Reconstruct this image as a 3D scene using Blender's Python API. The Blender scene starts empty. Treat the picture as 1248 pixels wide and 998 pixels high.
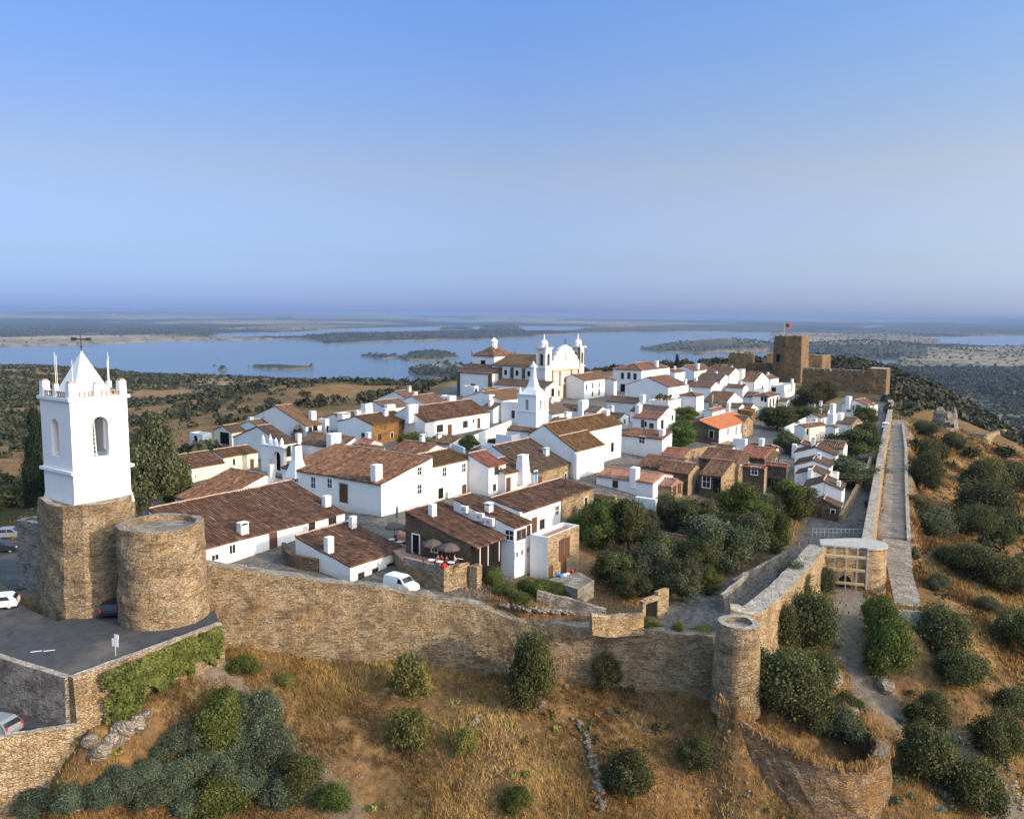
import bpy, bmesh, math, random
import numpy as np
from mathutils import Vector, Matrix
random.seed(7)
RNG = np.random.default_rng(11)
sc = bpy.context.scene
COL = sc.collection

# ---------------------------------------------------------------- camera
CAM = np.array([0.0, 0.0, 30.0])
F_PX, CX, CY = 1020.0, 624.0, 499.0
PITCH, ROLL = math.atan(117.5 / 1020.0), 0.0078
Fv = np.array([0, math.cos(PITCH), -math.sin(PITCH)])
R0 = np.array([1.0, 0, 0]); U0 = np.array([0, math.sin(PITCH), math.cos(PITCH)])
Rv = R0 * math.cos(ROLL) + U0 * math.sin(ROLL)
Uv = -R0 * math.sin(ROLL) + U0 * math.cos(ROLL)

def ray(px, py):
    return Fv + Rv * (px - CX) / F_PX - Uv * (py - CY) / F_PX

def proj(P):
    v = np.asarray(P, float) - CAM
    z = v @ Fv
    return CX + F_PX * (v @ Rv) / z, CY - F_PX * (v @ Uv) / z

def at_z(px, py, z):
    d = ray(px, py)
    return CAM + d * ((z - CAM[2]) / d[2])

def at_D(px, py, D):
    d = ray(px, py)
    return CAM + d * (D / d[1])

cam_data = bpy.data.cameras.new("camera")
cam = bpy.data.objects.new("camera", cam_data); COL.objects.link(cam)
cam_data.sensor_fit = 'HORIZONTAL'; cam_data.sensor_width = 36.0
cam_data.lens = F_PX / 1248.0 * 36.0
cam_data.clip_start = 0.5; cam_data.clip_end = 200000.0
M = Matrix(((Rv[0], Uv[0], -Fv[0], CAM[0]), (Rv[1], Uv[1], -Fv[1], CAM[1]), (Rv[2], Uv[2], -Fv[2], CAM[2]), (0, 0, 0, 1)))
cam.matrix_world = M
sc.camera = cam

# ---------------------------------------------------------------- numpy noise
def _hash(ix, iy, seed):
    h = (ix.astype(np.int64) * 374761393 + iy.astype(np.int64) * 668265263 + seed * 974711) & 0xFFFFFFFF
    h = ((h ^ (h >> 13)) * 1274126177) & 0xFFFFFFFF
    return ((h ^ (h >> 16)) & 0xFFFF) / 65535.0

def vnoise(x, y, seed=0):
    ix = np.floor(x); iy = np.floor(y); fx = x - ix; fy = y - iy
    fx = fx * fx * (3 - 2 * fx); fy = fy * fy * (3 - 2 * fy)
    a = _hash(ix, iy, seed); b = _hash(ix + 1, iy, seed); c = _hash(ix, iy + 1, seed); d = _hash(ix + 1, iy + 1, seed)
    return (a * (1 - fx) + b * fx) * (1 - fy) + (c * (1 - fx) + d * fx) * fy

def fbm(x, y, seed=0, oct=4):
    x = np.asarray(x, float); y = np.asarray(y, float)
    s = 0; a = 0.5; t = 0
    for i in range(oct):
        s = s + a * vnoise(x, y, seed + i * 17); t += a
        x = x * 2.03 + 11.3; y = y * 2.03 + 5.7; a *= 0.5
    return s / t            # 0..1

def sstep(a, b, x):
    t = np.clip((x - a) / (b - a), 0, 1)
    return t * t * (3 - 2 * t)

def in_poly(x, y, poly):
    x = np.asarray(x, float); y = np.asarray(y, float)
    r = np.zeros(x.shape, bool); n = len(poly)
    for i in range(n):
        x1, y1 = poly[i][0], poly[i][1]; x2, y2 = poly[(i + 1) % n][0], poly[(i + 1) % n][1]
        if y1 == y2: continue
        c = ((y1 > y) != (y2 > y)) & (x < (x2 - x1) * (y - y1) / (y2 - y1) + x1)
        r ^= c
    return r

def seg_dist(x, y, a, b):
    dx, dy = b[0] - a[0], b[1] - a[1]
    L = dx * dx + dy * dy + 1e-9
    t = np.clip(((x - a[0]) * dx + (y - a[1]) * dy) / L, 0, 1)
    return np.hypot(x - a[0] - t * dx, y - a[1] - t * dy), t

class RBF:
    def __init__(self, pts):
        p = np.array(pts, float); self.p = p[:, :2]; n = len(p)
        d = np.hypot(self.p[:, None, 0] - self.p[None, :, 0], self.p[:, None, 1] - self.p[None, :, 1])
        A = np.zeros((n + 1, n + 1)); A[:n, :n] = -d; A[:n, n] = 1; A[n, :n] = 1
        b = np.zeros(n + 1); b[:n] = p[:, 2]
        A[:n, :n] -= np.eye(n) * 0.3
        self.w = np.linalg.solve(A, b)
    def __call__(self, x, y):
        x = np.asarray(x, float); y = np.asarray(y, float)
        s = np.full(x.shape, self.w[-1])
        for (px, py), w in zip(self.p, self.w[:-1]):
            s = s - w * np.hypot(x - px, y - py)
        return s

# ---------------------------------------------------------------- tags / mesh helpers
def tag(o, label=None, cat=None, group=None, kind=None):
    if label: o['label'] = label
    if cat: o['category'] = cat
    if group: o['group'] = group
    if kind: o['kind'] = kind
    elif label: o['kind'] = 'thing'
    return o

def empty(name, loc, rz=0.0):
    o = bpy.data.objects.new(name, None); COL.objects.link(o)
    o.location = loc; o.rotation_euler = (0, 0, rz); o.empty_display_size = 0.5
    return o

class MB:
    """mesh collector with UVs in metres"""
    def __init__(self):
        self.v = []; self.f = []; self.uv = []; self.mi = []
    def face(self, pts, uvs=None, m=0):
        i = len(self.v); self.v.extend([tuple(p) for p in pts])
        self.f.append(tuple(range(i, i + len(pts))))
        if uvs is None:
            p = [Vector(q) for q in pts]
            n = Vector((0, 0, 0))
            for k in range(1, len(p) - 1):
                n += (p[k] - p[0]).cross(p[k + 1] - p[0])
            if n.length < 1e-12: n = Vector((0, 0, 1))
            n.normalize()
            if abs(n.z) > 0.8:
                uvs = [(q.x, q.y) for q in p]
            else:
                t = Vector((-n.y, n.x, 0)).normalized()
                uvs = [(q.dot(t), q.z) for q in p]
        self.uv.append(list(uvs)); self.mi.append(m)
    def box(self, x0, x1, y0, y1, z0, z1, m=0, top=None, taper=0.0):
        t = taper; mt = m if top is None else top
        b = [(x0, y0, z0), (x1, y0, z0), (x1, y1, z0), (x0, y1, z0)]
        T = [(x0 + t, y0 + t, z1), (x1 - t, y0 + t, z1), (x1 - t, y1 - t, z1), (x0 + t, y1 - t, z1)]
        for k in range(4):
            j = (k + 1) % 4
            self.face([b[k], b[j], T[j], T[k]], m=m)
        self.face(T, m=mt); self.face(b[::-1], m=m)
    def prism(self, poly, z0, z1, m=0, top=None):
        n = len(poly)
        for k in range(n):
            j = (k + 1) % n
            self.face([(*poly[k], z0), (*poly[j], z0), (*poly[j], z1), (*poly[k], z1)], m=m)
        self.face([(*p, z1) for p in poly], m=m if top is None else top)
        self.face([(*p, z0) for p in poly][::-1], m=m)
    def tube(self, a, b, r0, r1=None, n=6, m=0, cap=True):
        r1 = r0 if r1 is None else r1
        a = Vector(a); b = Vector(b); d = b - a; L = d.length
        if L < 1e-6: return
        q = d.to_track_quat('Z', 'Y')
        c0 = [a + q @ Vector((r0 * math.cos(2 * math.pi * k / n), r0 * math.sin(2 * math.pi * k / n), 0)) for k in range(n)]
        c1 = [b + q @ Vector((r1 * math.cos(2 * math.pi * k / n), r1 * math.sin(2 * math.pi * k / n), 0)) for k in range(n)]
        for k in range(n):
            j = (k + 1) % n
            self.face([c0[k], c0[j], c1[j], c1[k]], [(k * r0, 0), ((k + 1) * r0, 0), ((k + 1) * r0, L), (k * r0, L)], m)
        if cap:
            self.face(c1, m=m); self.face(c0[::-1], m=m)
    def lathe(self, prof, cx=0, cy=0, n=16, m=0, cap=True, a0=0.0, a1=2 * math.pi):
        full = abs(a1 - a0 - 2 * math.pi) < 1e-6
        for (r0, z0), (r1, z1) in zip(prof[:-1], prof[1:]):
            for k in range(n):
                p = a0 + (a1 - a0) * k / n; q = a0 + (a1 - a0) * (k + 1) / n
                rm = max(r0, r1)
                pts = [(cx + r0 * math.cos(p), cy + r0 * math.sin(p), z0), (cx + r0 * math.cos(q), cy + r0 * math.sin(q), z0),
                       (cx + r1 * math.cos(q), cy + r1 * math.sin(q), z1), (cx + r1 * math.cos(p), cy + r1 * math.sin(p), z1)]
                uv = [(p * rm, z0), (q * rm, z0), (q * rm, z1), (p * rm, z1)]
                if r1 < 1e-4: pts = pts[:3]; uv = uv[:3]
                elif r0 < 1e-4: pts = [pts[0], pts[2], pts[3]]; uv = [uv[0], uv[2], uv[3]]
                self.face(pts, uv, m)
        if cap and prof[-1][0] > 1e-3:
            r, z = prof[-1]
            self.face([(cx + r * math.cos(a0 + (a1 - a0) * k / n), cy + r * math.sin(a0 + (a1 - a0) * k / n), z) for k in range(n + (0 if full else 1))], m=m)
    def build(self, name, mats, parent=None, weld=False, smooth=False):
        me = bpy.data.meshes.new(name)
        me.from_pydata(self.v, [], self.f)
        ul = me.uv_layers.new(name="UVMap")
        flat = [c for u in self.uv for p in u for c in p]
        ul.data.foreach_set("uv", flat)
        if not isinstance(mats, (list, tuple)): mats = [mats]
        for mm in mats: me.materials.append(mm)
        me.polygons.foreach_set("material_index", self.mi)
        if weld:
            bm = bmesh.new(); bm.from_mesh(me); bmesh.ops.remove_doubles(bm, verts=bm.verts, dist=1e-4)
            bmesh.ops.recalc_face_normals(bm, faces=bm.faces)
            bm.to_mesh(me); bm.free()
        if smooth:
            me.polygons.foreach_set("use_smooth", [True] * len(me.polygons))
        me.update()
        o = bpy.data.objects.new(name, me); COL.objects.link(o)
        if parent: o.parent = parent
        return o

def mesh_np(name, V, Fq, mats, parent=None, smooth=False, attr=None, uv=None):
    """V (n,3); Fq (m,k) index array"""
    me = bpy.data.meshes.new(name)
    n, m, k = len(V), len(Fq), Fq.shape[1]
    me.vertices.add(n); me.vertices.foreach_set("co", np.ascontiguousarray(V, np.float32).ravel())
    me.loops.add(m * k); me.loops.foreach_set("vertex_index", np.ascontiguousarray(Fq, np.int32).ravel())
    me.polygons.add(m)
    me.polygons.foreach_set("loop_start", np.arange(0, m * k, k, dtype=np.int32))
    me.polygons.foreach_set("use_smooth", np.full(m, smooth, bool))
    if not isinstance(mats, (list, tuple)): mats = [mats]
    for mm in mats: me.materials.append(mm)
    if attr is not None:
        for nm, arr in attr.items():
            a = me.color_attributes.new(nm, 'FLOAT_COLOR', 'POINT')
            if arr.shape[1] == 3: arr = np.hstack([arr, np.ones((n, 1))])
            a.data.foreach_set("color", np.ascontiguousarray(arr, np.float32).ravel())
    if uv is not None:
        ul = me.uv_layers.new(name="UVMap")
        ul.data.foreach_set("uv", np.ascontiguousarray(uv, np.float32)[Fq.ravel()].ravel())
    me.update(calc_edges=True); me.validate()
    o = bpy.data.objects.new(name, me); COL.objects.link(o)
    if parent: o.parent = parent
    return o
# ---------------------------------------------------------------- materials
class NT:
    def __init__(self, name):
        self.m = bpy.data.materials.new(name); self.m.use_nodes = True
        self.t = self.m.node_tree; self.t.nodes.clear()
        self.out = self.n('ShaderNodeOutputMaterial')
        self.b = self.n('ShaderNodeBsdfPrincipled')
        self.l(self.b.outputs[0], self.out.inputs[0])
    def n(self, t, **kw):
        x = self.t.nodes.new(t)
        for k, v in kw.items(): setattr(x, k, v)
        return x
    def l(self, a, b): self.t.links.new(a, b)
    def coord(self, which='UV', scale=(1, 1, 1)):
        tc = self.n('ShaderNodeTexCoord'); mp = self.n('ShaderNodeMapping')
        mp.inputs['Scale'].default_value = scale
        self.l(tc.outputs[which], mp.inputs[0]); return mp.outputs[0]
    def noise(self, vec, scale, detail=4, rough=0.6):
        x = self.n('ShaderNodeTexNoise'); x.inputs['Scale'].default_value = scale
        x.inputs['Detail'].default_value = detail; x.inputs['Roughness'].default_value = rough
        if vec is not None: self.l(vec, x.inputs['Vector'])
        return x.outputs['Fac']
    def ramp(self, fac, stops, mode='LINEAR'):
        r = self.n('ShaderNodeValToRGB'); r.color_ramp.interpolation = mode
        e = r.color_ramp.elements
        while len(e) > 1: e.remove(e[-1])
        e[0].position = stops[0][0]; e[0].color = (*stops[0][1], 1)
        for p, c in stops[1:]:
            k = e.new(p); k.color = (*c, 1)
        self.l(fac, r.inputs[0]); return r.outputs[0]
    def mix(self, fac, a, b, mode='MIX'):
        x = self.n('ShaderNodeMix', data_type='RGBA', blend_type=mode)
        for s, v in ((x.inputs[0], fac), (x.inputs[6], a), (x.inputs[7], b)):
            if isinstance(v, (int, float)): s.default_value = v
            elif isinstance(v, tuple): s.default_value = (*v, 1)
            else: self.l(v, s)
        return x.outputs[2]
    def math(self, op, a, b=0.0, clamp=False):
        x = self.n('ShaderNodeMath', operation=op); x.use_clamp = clamp
        for s, v in ((x.inputs[0], a), (x.inputs[1], b)):
            if isinstance(v, (int, float)): s.default_value = v
            else: self.l(v, s)
        return x.outputs[0]
    def rng(self, fac, a, b, c=0.0, d=1.0):
        x = self.n('ShaderNodeMapRange'); x.inputs[1].default_value = a; x.inputs[2].default_value = b
        x.inputs[3].default_value = c; x.inputs[4].default_value = d
        self.l(fac, x.inputs[0]); return x.outputs[0]
    def bump(self, h, strength, dist):
        x = self.n('ShaderNodeBump'); x.inputs['Strength'].default_value = strength; x.inputs['Distance'].default_value = dist
        self.l(h, x.inputs['Height']); self.l(x.outputs[0], self.b.inputs['Normal'])
    def fin(self, color, rough=0.9, spec=0.2):
        if isinstance(color, tuple): self.b.inputs['Base Color'].default_value = (*color, 1)
        else: self.l(color, self.b.inputs['Base Color'])
        self.b.inputs['Roughness'].default_value = rough
        self.b.inputs['Specular IOR Level'].default_value = spec
        return self.m

def m_plain(name, c, rough=0.7, spec=0.3, var=0.12, scale=3.0):
    t = NT(name); v = t.coord('Object')
    f = t.noise(v, scale, 3)
    dark = tuple(x * (1 - var) for x in c); lite = tuple(min(1, x * (1 + var)) for x in c)
    return t.fin(t.ramp(f, [(0.3, dark), (0.7, lite)]), rough, spec)

def m_white(name, c=(0.74, 0.72, 0.68), dirt=(0.40, 0.36, 0.30), amt=0.75):
    t = NT(name); v = t.coord('UV')
    oi = t.n('ShaderNodeObjectInfo')
    big = t.noise(v, 0.35, 5, 0.65); st = t.noise(t.coord('UV', (2.2, 0.25, 1)), 1.0, 4)
    fine = t.noise(v, 6.0, 3)
    d = t.math('MULTIPLY', t.rng(big, 0.45, 0.8), t.rng(st, 0.4, 0.75))
    col = t.mix(t.math('MULTIPLY', d, amt), c, dirt)
    col = t.mix(t.rng(fine, 0.3, 0.9, 0, 0.22), col, (0.6, 0.58, 0.55))
    col = t.mix(t.math('MULTIPLY', oi.outputs['Random'], 0.10), col, (0.66, 0.62, 0.56))
    sv = t.n('ShaderNodeSeparateXYZ'); t.l(v, sv.inputs[0])
    foot = t.math('MULTIPLY', t.rng(t.math('ADD', sv.outputs[1], t.math('MULTIPLY', t.noise(v, 1.3, 5), -1.6)), -0.9, 0.1, 1.0, 0.0), 0.5)
    col = t.mix(t.math('MULTIPLY', foot, amt + .15), col, dirt)
    run = t.noise(t.coord('UV', (3.5, 0.12, 1)), 1.0, 5, .7)
    col = t.mix(t.math('MULTIPLY', t.rng(run, 0.58, 0.75), amt * .45), col, dirt)
    t.bump(t.noise(v, 2.5, 5), 0.45, 0.06)
    return t.fin(col, 0.9, 0.15)

def m_stone(name, cols, joint=(0.07, 0.05, 0.035), lichen=None, lich_amt=0.5, sx=3.0, sy=10.0, light=None, bump=0.9, pit=0.6):
    t = NT(name); v = t.coord('UV')
    wob = t.n('ShaderNodeTexNoise'); wob.inputs['Scale'].default_value = 0.8; wob.inputs['Detail'].default_value = 3
    t.l(v, wob.inputs['Vector'])
    vv = t.mix(0.12, v, wob.outputs['Color'])
    mp = t.n('ShaderNodeMapping'); mp.inputs['Scale'].default_value = (sx, sy, 1); t.l(vv, mp.inputs[0])
    vo = t.n('ShaderNodeTexVoronoi', voronoi_dimensions='2D'); vo.inputs['Scale'].default_value = 1.0
    t.l(mp.outputs[0], vo.inputs['Vector'])
    ed = t.n('ShaderNodeTexVoronoi', voronoi_dimensions='2D', feature='DISTANCE_TO_EDGE'); ed.inputs['Scale'].default_value = 1.0
    t.l(mp.outputs[0], ed.inputs['Vector'])
    sep = t.n('ShaderNodeSeparateColor'); t.l(vo.outputs['Color'], sep.inputs[0])
    n = len(cols)
    col = t.ramp(sep.outputs[0], [(i / max(1, n - 1), c) for i, c in enumerate(cols)])
    mq = t.n('ShaderNodeMapping'); mq.inputs['Scale'].default_value = (sx * .42, sy * .36, 1); t.l(vv, mq.inputs[0])
    vq = t.n('ShaderNodeTexVoronoi', voronoi_dimensions='2D'); vq.inputs['Scale'].default_value = 1.0; t.l(mq.outputs[0], vq.inputs['Vector'])
    sq = t.n('ShaderNodeSeparateColor'); t.l(vq.outputs['Color'], sq.inputs[0])
    col = t.mix(t.rng(sq.outputs[1], .62, .70, 0, .8), col, t.ramp(sq.outputs[0], [(i / max(1, n - 1), c) for i, c in enumerate(cols)]))
    big = t.noise(v, 0.28, 6, 0.65)
    big2 = t.noise(t.coord('UV', (0.9, 1.6, 1)), 0.5, 6, 0.7)
    if light: col = t.mix(t.rng(big2, 0.46, 0.64, 0, 0.75), col, light)
    if lichen: col = t.mix(t.rng(big, 0.50, 0.66, 0, lich_amt), col, lichen)
    col = t.mix(t.rng(t.noise(t.coord('UV', (1, 1.3, 1)), 0.33, 7, .72), 0.47, 0.66, 0, 0.7), col, tuple(c * 0.6 for c in cols[0]))
    col = t.mix(t.rng(sep.outputs[2], 0.80, 0.95, 0, pit), col, joint)
    col = t.mix(t.rng(t.noise(t.coord('UV', (1, 2.5, 1)), 5.0, 3, .7), .55, .75, 0, .35), col, tuple(min(.6, c * 1.35) for c in cols[-1]))
    j = t.rng(ed.outputs['Distance'], 0.0, 0.12, 1.0, 0.0)
    col = t.mix(t.math('MULTIPLY', j, 0.35), col, joint)
    h = t.math('ADD', t.rng(ed.outputs['Distance'], 0, 0.18), t.math('MULTIPLY', t.noise(v, 7, 4), 0.8))
    h = t.math('ADD', h, t.math('MULTIPLY', sep.outputs[1], 0.5))
    t.bump(h, bump, 0.12)
    return t.fin(col, 0.95, 0.1)

def m_roof(name, cols, moss=None, moss_amt=0.5, corr=0.42):
    t = NT(name); v = t.coord('UV')
    oi = t.n('ShaderNodeObjectInfo')
    sp = t.n('ShaderNodeSeparateXYZ'); t.l(v, sp.inputs[0])
    a = t.math('FLOOR', t.math('DIVIDE', sp.outputs[0], corr)); b = t.math('FLOOR', t.math('DIVIDE', sp.outputs[1], 0.5))
    cb = t.n('ShaderNodeCombineXYZ'); t.l(a, cb.inputs[0]); t.l(b, cb.inputs[1]); t.l(oi.outputs['Random'], cb.inputs[2])
    wn = t.n('ShaderNodeTexWhiteNoise', noise_dimensions='3D'); t.l(cb.outputs[0], wn.inputs['Vector'])
    n = len(cols)
    col = t.ramp(wn.outputs['Value'], [(i / max(1, n - 1), c) for i, c in enumerate(cols)])
    big = t.noise(v, 0.22, 5, 0.7)
    mid = t.noise(v, 1.1, 5, 0.7)
    col = t.mix(t.rng(big, 0.42, 0.7, 0, 0.55), col, cols[0])
    if moss: col = t.mix(t.rng(mid, 0.45, 0.72, 0, moss_amt), col, moss)
    spk = t.noise(v, 3.2, 4, .75)
    col = t.mix(t.rng(spk, 0.60, 0.74, 0, .55), col, tuple(min(.5, c * 1.5) for c in cols[-1]))
    col = t.mix(t.rng(spk, 0.40, 0.28, 0, .55), col, tuple(c * .5 for c in cols[0]))
    ccol = t.n('ShaderNodeTexWhiteNoise', noise_dimensions='1D'); t.l(t.math('ADD', a, t.math('MULTIPLY', oi.outputs['Random'], 90.0)), ccol.inputs['W'])
    col = t.mix(t.rng(ccol.outputs['Value'], 0.0, 1.0, 0, 0.38), col, tuple(c * .45 for c in cols[0]))
    # relief: laps between rows of tiles and ribs down the slope
    fr = t.math('FRACT', t.math('DIVIDE', sp.outputs[1], 0.5))
    wv = t.math('SINE', t.math('MULTIPLY', sp.outputs[0], 2 * math.pi / corr))
    h = t.math('ADD', t.math('MULTIPLY', wv, 0.6), t.math('MULTIPLY', fr, 0.15))
    h = t.math('ADD', h, t.math('MULTIPLY', t.noise(v, 9, 3), 0.3))
    t.bump(h, 0.7, 0.06)
    return t.fin(col, 0.92, 0.12)

def m_leaf(name, cols, trans=0.25):
    t = NT(name)
    oi = t.n('ShaderNodeObjectInfo')
    at = t.n('ShaderNodeVertexColor'); at.layer_name = 'tint'
    sep = t.n('ShaderNodeSeparateColor'); t.l(at.outputs[0], sep.inputs[0])
    n = len(cols)
    col = t.ramp(sep.outputs[0], [(i / max(1, n - 1), c) for i, c in enumerate(cols)])
    hs = t.n('ShaderNodeHueSaturation')
    t.l(t.rng(oi.outputs['Random'], 0, 1, 0.475, 0.52), hs.inputs['Hue']); t.l(t.rng(oi.outputs['Random'], 0, 1, 0.8, 1.2), hs.inputs['Value'])
    t.l(col, hs.inputs['Color'])
    t.l(hs.outputs[0], t.b.inputs['Base Color'])
    t.b.inputs['Roughness'].default_value = 0.75; t.b.inputs['Specular IOR Level'].default_value = 0.15
    tr = t.n('ShaderNodeBsdfTranslucent'); t.l(hs.outputs[0], tr.inputs[0])
    mx = t.n('ShaderNodeMixShader'); mx.inputs[0].default_value = trans
    t.l(t.b.outputs[0], mx.inputs[1]); t.l(tr.outputs[0], mx.inputs[2]); t.l(mx.outputs[0], t.out.inputs[0])
    return t.m

MT = {}
MT['white'] = m_white('whitewash')
MT['whiteclean'] = m_white('whitewash clean', (0.76, 0.745, 0.715), amt=0.45)
MT['cream'] = m_white('cream wash', (0.72, 0.62, 0.44), (0.4, 0.3, 0.18), 0.6)
MT['oldwhite'] = m_white('worn whitewash', (0.70, 0.67, 0.62), (0.28, 0.25, 0.21), 0.9)
MT['churchwhite'] = m_white('church render', (0.58, 0.55, 0.48), (0.32, 0.25, 0.16), 1.0)
S1 = [(0.171, 0.116, 0.067), (0.329, 0.232, 0.128), (0.427, 0.311, 0.183), (0.268, 0.189, 0.110), (0.537, 0.415, 0.256)]
MT['stone'] = m_stone('schist masonry', S1, lichen=(0.34, 0.19, 0.05), lich_amt=0.5, light=(0.48, 0.38, 0.245))
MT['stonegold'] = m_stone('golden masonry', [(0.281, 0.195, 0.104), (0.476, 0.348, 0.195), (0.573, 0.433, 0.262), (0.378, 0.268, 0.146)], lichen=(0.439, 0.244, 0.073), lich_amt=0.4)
MT['stoneorange'] = m_stone('lichen masonry', [(0.22, 0.11, 0.04), (0.42, 0.20, 0.05), (0.38, 0.22, 0.09), (0.30, 0.17, 0.06)], lichen=(0.40, 0.18, 0.03), lich_amt=0.6)
MT['bastion'] = m_stone('lichened rubble', [(0.15, 0.085, 0.04), (0.27, 0.165, 0.08), (0.33, 0.215, 0.115), (0.20, 0.12, 0.055)], lichen=(0.36, 0.17, 0.04), lich_amt=.45, light=(.36, .28, .19))
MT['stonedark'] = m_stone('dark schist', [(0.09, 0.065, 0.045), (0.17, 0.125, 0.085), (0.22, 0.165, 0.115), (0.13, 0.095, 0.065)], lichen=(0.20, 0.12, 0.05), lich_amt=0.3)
MT['stonegrey'] = m_stone('grey schist', [(0.183, 0.152, 0.128), (0.305, 0.262, 0.213), (0.403, 0.342, 0.275), (0.244, 0.207, 0.171)], light=(0.488, 0.427, 0.342))
MT['castle'] = m_stone('castle masonry', [(0.145, 0.09, 0.045), (0.25, 0.165, 0.085), (0.30, 0.205, 0.115), (0.19, 0.125, 0.065)], sx=1.6, sy=4.2, lichen=(0.34, 0.18, 0.05), lich_amt=0.4)
MT['walltop'] = m_stone('walkway stone', [(0.25, 0.205, 0.16), (0.36, 0.30, 0.235), (0.43, 0.365, 0.29), (0.30, 0.25, 0.195)], sx=2.2, sy=2.6, bump=0.5, pit=.2)
MT['pathstone'] = m_stone('path paving', [(0.19, 0.155, 0.12), (0.27, 0.22, 0.17), (0.33, 0.275, 0.215), (0.23, 0.185, 0.145)], sx=1.3, sy=1.6, bump=0.5, pit=.15)
MT['churchtrim'] = m_plain('church stone trim', (0.40, 0.34, 0.26), .9, .1, .25, 1.5)
MT['cobble'] = m_stone('cobble paving', [(0.12, 0.11, 0.10), (0.19, 0.17, 0.155), (0.25, 0.225, 0.20), (0.15, 0.135, 0.12)], sx=3.2, sy=3.2, bump=0.5, pit=.2)
MT['rock'] = m_stone('outcrop rock', [(0.16, 0.13, 0.10), (0.24, 0.20, 0.15), (0.31, 0.26, 0.20), (0.2, 0.16, 0.12)], sx=2.6, sy=6.0, lichen=(0.28, 0.19, 0.08), lich_amt=0.5)
B1 = [(0.061, 0.036, 0.026), (0.154, 0.076, 0.048), (0.205, 0.104, 0.065), (0.113, 0.058, 0.038), (0.287, 0.164, 0.105)]
MT['roof'] = m_roof('brown clay tiles', B1, moss=(0.15, 0.115, 0.075), moss_amt=.35)
MT['roofdark'] = m_roof('dark clay tiles', [(0.076, 0.050, 0.036), (0.128, 0.080, 0.055), (0.174, 0.112, 0.077), (0.102, 0.066, 0.046)], moss=(0.113, 0.099, 0.066))
MT['roofred'] = m_roof('red clay tiles', [(0.166, 0.063, 0.042), (0.263, 0.105, 0.068), (0.312, 0.143, 0.090), (0.205, 0.085, 0.053)])
MT['roofpink'] = m_roof('pinkish clay tiles', [(0.205, 0.099, 0.066), (0.322, 0.171, 0.114), (0.390, 0.223, 0.153), (0.263, 0.133, 0.088)])
MT['rooforange'] = m_roof('new orange tiles', [(0.38, 0.115, 0.045), (0.46, 0.15, 0.06), (0.50, 0.17, 0.07), (0.42, 0.13, 0.05)], moss=(0.34, 0.13, 0.06), moss_amt=0.3)
MT['roofmoss'] = m_roof('mossy clay tiles', [(0.076, 0.042, 0.023), (0.164, 0.087, 0.043), (0.220, 0.124, 0.063), (0.123, 0.066, 0.034)], moss=(0.195, 0.124, 0.038), moss_amt=0.5)
MT['mortar'] = m_plain('ridge mortar', (0.36, 0.25, 0.19), 0.95, 0.1, 0.3, 2.0)
MT['terra'] = m_plain('terracotta paving', (0.36, 0.17, 0.12), 0.85, 0.2, 0.2, 2.0)
MT['pane'] = m_plain('window glass', (0.018, 0.022, 0.028), 0.15, 0.5, 0.1)
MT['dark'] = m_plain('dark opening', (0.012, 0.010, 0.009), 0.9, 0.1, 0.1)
MT['wood'] = m_plain('brown wood', (0.085, 0.040, 0.024), 0.7, 0.3, 0.25, 5)
MT['woodlight'] = m_plain('pale planks', (0.42, 0.28, 0.13), 0.8, 0.2, 0.25, 4)
MT['blue'] = m_plain('blue paint', (0.05, 0.20, 0.48), 0.5, 0.4)
MT['bluetarp'] = m_plain('dark blue canvas', (0.035, 0.075, 0.13), 0.7, 0.2)
MT['lavender'] = m_plain('pale metal sheet', (0.46, 0.44, 0.50), 0.6, 0.3)
MT['concrete'] = m_plain('concrete', (0.36, 0.325, 0.28), 0.9, 0.2, 0.18, 1.2)
def m_asphalt():
    t = NT('asphalt'); v = t.coord('Object')
    col = t.ramp(t.noise(v, 0.9, 6, .7), [(.3, (.040, .040, .043)), (.7, (.075, .073, .072))])
    col = t.mix(t.rng(t.noise(v, 0.12, 6, .65), .52, .70, 0, .7), col, (.15, .125, .10))
    col = t.mix(t.rng(t.noise(v, 0.5, 3, .5), .62, .66, 0, .6), col, (.028, .028, .030))
    t.bump(t.noise(v, 14, 3), .3, .02)
    return t.fin(col, .92, .2)
MT['asphalt'] = m_asphalt()
MT['paint'] = m_plain('road paint', (0.72, 0.72, 0.70), 0.8, 0.2, 0.15, 6)
MT['metal'] = m_plain('galvanised steel', (0.42, 0.42, 0.43), 0.45, 0.5, 0.15)
MT['iron'] = m_plain('dark iron', (0.03, 0.03, 0.03), 0.6, 0.4)
MT['carwhite'] = m_plain('white car paint', (0.78, 0.78, 0.78), 0.25, 0.5, 0.02)
MT['carblack'] = m_plain('black car paint', (0.02, 0.02, 0.022), 0.25, 0.5, 0.02)
MT['cargrey'] = m_plain('silver car paint', (0.20, 0.205, 0.215), 0.3, 0.5, 0.02)
MT['tyre'] = m_plain('tyre rubber', (0.02, 0.02, 0.02), 0.9, 0.2)
MT['lampred'] = m_plain('tail lamp', (0.4, 0.02, 0.02), 0.3, 0.5)
MT['red'] = m_plain('red cloth', (0.50, 0.025, 0.025), 0.8, 0.2)
MT['canvas'] = m_plain('grey brown canvas', (0.10, 0.082, 0.068), 0.9, 0.1)
MT['skin'] = m_plain('skin', (0.45, 0.27, 0.19), 0.6, 0.3)
MT['hair'] = m_plain('hair', (0.03, 0.02, 0.015), 0.7, 0.3)
MT['clothdark'] = m_plain('dark cloth', (0.04, 0.04, 0.055), 0.9, 0.1)
MT['clothlight'] = m_plain('pale cloth', (0.62, 0.58, 0.55), 0.9, 0.1)
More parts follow.
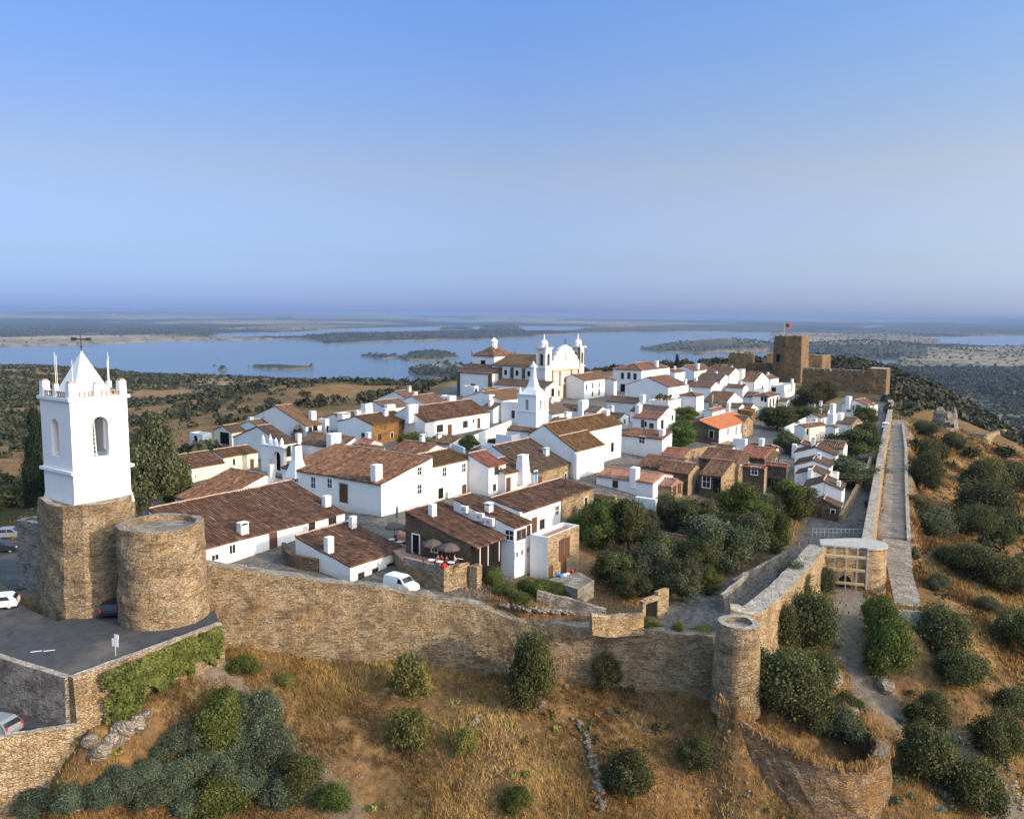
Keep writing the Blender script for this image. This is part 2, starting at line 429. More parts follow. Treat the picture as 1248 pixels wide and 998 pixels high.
MT['bark'] = m_plain('bark', (0.10, 0.075, 0.055), 0.95, 0.1, 0.3, 4)
MT['signwhite'] = m_plain('sign enamel', (0.72, 0.72, 0.70), 0.5, 0.4, 0.04)
MT['flaggreen'] = m_plain('flag green', (0.02, 0.14, 0.04), 0.8, 0.2)
LF = {}
LF['oak'] = m_leaf('holm oak leaves', [(0.020, 0.024, 0.009), (0.056, 0.060, 0.020), (0.106, 0.109, 0.038), (0.168, 0.162, 0.062)])
LF['olive'] = m_leaf('olive leaves', [(0.036, 0.040, 0.019), (0.074, 0.081, 0.038), (0.118, 0.125, 0.065), (0.168, 0.174, 0.099)])
LF['green'] = m_leaf('fresh green leaves', [(0.030, 0.042, 0.011), (0.07, 0.092, 0.02), (0.125, 0.152, 0.034), (0.19, 0.21, 0.055)])
LF['yellow'] = m_leaf('yellow green broom', [(0.08, 0.085, 0.022), (0.14, 0.145, 0.038), (0.20, 0.20, 0.055), (0.26, 0.25, 0.085)])
LF['teal'] = m_leaf('blue green shrub leaves', [(0.040, 0.052, 0.029), (0.074, 0.090, 0.050), (0.118, 0.136, 0.080), (0.172, 0.188, 0.118)])
LF['dry'] = m_leaf('dry grass', [(0.13, 0.072, 0.026), (0.26, 0.15, 0.05), (0.38, 0.235, 0.08), (0.50, 0.34, 0.13)], 0.35)
LF['agave'] = m_leaf('agave leaves', [(0.06, 0.10, 0.09), (0.11, 0.17, 0.15), (0.17, 0.24, 0.21), (0.24, 0.31, 0.27)], 0.1)
LF['wood'] = m_leaf('far woodland leaves', [(0.018, 0.02, 0.010), (0.038, 0.039, 0.019), (0.064, 0.061, 0.031), (0.10, 0.09, 0.05)], .1)
LF['cypress'] = m_leaf('cypress needles', [(0.008, 0.016, 0.008), (0.016, 0.028, 0.013), (0.028, 0.044, 0.02)], 0.1)
# ---------------------------------------------------------------- relief
# inner (village) ground levels: pixel, z
GIN = [(490,715,0.0),(465,629,2.5),(350,645,1.5),(300,690,0.8),(620,705,0.0),(560,700,0.4),(700,612,1.5),(735,700,-1.5),(820,745,-2.0),(960,680,-2.5),(1020,640,-2.5),
       (1058,560,-1.0),(1078,505,0.5),(965,590,-1.2),(880,612,-0.5),(800,610,0.5),(760,560,2.5),(660,592,2.5),(690,486,3.0),(960,475,3.5),(1060,482,2.5),
       (800,500,2.8),(560,530,2.5),(420,535,1.8),(300,560,0.5),(230,590,0.0),(150,640,0.0),(700,757,-1.5),(620,745,-0.3)]
gin = RBF([tuple(at_z(*p)[:2]) + (p[2],) for p in GIN])
def WP(px, py, D): return tuple(at_D(px, py, D))
WALL_FRONT = [WP(250,686,84.0),WP(360,700,85.0),WP(480,717,86.0),WP(560,731,86.0),WP(605,743,85.5),WP(640,757,84.5),WP(700,758,84.0),WP(770,763,83.0),WP(840,771,82.0),WP(880,772,81.0)]
WALL_RIGHT = [tuple(at_z(915,745,.3)),tuple(at_z(950,715,.3)),tuple(at_z(975,690,.2)),tuple(at_z(997,664,.2))]
WALL_WALK = [tuple(at_z(1054,657,0.4)),tuple(at_z(1064,600,0.6)),tuple(at_z(1074,545,1.0)),tuple(at_z(1081,512,1.6)),tuple(at_z(1086,490,2.4))]
WALL_CASTLE = [WALL_WALK[-1], WP(1083,482,285), WP(1073,471,318)]
TOWER_PLAN = (-33.2, 80.0)
# village polygon (x, y, blend width of the following edge)
VP = []
VP.append((TOWER_PLAN[0] - 1, TOWER_PLAN[1] + 2, 1.0))
for p in WALL_FRONT: VP.append((p[0], p[1] + 0.6, 1.2))
for p in WALL_RIGHT: VP.append((p[0] - 0.7, p[1], 1.2))
for p in WALL_WALK: VP.append((p[0] - 0.5, p[1], 1.2))
VP.append((WALL_CASTLE[-1][0], WALL_CASTLE[-1][1], 14.0))
for px, D in ((1085, 350), (1040, 385), (930, 395), (850, 360), (720, 345), (560, 330), (520, 262), (440, 215), (380, 192), (300, 172), (215, 150), (150, 118), (60, 100)):
    q = at_D(px, 400, D); VP.append((q[0], q[1], 24.0))
VP.append((-52, 92, 10.0))
GOUT = []
for (wx_, wy_, wz_), fy in zip(WALL_FRONT, (792,800,812,822,821,826,832,843,850,858)):
    D_ = wy_ - 1.6; q_ = at_D(proj((wx_, wy_, wz_))[0], fy, D_); GOUT.append((q_[0], q_[1], q_[2])); GOUT.append((q_[0], q_[1] + 22, q_[2] + .6))
def go(px, py, z): GOUT.append(tuple(at_z(px, py, z)[:2]) + (z,))
def gd(px, py, D): q = at_D(px, py, D); GOUT.append((q[0], q[1], q[2]))
for p in [(600,998,-13.0),(300,905,-8.5),(300,998,-12),(450,900,-9),(450,998,-12.5),(600,900,-8.8),
          (0,998,-11),(750,998,-13.5),(870,998,-15.8),(905,918,-11.6),(938,962,-13.2),(985,990,-14.6),(1030,998,-14.9),(882,892,-9.0),(900,860,-6.5),(1090,975,-14.0),(975,800,-6.5),(940,860,-8.0),(1010,880,-10.0),(1030,720,-4.5),(1040,745,-5.5),
          (1050,800,-8.0),(1060,870,-11),(1150,900,-13),(1248,998,-17.5),(1248,850,-16),(1248,700,-13),(1200,620,-9.5),(1150,700,-8.5),(1108,766,-5.6),(1120,660,-6.0),(1125,580,-5.0),(1115,530,-2.5),
          (1200,542,-7.0),(1240,548,-10),(1150,505,-4.0),(1248,575,-13),(1248,640,-13.5),(110,892,-3.9),(200,847,-3.5),(258,804,-2.9),(110,948,-6.8),(150,922,-6.2),(0,978,-9.5),(200,932,-7.8)]: go(*p)
for p in [(1248,537,385),(1200,505,420),(1150,478,450),(1098,456,500),(1090,470,380),(1300,575,350),(1060,450,560),
          (1300,760,110),(1330,998,75),(1400,700,170)]: gd(*p)
# right flank falling to the plain
for x, y, z in [(330,480,-90),(420,430,-120),(300,620,-110),(420,700,-165),(250,800,-140),(520,520,-165),(600,800,-180),(150,900,-150),(350,1000,-178),(260,330,-55),(330,250,-70),(450,250,-125),(230,150,-45),(600,200,-180),(350,100,-95)]:
    GOUT.append((x, y, z))
# left side: spur, hollow, wooded hill
for p in [(0,600,150),(60,610,130),(0,560,235),(120,560,240),(0,520,400),(110,530,380),(200,535,300),(250,515,330),(300,497,370),(350,480,420),(400,468,480),(440,463,560),(340,500,330),(420,488,420),(480,472,520),
          (540,470,600),(300,474,620),(330,471,700),(200,500,600),(150,500,700),(0,490,700),(60,480,800),(0,447,1400),(60,447,1400),(130,452,1450),(200,462,1500),(280,469,1600),(350,471,1650),(-100,450,1350),(-250,455,1300),
          (-150,560,300),(-200,640,150),(-150,800,95),(450,468,1500),(560,472,1300),(650,478,1200),(800,480,1000),(950,470,900)]: gd(*p)
for x, y, z in [(-900,2200,-190),(-400,2300,-190),(100,2200,-190),(600,2000,-190),(1000,1500,-188),(-1600,2000,-185),(0,35,-27),(60,35,-29),(-60,35,-25),(-120,40,-25),(130,40,-35),(-110,85,-4),(-150,120,-8),(150,760,-120),(60,700,-85),(900,2200,-172),(1300,1800,-170),(750,1500,-170),(520,1250,-165),(1500,1200,-170),(1200,2300,-172)]:
    GOUT.append((x, y, z))
gout = RBF(GOUT)

LOT_Z, LOW_Z = 0.0, -4.0
LOT = [tuple(at_z(x, y, 0.0)[:2]) for x, y in ((-80,790),(0,799),(86,826),(150,800),(266,757),(230,770),(150,758),(105,752),(60,740),(20,720),(-80,690))]
LOT2 = [tuple(at_z(x, y, 0.0)[:2]) for x, y in ((0,799),(86,826),(268,759),(262,745),(150,735),(92,752),(70,757),(40,745),(10,728),(-120,700),(-160,790))]
LOW = [tuple(at_z(x, y, -4.0)[:2]) for x, y in ((-120,850),(0,820),(90,826+52),(97,888),(0,898),(-120,908))]

# flattened strips: list of (x,y,z,halfwidth)
STRIPS = []
def strip_pts(pix, hw):
    s = [tuple(at_z(*p)) for p in pix]; STRIPS.append((s, hw)); return s
PATH_DIRT = strip_pts([(1035,722,-4.8),(1038,760,-6.0),(1046,810,-8.4),(1068,850,-10.2),(1110,885,-12.3),(1165,905,-13.4),(1200,950,-15.2),(1235,1010,-17.5)], 1.7)
PATH_WALK = strip_pts([(1089,655,-4.0),(1090,620,-3.2),(1093,580,-2.2),(1095,545,-1.2),(1097,512,0.4)], 2.3)
ROAD_LEFT = strip_pts([(-140,648,-2.5),(-40,660,-1.8),(30,690,-0.6),(60,712,-0.1)], 4.0)

# far land and water, traced on the level of the lake
WATER_Z = -180.0
W_MAIN = [(-400,427),(0,423),(101,421),(188,416),(256,415),(367,414),(400,419.5),(481,416.5),(568,414),(656,411.5),(693,407),(720,405.5),(800,405),(870,404),(943,405.5),(943,419),(900,419.5),(840,421),(775,425.5),(800,429),(860,430),(940,428.5),(990,434),(1012,435),(1060,437),(1098,440),(1098,446),(1040,452),(900,485),(400,500),(-400,500)]
W_MORE = [[(256,412.5),(367,412),(380,409),(420,406),(500,404.5),(600,404.5),(700,403),(760,399.5),(700,398),(560,397.5),(430,400),(380,404),(300,406),(256,407)],
          [(1134,411),(1190,409.5),(1500,410),(1500,424),(1190,422),(1150,419)],
          [(500,391.5),(560,391),(640,392.5),(560,393.2)],[(1050,397),(1090,397.5),(1055,399.6),(1046,399)],[(800,388.6),(870,389),(860,390.2),(805,390)],[(700,393.5),(780,394),(730,395.5)],[(1150,393),(1230,394),(1180,395.5)]]
ISLES = [[(491,436),(505,431),(530,429.5),(552,432),(560,436),(540,439.5),(505,440)],[(447,434.5),(470,433.5),(492,435.5),(470,437.5)],
         [(498,453),(512,447),(540,446),(580,445),(610,450),(600,462),(545,461.5),(510,459)],[(296,447.5),(330,446.5),(372,450),(340,452.2),(310,450.5)],[(249,451.6),(266,452),(258,453)],
         [(838,432),(848,431),(857,432),(848,433.2)],[(848,417.5),(860,415.3),(880,416),(889,418),(870,419)],
         [(575,404.2),(596,400),(612,398.5),(632,400.5),(645,404.2)],[(538,403),(550,400.5),(565,400.5),(577,403.5)]]
HILLS = [(612,401,50,0.8),(556,402,22,.8),(525,434,18,0.4),(545,452,20,0.5),(600,408,30,1.6),(440,412,22,1.6),(740,402,45,1.0),(790,403,35,1.0),(860,400,40,1.2),(930,398,50,1.2),(1010,403,35,1.2),(870,425,28,1.6),(900,424,25,1.2),
         (1040,427,35,1.4),(1080,425,30,1.4),(1170,434,25,1.2),(320,449,2,0.3)]
def far_height(x, y):
    """height of the land far away; the shape of the shore comes from the traced outline"""
    wx = (fbm(x / 420, y / 420, 3, 4) - .5); wy = (fbm(x / 420 + 31, y / 420, 5, 4) - .5)
    D = np.maximum(np.hypot(x, y), 1000.0)
    xx = x + wx * (60 + D * 0.02); yy = y + wy * (60 + D * 0.05)
    v0, v1, v2 = xx, yy, np.full_like(xx, WATER_Z - 30.0)
    z = v0 * Fv[0] + v1 * Fv[1] + v2 * Fv[2]
    px = CX + F_PX * (v0 * Rv[0] + v1 * Rv[1] + v2 * Rv[2]) / z
    py = CY - F_PX * (v0 * Uv[0] + v1 * Uv[1] + v2 * Uv[2]) / z
    ok = z > 1
    w = in_poly(px, py, W_MAIN) & ok
    for p in W_MORE: w |= in_poly(px, py, p) & ok
    for p in ISLES: w &= ~in_poly(px, py, p)
    h = np.where(w, WATER_Z - 8.0, WATER_Z + 2.5 + 10 * fbm(x / 900, y / 900, 9, 4))
    land = ~w
    for hx, hy, hh, r in HILLS:
        c = at_z(hx, hy, WATER_Z); rad = r * c[1] * 0.028
        d2 = ((x - c[0]) / (rad * 1.6)) ** 2 + ((y - c[1]) / (rad * 2.2)) ** 2
        h = h + np.where(land, hh * np.exp(-d2) * (0.8 + 0.5 * fbm(x / 300, y / 300, 21, 3)), 0)
    far = sstep(15000, 42000, D)
    h = h + np.where(land, far * 190 * np.clip(fbm(x / 7000, y / 14000, 33, 4) - 0.42, 0, 1) * 2.2, 0)
    return h, w

def terrain(x, y):
    x = np.asarray(x, float); y = np.asarray(y, float)
    o = gout(x, y)
    near = 1 - sstep(120, 700, np.hypot(x, y))
    o = o + (fbm(x / 9, y / 9, 1, 4) - 0.5) * 1.3 * (0.35 + near) + (fbm(x / 60, y / 60, 2, 4) - 0.5) * 9 * sstep(150, 500, np.hypot(x - 20, y - 200)) + (fbm(x / 1.7, y / 1.7, 4, 3) - 0.5) * 0.35 * near
    D = np.hypot(x, y)
    t = sstep(1900, 2500, D)
    fh, fw = far_height(x, y)
    o = np.where((x > 250) & (y > 500), np.maximum(o, -174 + 6 * fbm(x / 200, y / 200, 8, 3)), o)
    o = np.where(t > 0, o * (1 - t) + fh * t, o)
    inside = in_poly(x, y, VP)
    zi = gin(x, y)
    dmin = np.full(x.shape, 1e9); bw = np.full(x.shape, 1.0); n = len(VP)
    for i in range(n):
        d, _ = seg_dist(x, y, VP[i], VP[(i + 1) % n])
        m = d < dmin; dmin = np.where(m, d, dmin); bw = np.where(m, VP[i][2], bw)
    w = np.where(inside, 1.0, 1 - sstep(0, 1, dmin / bw))
    z = np.where(w > 0, o * (1 - w) + zi * w, o)
    for s, hw in STRIPS:
        best = np.full(x.shape, 1e9); zz = np.zeros(x.shape)
        for a, b in zip(s[:-1], s[1:]):
            d, t = seg_dist(x, y, a, b)
            m = d < best; best = np.where(m, d, best); zz = np.where(m, a[2] + t * (b[2] - a[2]), zz)
        k = 1 - sstep(hw + 0.2, hw + 2.2, best)
        k = np.where(inside, 0, k)
        z = z * (1 - k) + (zz - 0.06) * k
    z = np.where(in_poly(x, y, LOT2), LOT_Z - 0.05, z)
    z = np.where(in_poly(x, y, LOW), LOW_Z - 0.05, z)
    return z

def ground_at(x, y): return float(terrain(np.array([x]), np.array([y]))[0])
_TS = np.concatenate([np.arange(45, 160, 0.35), 160 * 1.004 ** np.arange(0, 700)])
def ground_px(px, py, fn=None):
    """first point of the ground under a pixel"""
    d = ray(px, py); d = d / d[1]
    P = CAM[None, :] + d[None, :] * _TS[:, None]
    h = (fn or terrain)(P[:, 0], P[:, 1])
    k = np.argmax(P[:, 2] < h)
    if P[k, 2] >= h[k]: return P[-1]
    if k == 0: return P[0]
    a, b = P[k - 1, 2] - h[k - 1], h[k] - P[k, 2]
    t = a / (a + b + 1e-9)
    q = P[k - 1] * (1 - t) + P[k] * t
    return q
def village_px(px, py): return ground_px(px, py, gin)

# ---- terrain mesh: a fan of rows that reaches the horizon
rad = 72.0 * 1.0078 ** np.arange(0, 882)
ang = np.radians(np.concatenate([np.arange(-62, -38, 1.0), np.arange(-38, 40, 0.15), np.arange(40, 63, 1.0)]))
RR, AA = np.meshgrid(rad, ang, indexing='ij')
GX = (RR * np.sin(AA)).ravel(); GY = (RR * np.cos(AA) - 40.0).ravel()
GZ = terrain(GX, GY)
nr, na = RR.shape
idx = np.arange(nr * na).reshape(nr, na)
FQ = np.stack([idx[:-1, :-1], idx[:-1, 1:], idx[1:, 1:], idx[1:, :-1]], -1).reshape(-1, 4)[:, ::-1]
GD = np.hypot(GX, GY)
inside = in_poly(GX, GY, VP)
# mask r: paved village, g: scrub / woodland, b: bare earth
def px_of(x, y, z):
    v0, v1, v2 = x - CAM[0], y - CAM[1], z - CAM[2]
    zz = np.maximum(v0 * Fv[0] + v1 * Fv[1] + v2 * Fv[2], 1e-3)
    return CX + F_PX * (v0 * Rv[0] + v1 * Rv[1] + v2 * Rv[2]) / zz, CY - F_PX * (v0 * Uv[0] + v1 * Uv[1] + v2 * Uv[2]) / zz
def woods(x, y):
    """0..1 cover of trees and scrub on the hill and on the plain"""
    D = np.hypot(x, y)
    n = fbm(x / 120, y / 120, 41, 5); n2 = fbm(x / 26, y / 26, 43, 4)
    g = sstep(0.44, 0.56, n * 0.6 + n2 * 0.4)
    left = (x < 60) & (D > 520) & (D < 2600)
    g = np.where(left, np.maximum(g, sstep(0.38, 0.52, n * .55 + n2 * .45)), g)
    flank = (x > 165 + (y - 300) * 0.1) & (y > 330) & (D < 2200)
    g = np.where(flank, np.maximum(g, sstep(0.25, 0.42, n * .4 + n2 * .6)), g)
    plain = (x > 300) & (D >= 1100) & (D < 3300)
    g = np.where(plain, np.maximum(g, sstep(0.3, 0.45, n * .6 + n2 * .4)), g)
    return g
OPEN = [[(255,500),(300,480),(350,468),(420,466),(450,478),(430,492),(380,490),(330,498),(290,512)],[(0,540),(60,535),(75,590),(0,600)],[(1100,500),(1180,480),(1248,530),(1248,600),(1120,560)],[(190,515),(260,505),(270,520),(210,530)],[(455,486),(500,480),(560,475),(560,485),(470,492)]]
PXg, PYg = px_of(GX, GY, GZ)
Gm = woods(GX, GY)
fx = (GX / 2600.0); fy = (GY / 5200.0)
nf = fbm(fx, fy, 51, 5)
farwood = sstep(0.49, 0.55, nf)
Gm = np.where(GD > 2600, farwood, Gm)
tan = in_poly(PXg, PYg, [(1098,421),(1140,424),(1300,420),(1300,447),(1098,446)]) | in_poly(PXg, PYg, [(-200,412),(190,410),(370,412.5),(370,414.5),(250,417),(0,424),(-200,424)])
Gm = np.where((GD > 2000) & tan, Gm * 0.15, Gm)
dk = in_poly(PXg, PYg, [(367,419),(400,407),(700,401),(830,395),(1248,392),(1248,408),(940,405),(700,408),(480,418)]) | in_poly(PXg, PYg, [(770,431),(800,420),(1130,419),(1130,435),(1012,436),(860,431)])
for p in ISLES[:3]: dk |= in_poly(PXg, PYg, p)
Gm = np.where((GD > 2600) & dk, np.maximum(Gm, 0.85), Gm)
shore = (GZ < WATER_Z + 4.2) & (GD > 2300)
Gm = np.where(shore, 0.0, Gm)
Gm = np.where(in_poly(PXg, PYg, [(1100,515),(1248,545),(1300,560),(1300,1000),(900,1000),(1000,700),(1090,620)]) & (GD < 340), Gm * .15, Gm)
for p in OPEN: Gm = np.where(in_poly(PXg, PYg, p) & (GD < 2000), Gm * 0.35, Gm)
Gm = np.where(GD < 140, Gm * 0.35, Gm)
Rm = np.where(inside, 1.0, 0.0)
garden = in_poly(PXg, PYg, [(690,640),(720,610),(800,640),(810,600),(880,610),(960,620),(985,640),(950,680),(870,712),(800,742),(700,760),(615,750),(600,712),(640,705)])
Rm = np.where(inside & garden & (GY < 150), 0.15, Rm)
Rm = np.where(inside & in_poly(PXg, PYg, [(1000,496),(1030,486),(1075,492),(1092,470),(1090,440),(930,440),(880,462),(960,476)]), 0.1, Rm)
Bm = np.zeros_like(GX)
for s, hw in STRIPS:
    for a, b in zip(s[:-1], s[1:]):
        d, _ = seg_dist(GX, GY, a, b); Bm = np.maximum(Bm, 1 - sstep(hw * 0.8, hw + 1.6, d))
tr = [tuple(at_z(*p)) for p in ((250,800,-4.2),(310,880,-7.5),(370,930,-9.5),(420,990,-12))]
tr2 = [tuple(at_z(*p)) for p in ((270,830,-5),(200,870,-7),(150,915,-9),(60,960,-11.5),(0,975,-12.5))]
for T, hw in ((tr, 1.0), (tr2, 1.6)):
    for a, b in zip(T[:-1], T[1:]):
        d, _ = seg_dist(GX, GY, a, b); Bm = np.maximum(Bm, 0.85 * (1 - sstep(hw * 0.5, hw + 1.5, d)))
Bm = np.maximum(Bm, 0.8 * shore)
ATTR = np.stack([Rm, Gm, Bm], -1)

def ground_material():
    t = NT('hill ground')
    at = t.n('ShaderNodeVertexColor'); at.layer_name = 'mask'
    sp = t.n('ShaderNodeSeparateColor'); t.l(at.outputs[0], sp.inputs[0])
    geo = t.n('ShaderNodeNewGeometry'); pos = geo.outputs['Position']
    ln = t.n('ShaderNodeVectorMath', operation='LENGTH'); t.l(pos, ln.inputs[0]); D = ln.outputs['Value']
    n1 = t.noise(pos, 0.16, 6, 0.65); n2 = t.noise(pos, 1.4, 6, 0.7); n3 = t.noise(pos, 0.045, 5)
    straw = t.ramp(n2, [(0.25, (0.085, 0.055, 0.032)), (0.45, (0.20, 0.112, 0.045)), (0.6, (0.31, 0.18, 0.068)), (0.8, (0.40, 0.26, 0.11))])
    brown = t.ramp(n2, [(0.25, (0.055, 0.033, 0.02)), (0.5, (0.13, 0.074, 0.036)), (0.8, (0.23, 0.14, 0.072))])
    dry = t.mix(t.rng(n1, 0.36, 0.56), brown, straw)
    earth = t.ramp(n2, [(0.2, (0.13, 0.10, 0.075)), (0.5, (0.22, 0.17, 0.125)), (0.8, (0.32, 0.26, 0.20))])
    scrub = t.ramp(n2, [(0.3, (0.022, 0.026, 0.012)), (0.6, (0.050, 0.052, 0.024)), (0.8, (0.085, 0.08, 0.04))])
    # far fields
    mp = t.n('ShaderNodeMapping'); mp.inputs['Scale'].default_value = (0.0016, 0.0009, 0.0); t.l(pos, mp.inputs[0])
    vo = t.n('ShaderNodeTexVoronoi', voronoi_dimensions='2D'); vo.inputs['Scale'].default_value = 1.0; t.l(mp.outputs[0], vo.inputs['Vector'])
    sv = t.n('ShaderNodeSeparateColor'); t.l(vo.outputs['Color'], sv.inputs[0])
    fld = t.ramp(sv.outputs[0], [(0.0, (0.17, 0.125, 0.07)), (0.35, (0.30, 0.22, 0.13)), (0.6, (0.38, 0.28, 0.17)), (0.8, (0.20, 0.16, 0.085)), (1.0, (0.44, 0.34, 0.22))])
    n4 = t.noise(pos, 0.012, 9, 0.75)
    fld = t.mix(t.rng(n4, 0.50, 0.56, 0, 0.9), fld, (0.035, 0.042, 0.024))
    base = t.mix(t.rng(D, 900, 2200), dry, fld)
    wood = t.mix(t.rng(D, 1500, 4000), scrub, t.ramp(n4, [(0.35, (0.022, 0.028, 0.016)), (0.65, (0.055, 0.058, 0.033))]))
    col = t.mix(sp.outputs[1], base, wood)
    col = t.mix(sp.outputs[2], col, earth)
    mp2 = t.n('ShaderNodeMapping'); mp2.inputs['Scale'].default_value = (2.6, 2.6, 2.6); t.l(pos, mp2.inputs[0])
    v2 = t.n('ShaderNodeTexVoronoi'); v2.inputs['Scale'].default_value = 1.0; t.l(mp2.outputs[0], v2.inputs['Vector'])
    s2 = t.n('ShaderNodeSeparateColor'); t.l(v2.outputs['Color'], s2.inputs[0])
    cob = t.ramp(s2.outputs[0], [(0, (0.085, 0.08, 0.072)), (0.5, (0.135, 0.122, 0.11)), (1, (0.20, 0.18, 0.16))])
    cob = t.mix(t.rng(n1, 0.45, 0.7, 0, 0.5), cob, (0.20, 0.165, 0.125))
    col = t.mix(sp.outputs[0], col, cob)
    h = t.math('ADD', t.noise(pos, 2.2, 6, 0.75), t.math('MULTIPLY', t.noise(pos, 9, 4), 0.5))
    st = t.rng(D, 150, 1200, 1.0, 0.0)
    bp = t.n('ShaderNodeBump'); bp.inputs['Distance'].default_value = 0.35
    t.l(t.math('MULTIPLY', st, 0.9), bp.inputs['Strength']); t.l(h, bp.inputs['Height']); t.l(bp.outputs[0], t.b.inputs['Normal'])
    return t.fin(col, 0.95, 0.08)
G_MAT = ground_material()
gobj = mesh_np('ground', np.stack([GX, GY, GZ], -1), FQ, G_MAT, smooth=True, attr={'mask': ATTR})
tag(gobj, kind='structure')

# lake
def water_material():
    t = NT('lake water'); geo = t.n('ShaderNodeNewGeometry'); pos = geo.outputs['Position']
    n = t.noise(pos, 0.02, 4); 
    col = t.ramp(t.noise(pos, 0.0008, 4), [(0.35, (0.035, 0.075, 0.12)), (0.7, (0.06, 0.11, 0.16))])
    t.bump(t.math('ADD', n, t.noise(pos, 0.15, 3)), 0.25, 4.0)
    m = t.fin(col, 0.16, 0.5); t.b.inputs['IOR'].default_value = 1.33
    return m
wb = MB(); wb.face([(-60000, 1500, WATER_Z), (60000, 1500, WATER_Z), (60000, 66000, WATER_Z), (-60000, 66000, WATER_Z)])
wo = wb.build('water', water_material()); tag(wo, kind='structure')

# ---- sky, sun, haze
SUN_EL, SUN_AZ = math.radians(17.0), math.atan2(0.86, -0.51)     # azimuth clockwise from +Y
sdir = Vector((math.sin(SUN_AZ) * math.cos(SUN_EL), math.cos(SUN_AZ) * math.cos(SUN_EL), math.sin(SUN_EL)))
ld = bpy.data.lights.new('sun', 'SUN'); ld.energy = 4.3; ld.angle = math.radians(0.6); ld.color = (1.0, 0.82, 0.60)
sun = bpy.data.objects.new('sun', ld); COL.objects.link(sun)
sun.rotation_euler = (-sdir).to_track_quat('-Z', 'Y').to_euler(); sun.location = (200, -100, 200)
w = bpy.data.worlds.new('World'); sc.world = w; w.use_nodes = True
nt = w.node_tree; bg = nt.nodes['Background']
sky = nt.nodes.new('ShaderNodeTexSky'); sky.sky_type = 'NISHITA'; sky.sun_disc = False
sky.sun_elevation = SUN_EL; sky.sun_rotation = SUN_AZ
sky.altitude = 300; sky.air_density = 1.0; sky.dust_density = 1.2; sky.ozone_density = 3.0
tcw = nt.nodes.new('ShaderNodeTexCoord'); sxw = nt.nodes.new('ShaderNodeSeparateXYZ'); nt.links.new(tcw.outputs['Generated'], sxw.inputs[0])
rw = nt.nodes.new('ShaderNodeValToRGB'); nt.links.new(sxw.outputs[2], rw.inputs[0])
ee = rw.color_ramp.elements; ee[0].position = 0.0; ee[0].color = (.15, .195, .46, 1); ee[1].position = .62; ee[1].color = (1.8, 1.45, 1.12, 1)  # last stop: zenith brightened above the view, added fill for shaded walls
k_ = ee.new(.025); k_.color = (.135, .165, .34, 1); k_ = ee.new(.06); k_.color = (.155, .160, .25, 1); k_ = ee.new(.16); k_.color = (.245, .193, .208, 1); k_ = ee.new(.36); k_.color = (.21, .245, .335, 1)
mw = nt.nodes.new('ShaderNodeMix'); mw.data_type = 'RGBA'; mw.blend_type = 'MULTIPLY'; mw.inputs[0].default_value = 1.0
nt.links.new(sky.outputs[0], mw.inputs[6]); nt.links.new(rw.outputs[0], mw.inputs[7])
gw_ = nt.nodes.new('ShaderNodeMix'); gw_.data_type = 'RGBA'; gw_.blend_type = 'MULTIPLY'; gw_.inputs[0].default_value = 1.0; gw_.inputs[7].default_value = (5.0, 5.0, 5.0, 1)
rx = nt.nodes.new('ShaderNodeValToRGB'); mx_ = nt.nodes.new('ShaderNodeMath'); mx_.operation = 'MULTIPLY_ADD'; mx_.inputs[1].default_value = .5; mx_.inputs[2].default_value = .5
nt.links.new(sxw.outputs[0], mx_.inputs[0]); nt.links.new(mx_.outputs[0], rx.inputs[0])
e2 = rx.color_ramp.elements; e2[0].position = .22; e2[0].color = (.80, .84, .86, 1); e2[1].position = .76; e2[1].color = (1.55, 1.44, 1.20, 1); k_ = e2.new(.5); k_.color = (1.02, 1.02, 1.0, 1)
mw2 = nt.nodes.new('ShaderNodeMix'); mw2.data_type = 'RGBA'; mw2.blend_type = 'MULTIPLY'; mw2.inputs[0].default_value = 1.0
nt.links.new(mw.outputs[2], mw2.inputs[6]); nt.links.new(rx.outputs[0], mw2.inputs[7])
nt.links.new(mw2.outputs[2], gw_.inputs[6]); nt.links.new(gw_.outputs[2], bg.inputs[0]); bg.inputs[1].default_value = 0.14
hb = MB(); hb.box(-62000, 62000, -300, 67000, -192, 36)
hm = bpy.data.materials.new('haze air'); hm.use_nodes = True; hm.node_tree.nodes.clear()
ho = hm.node_tree.nodes.new('ShaderNodeOutputMaterial'); pv = hm.node_tree.nodes.new('ShaderNodeVolumePrincipled')
pv.inputs['Color'].default_value = (0.26, 0.37, 0.58, 1); pv.inputs['Density'].default_value = 5.0e-5
hm.node_tree.links.new(pv.outputs[0], ho.inputs['Volume'])
hz = hb.build('haze', hm); tag(hz, kind='stuff')
sc.view_settings.view_transform = 'Standard'; sc.view_settings.look = 'None'; sc.view_settings.exposure = 0.12; sc.view_settings.gamma = 1.0
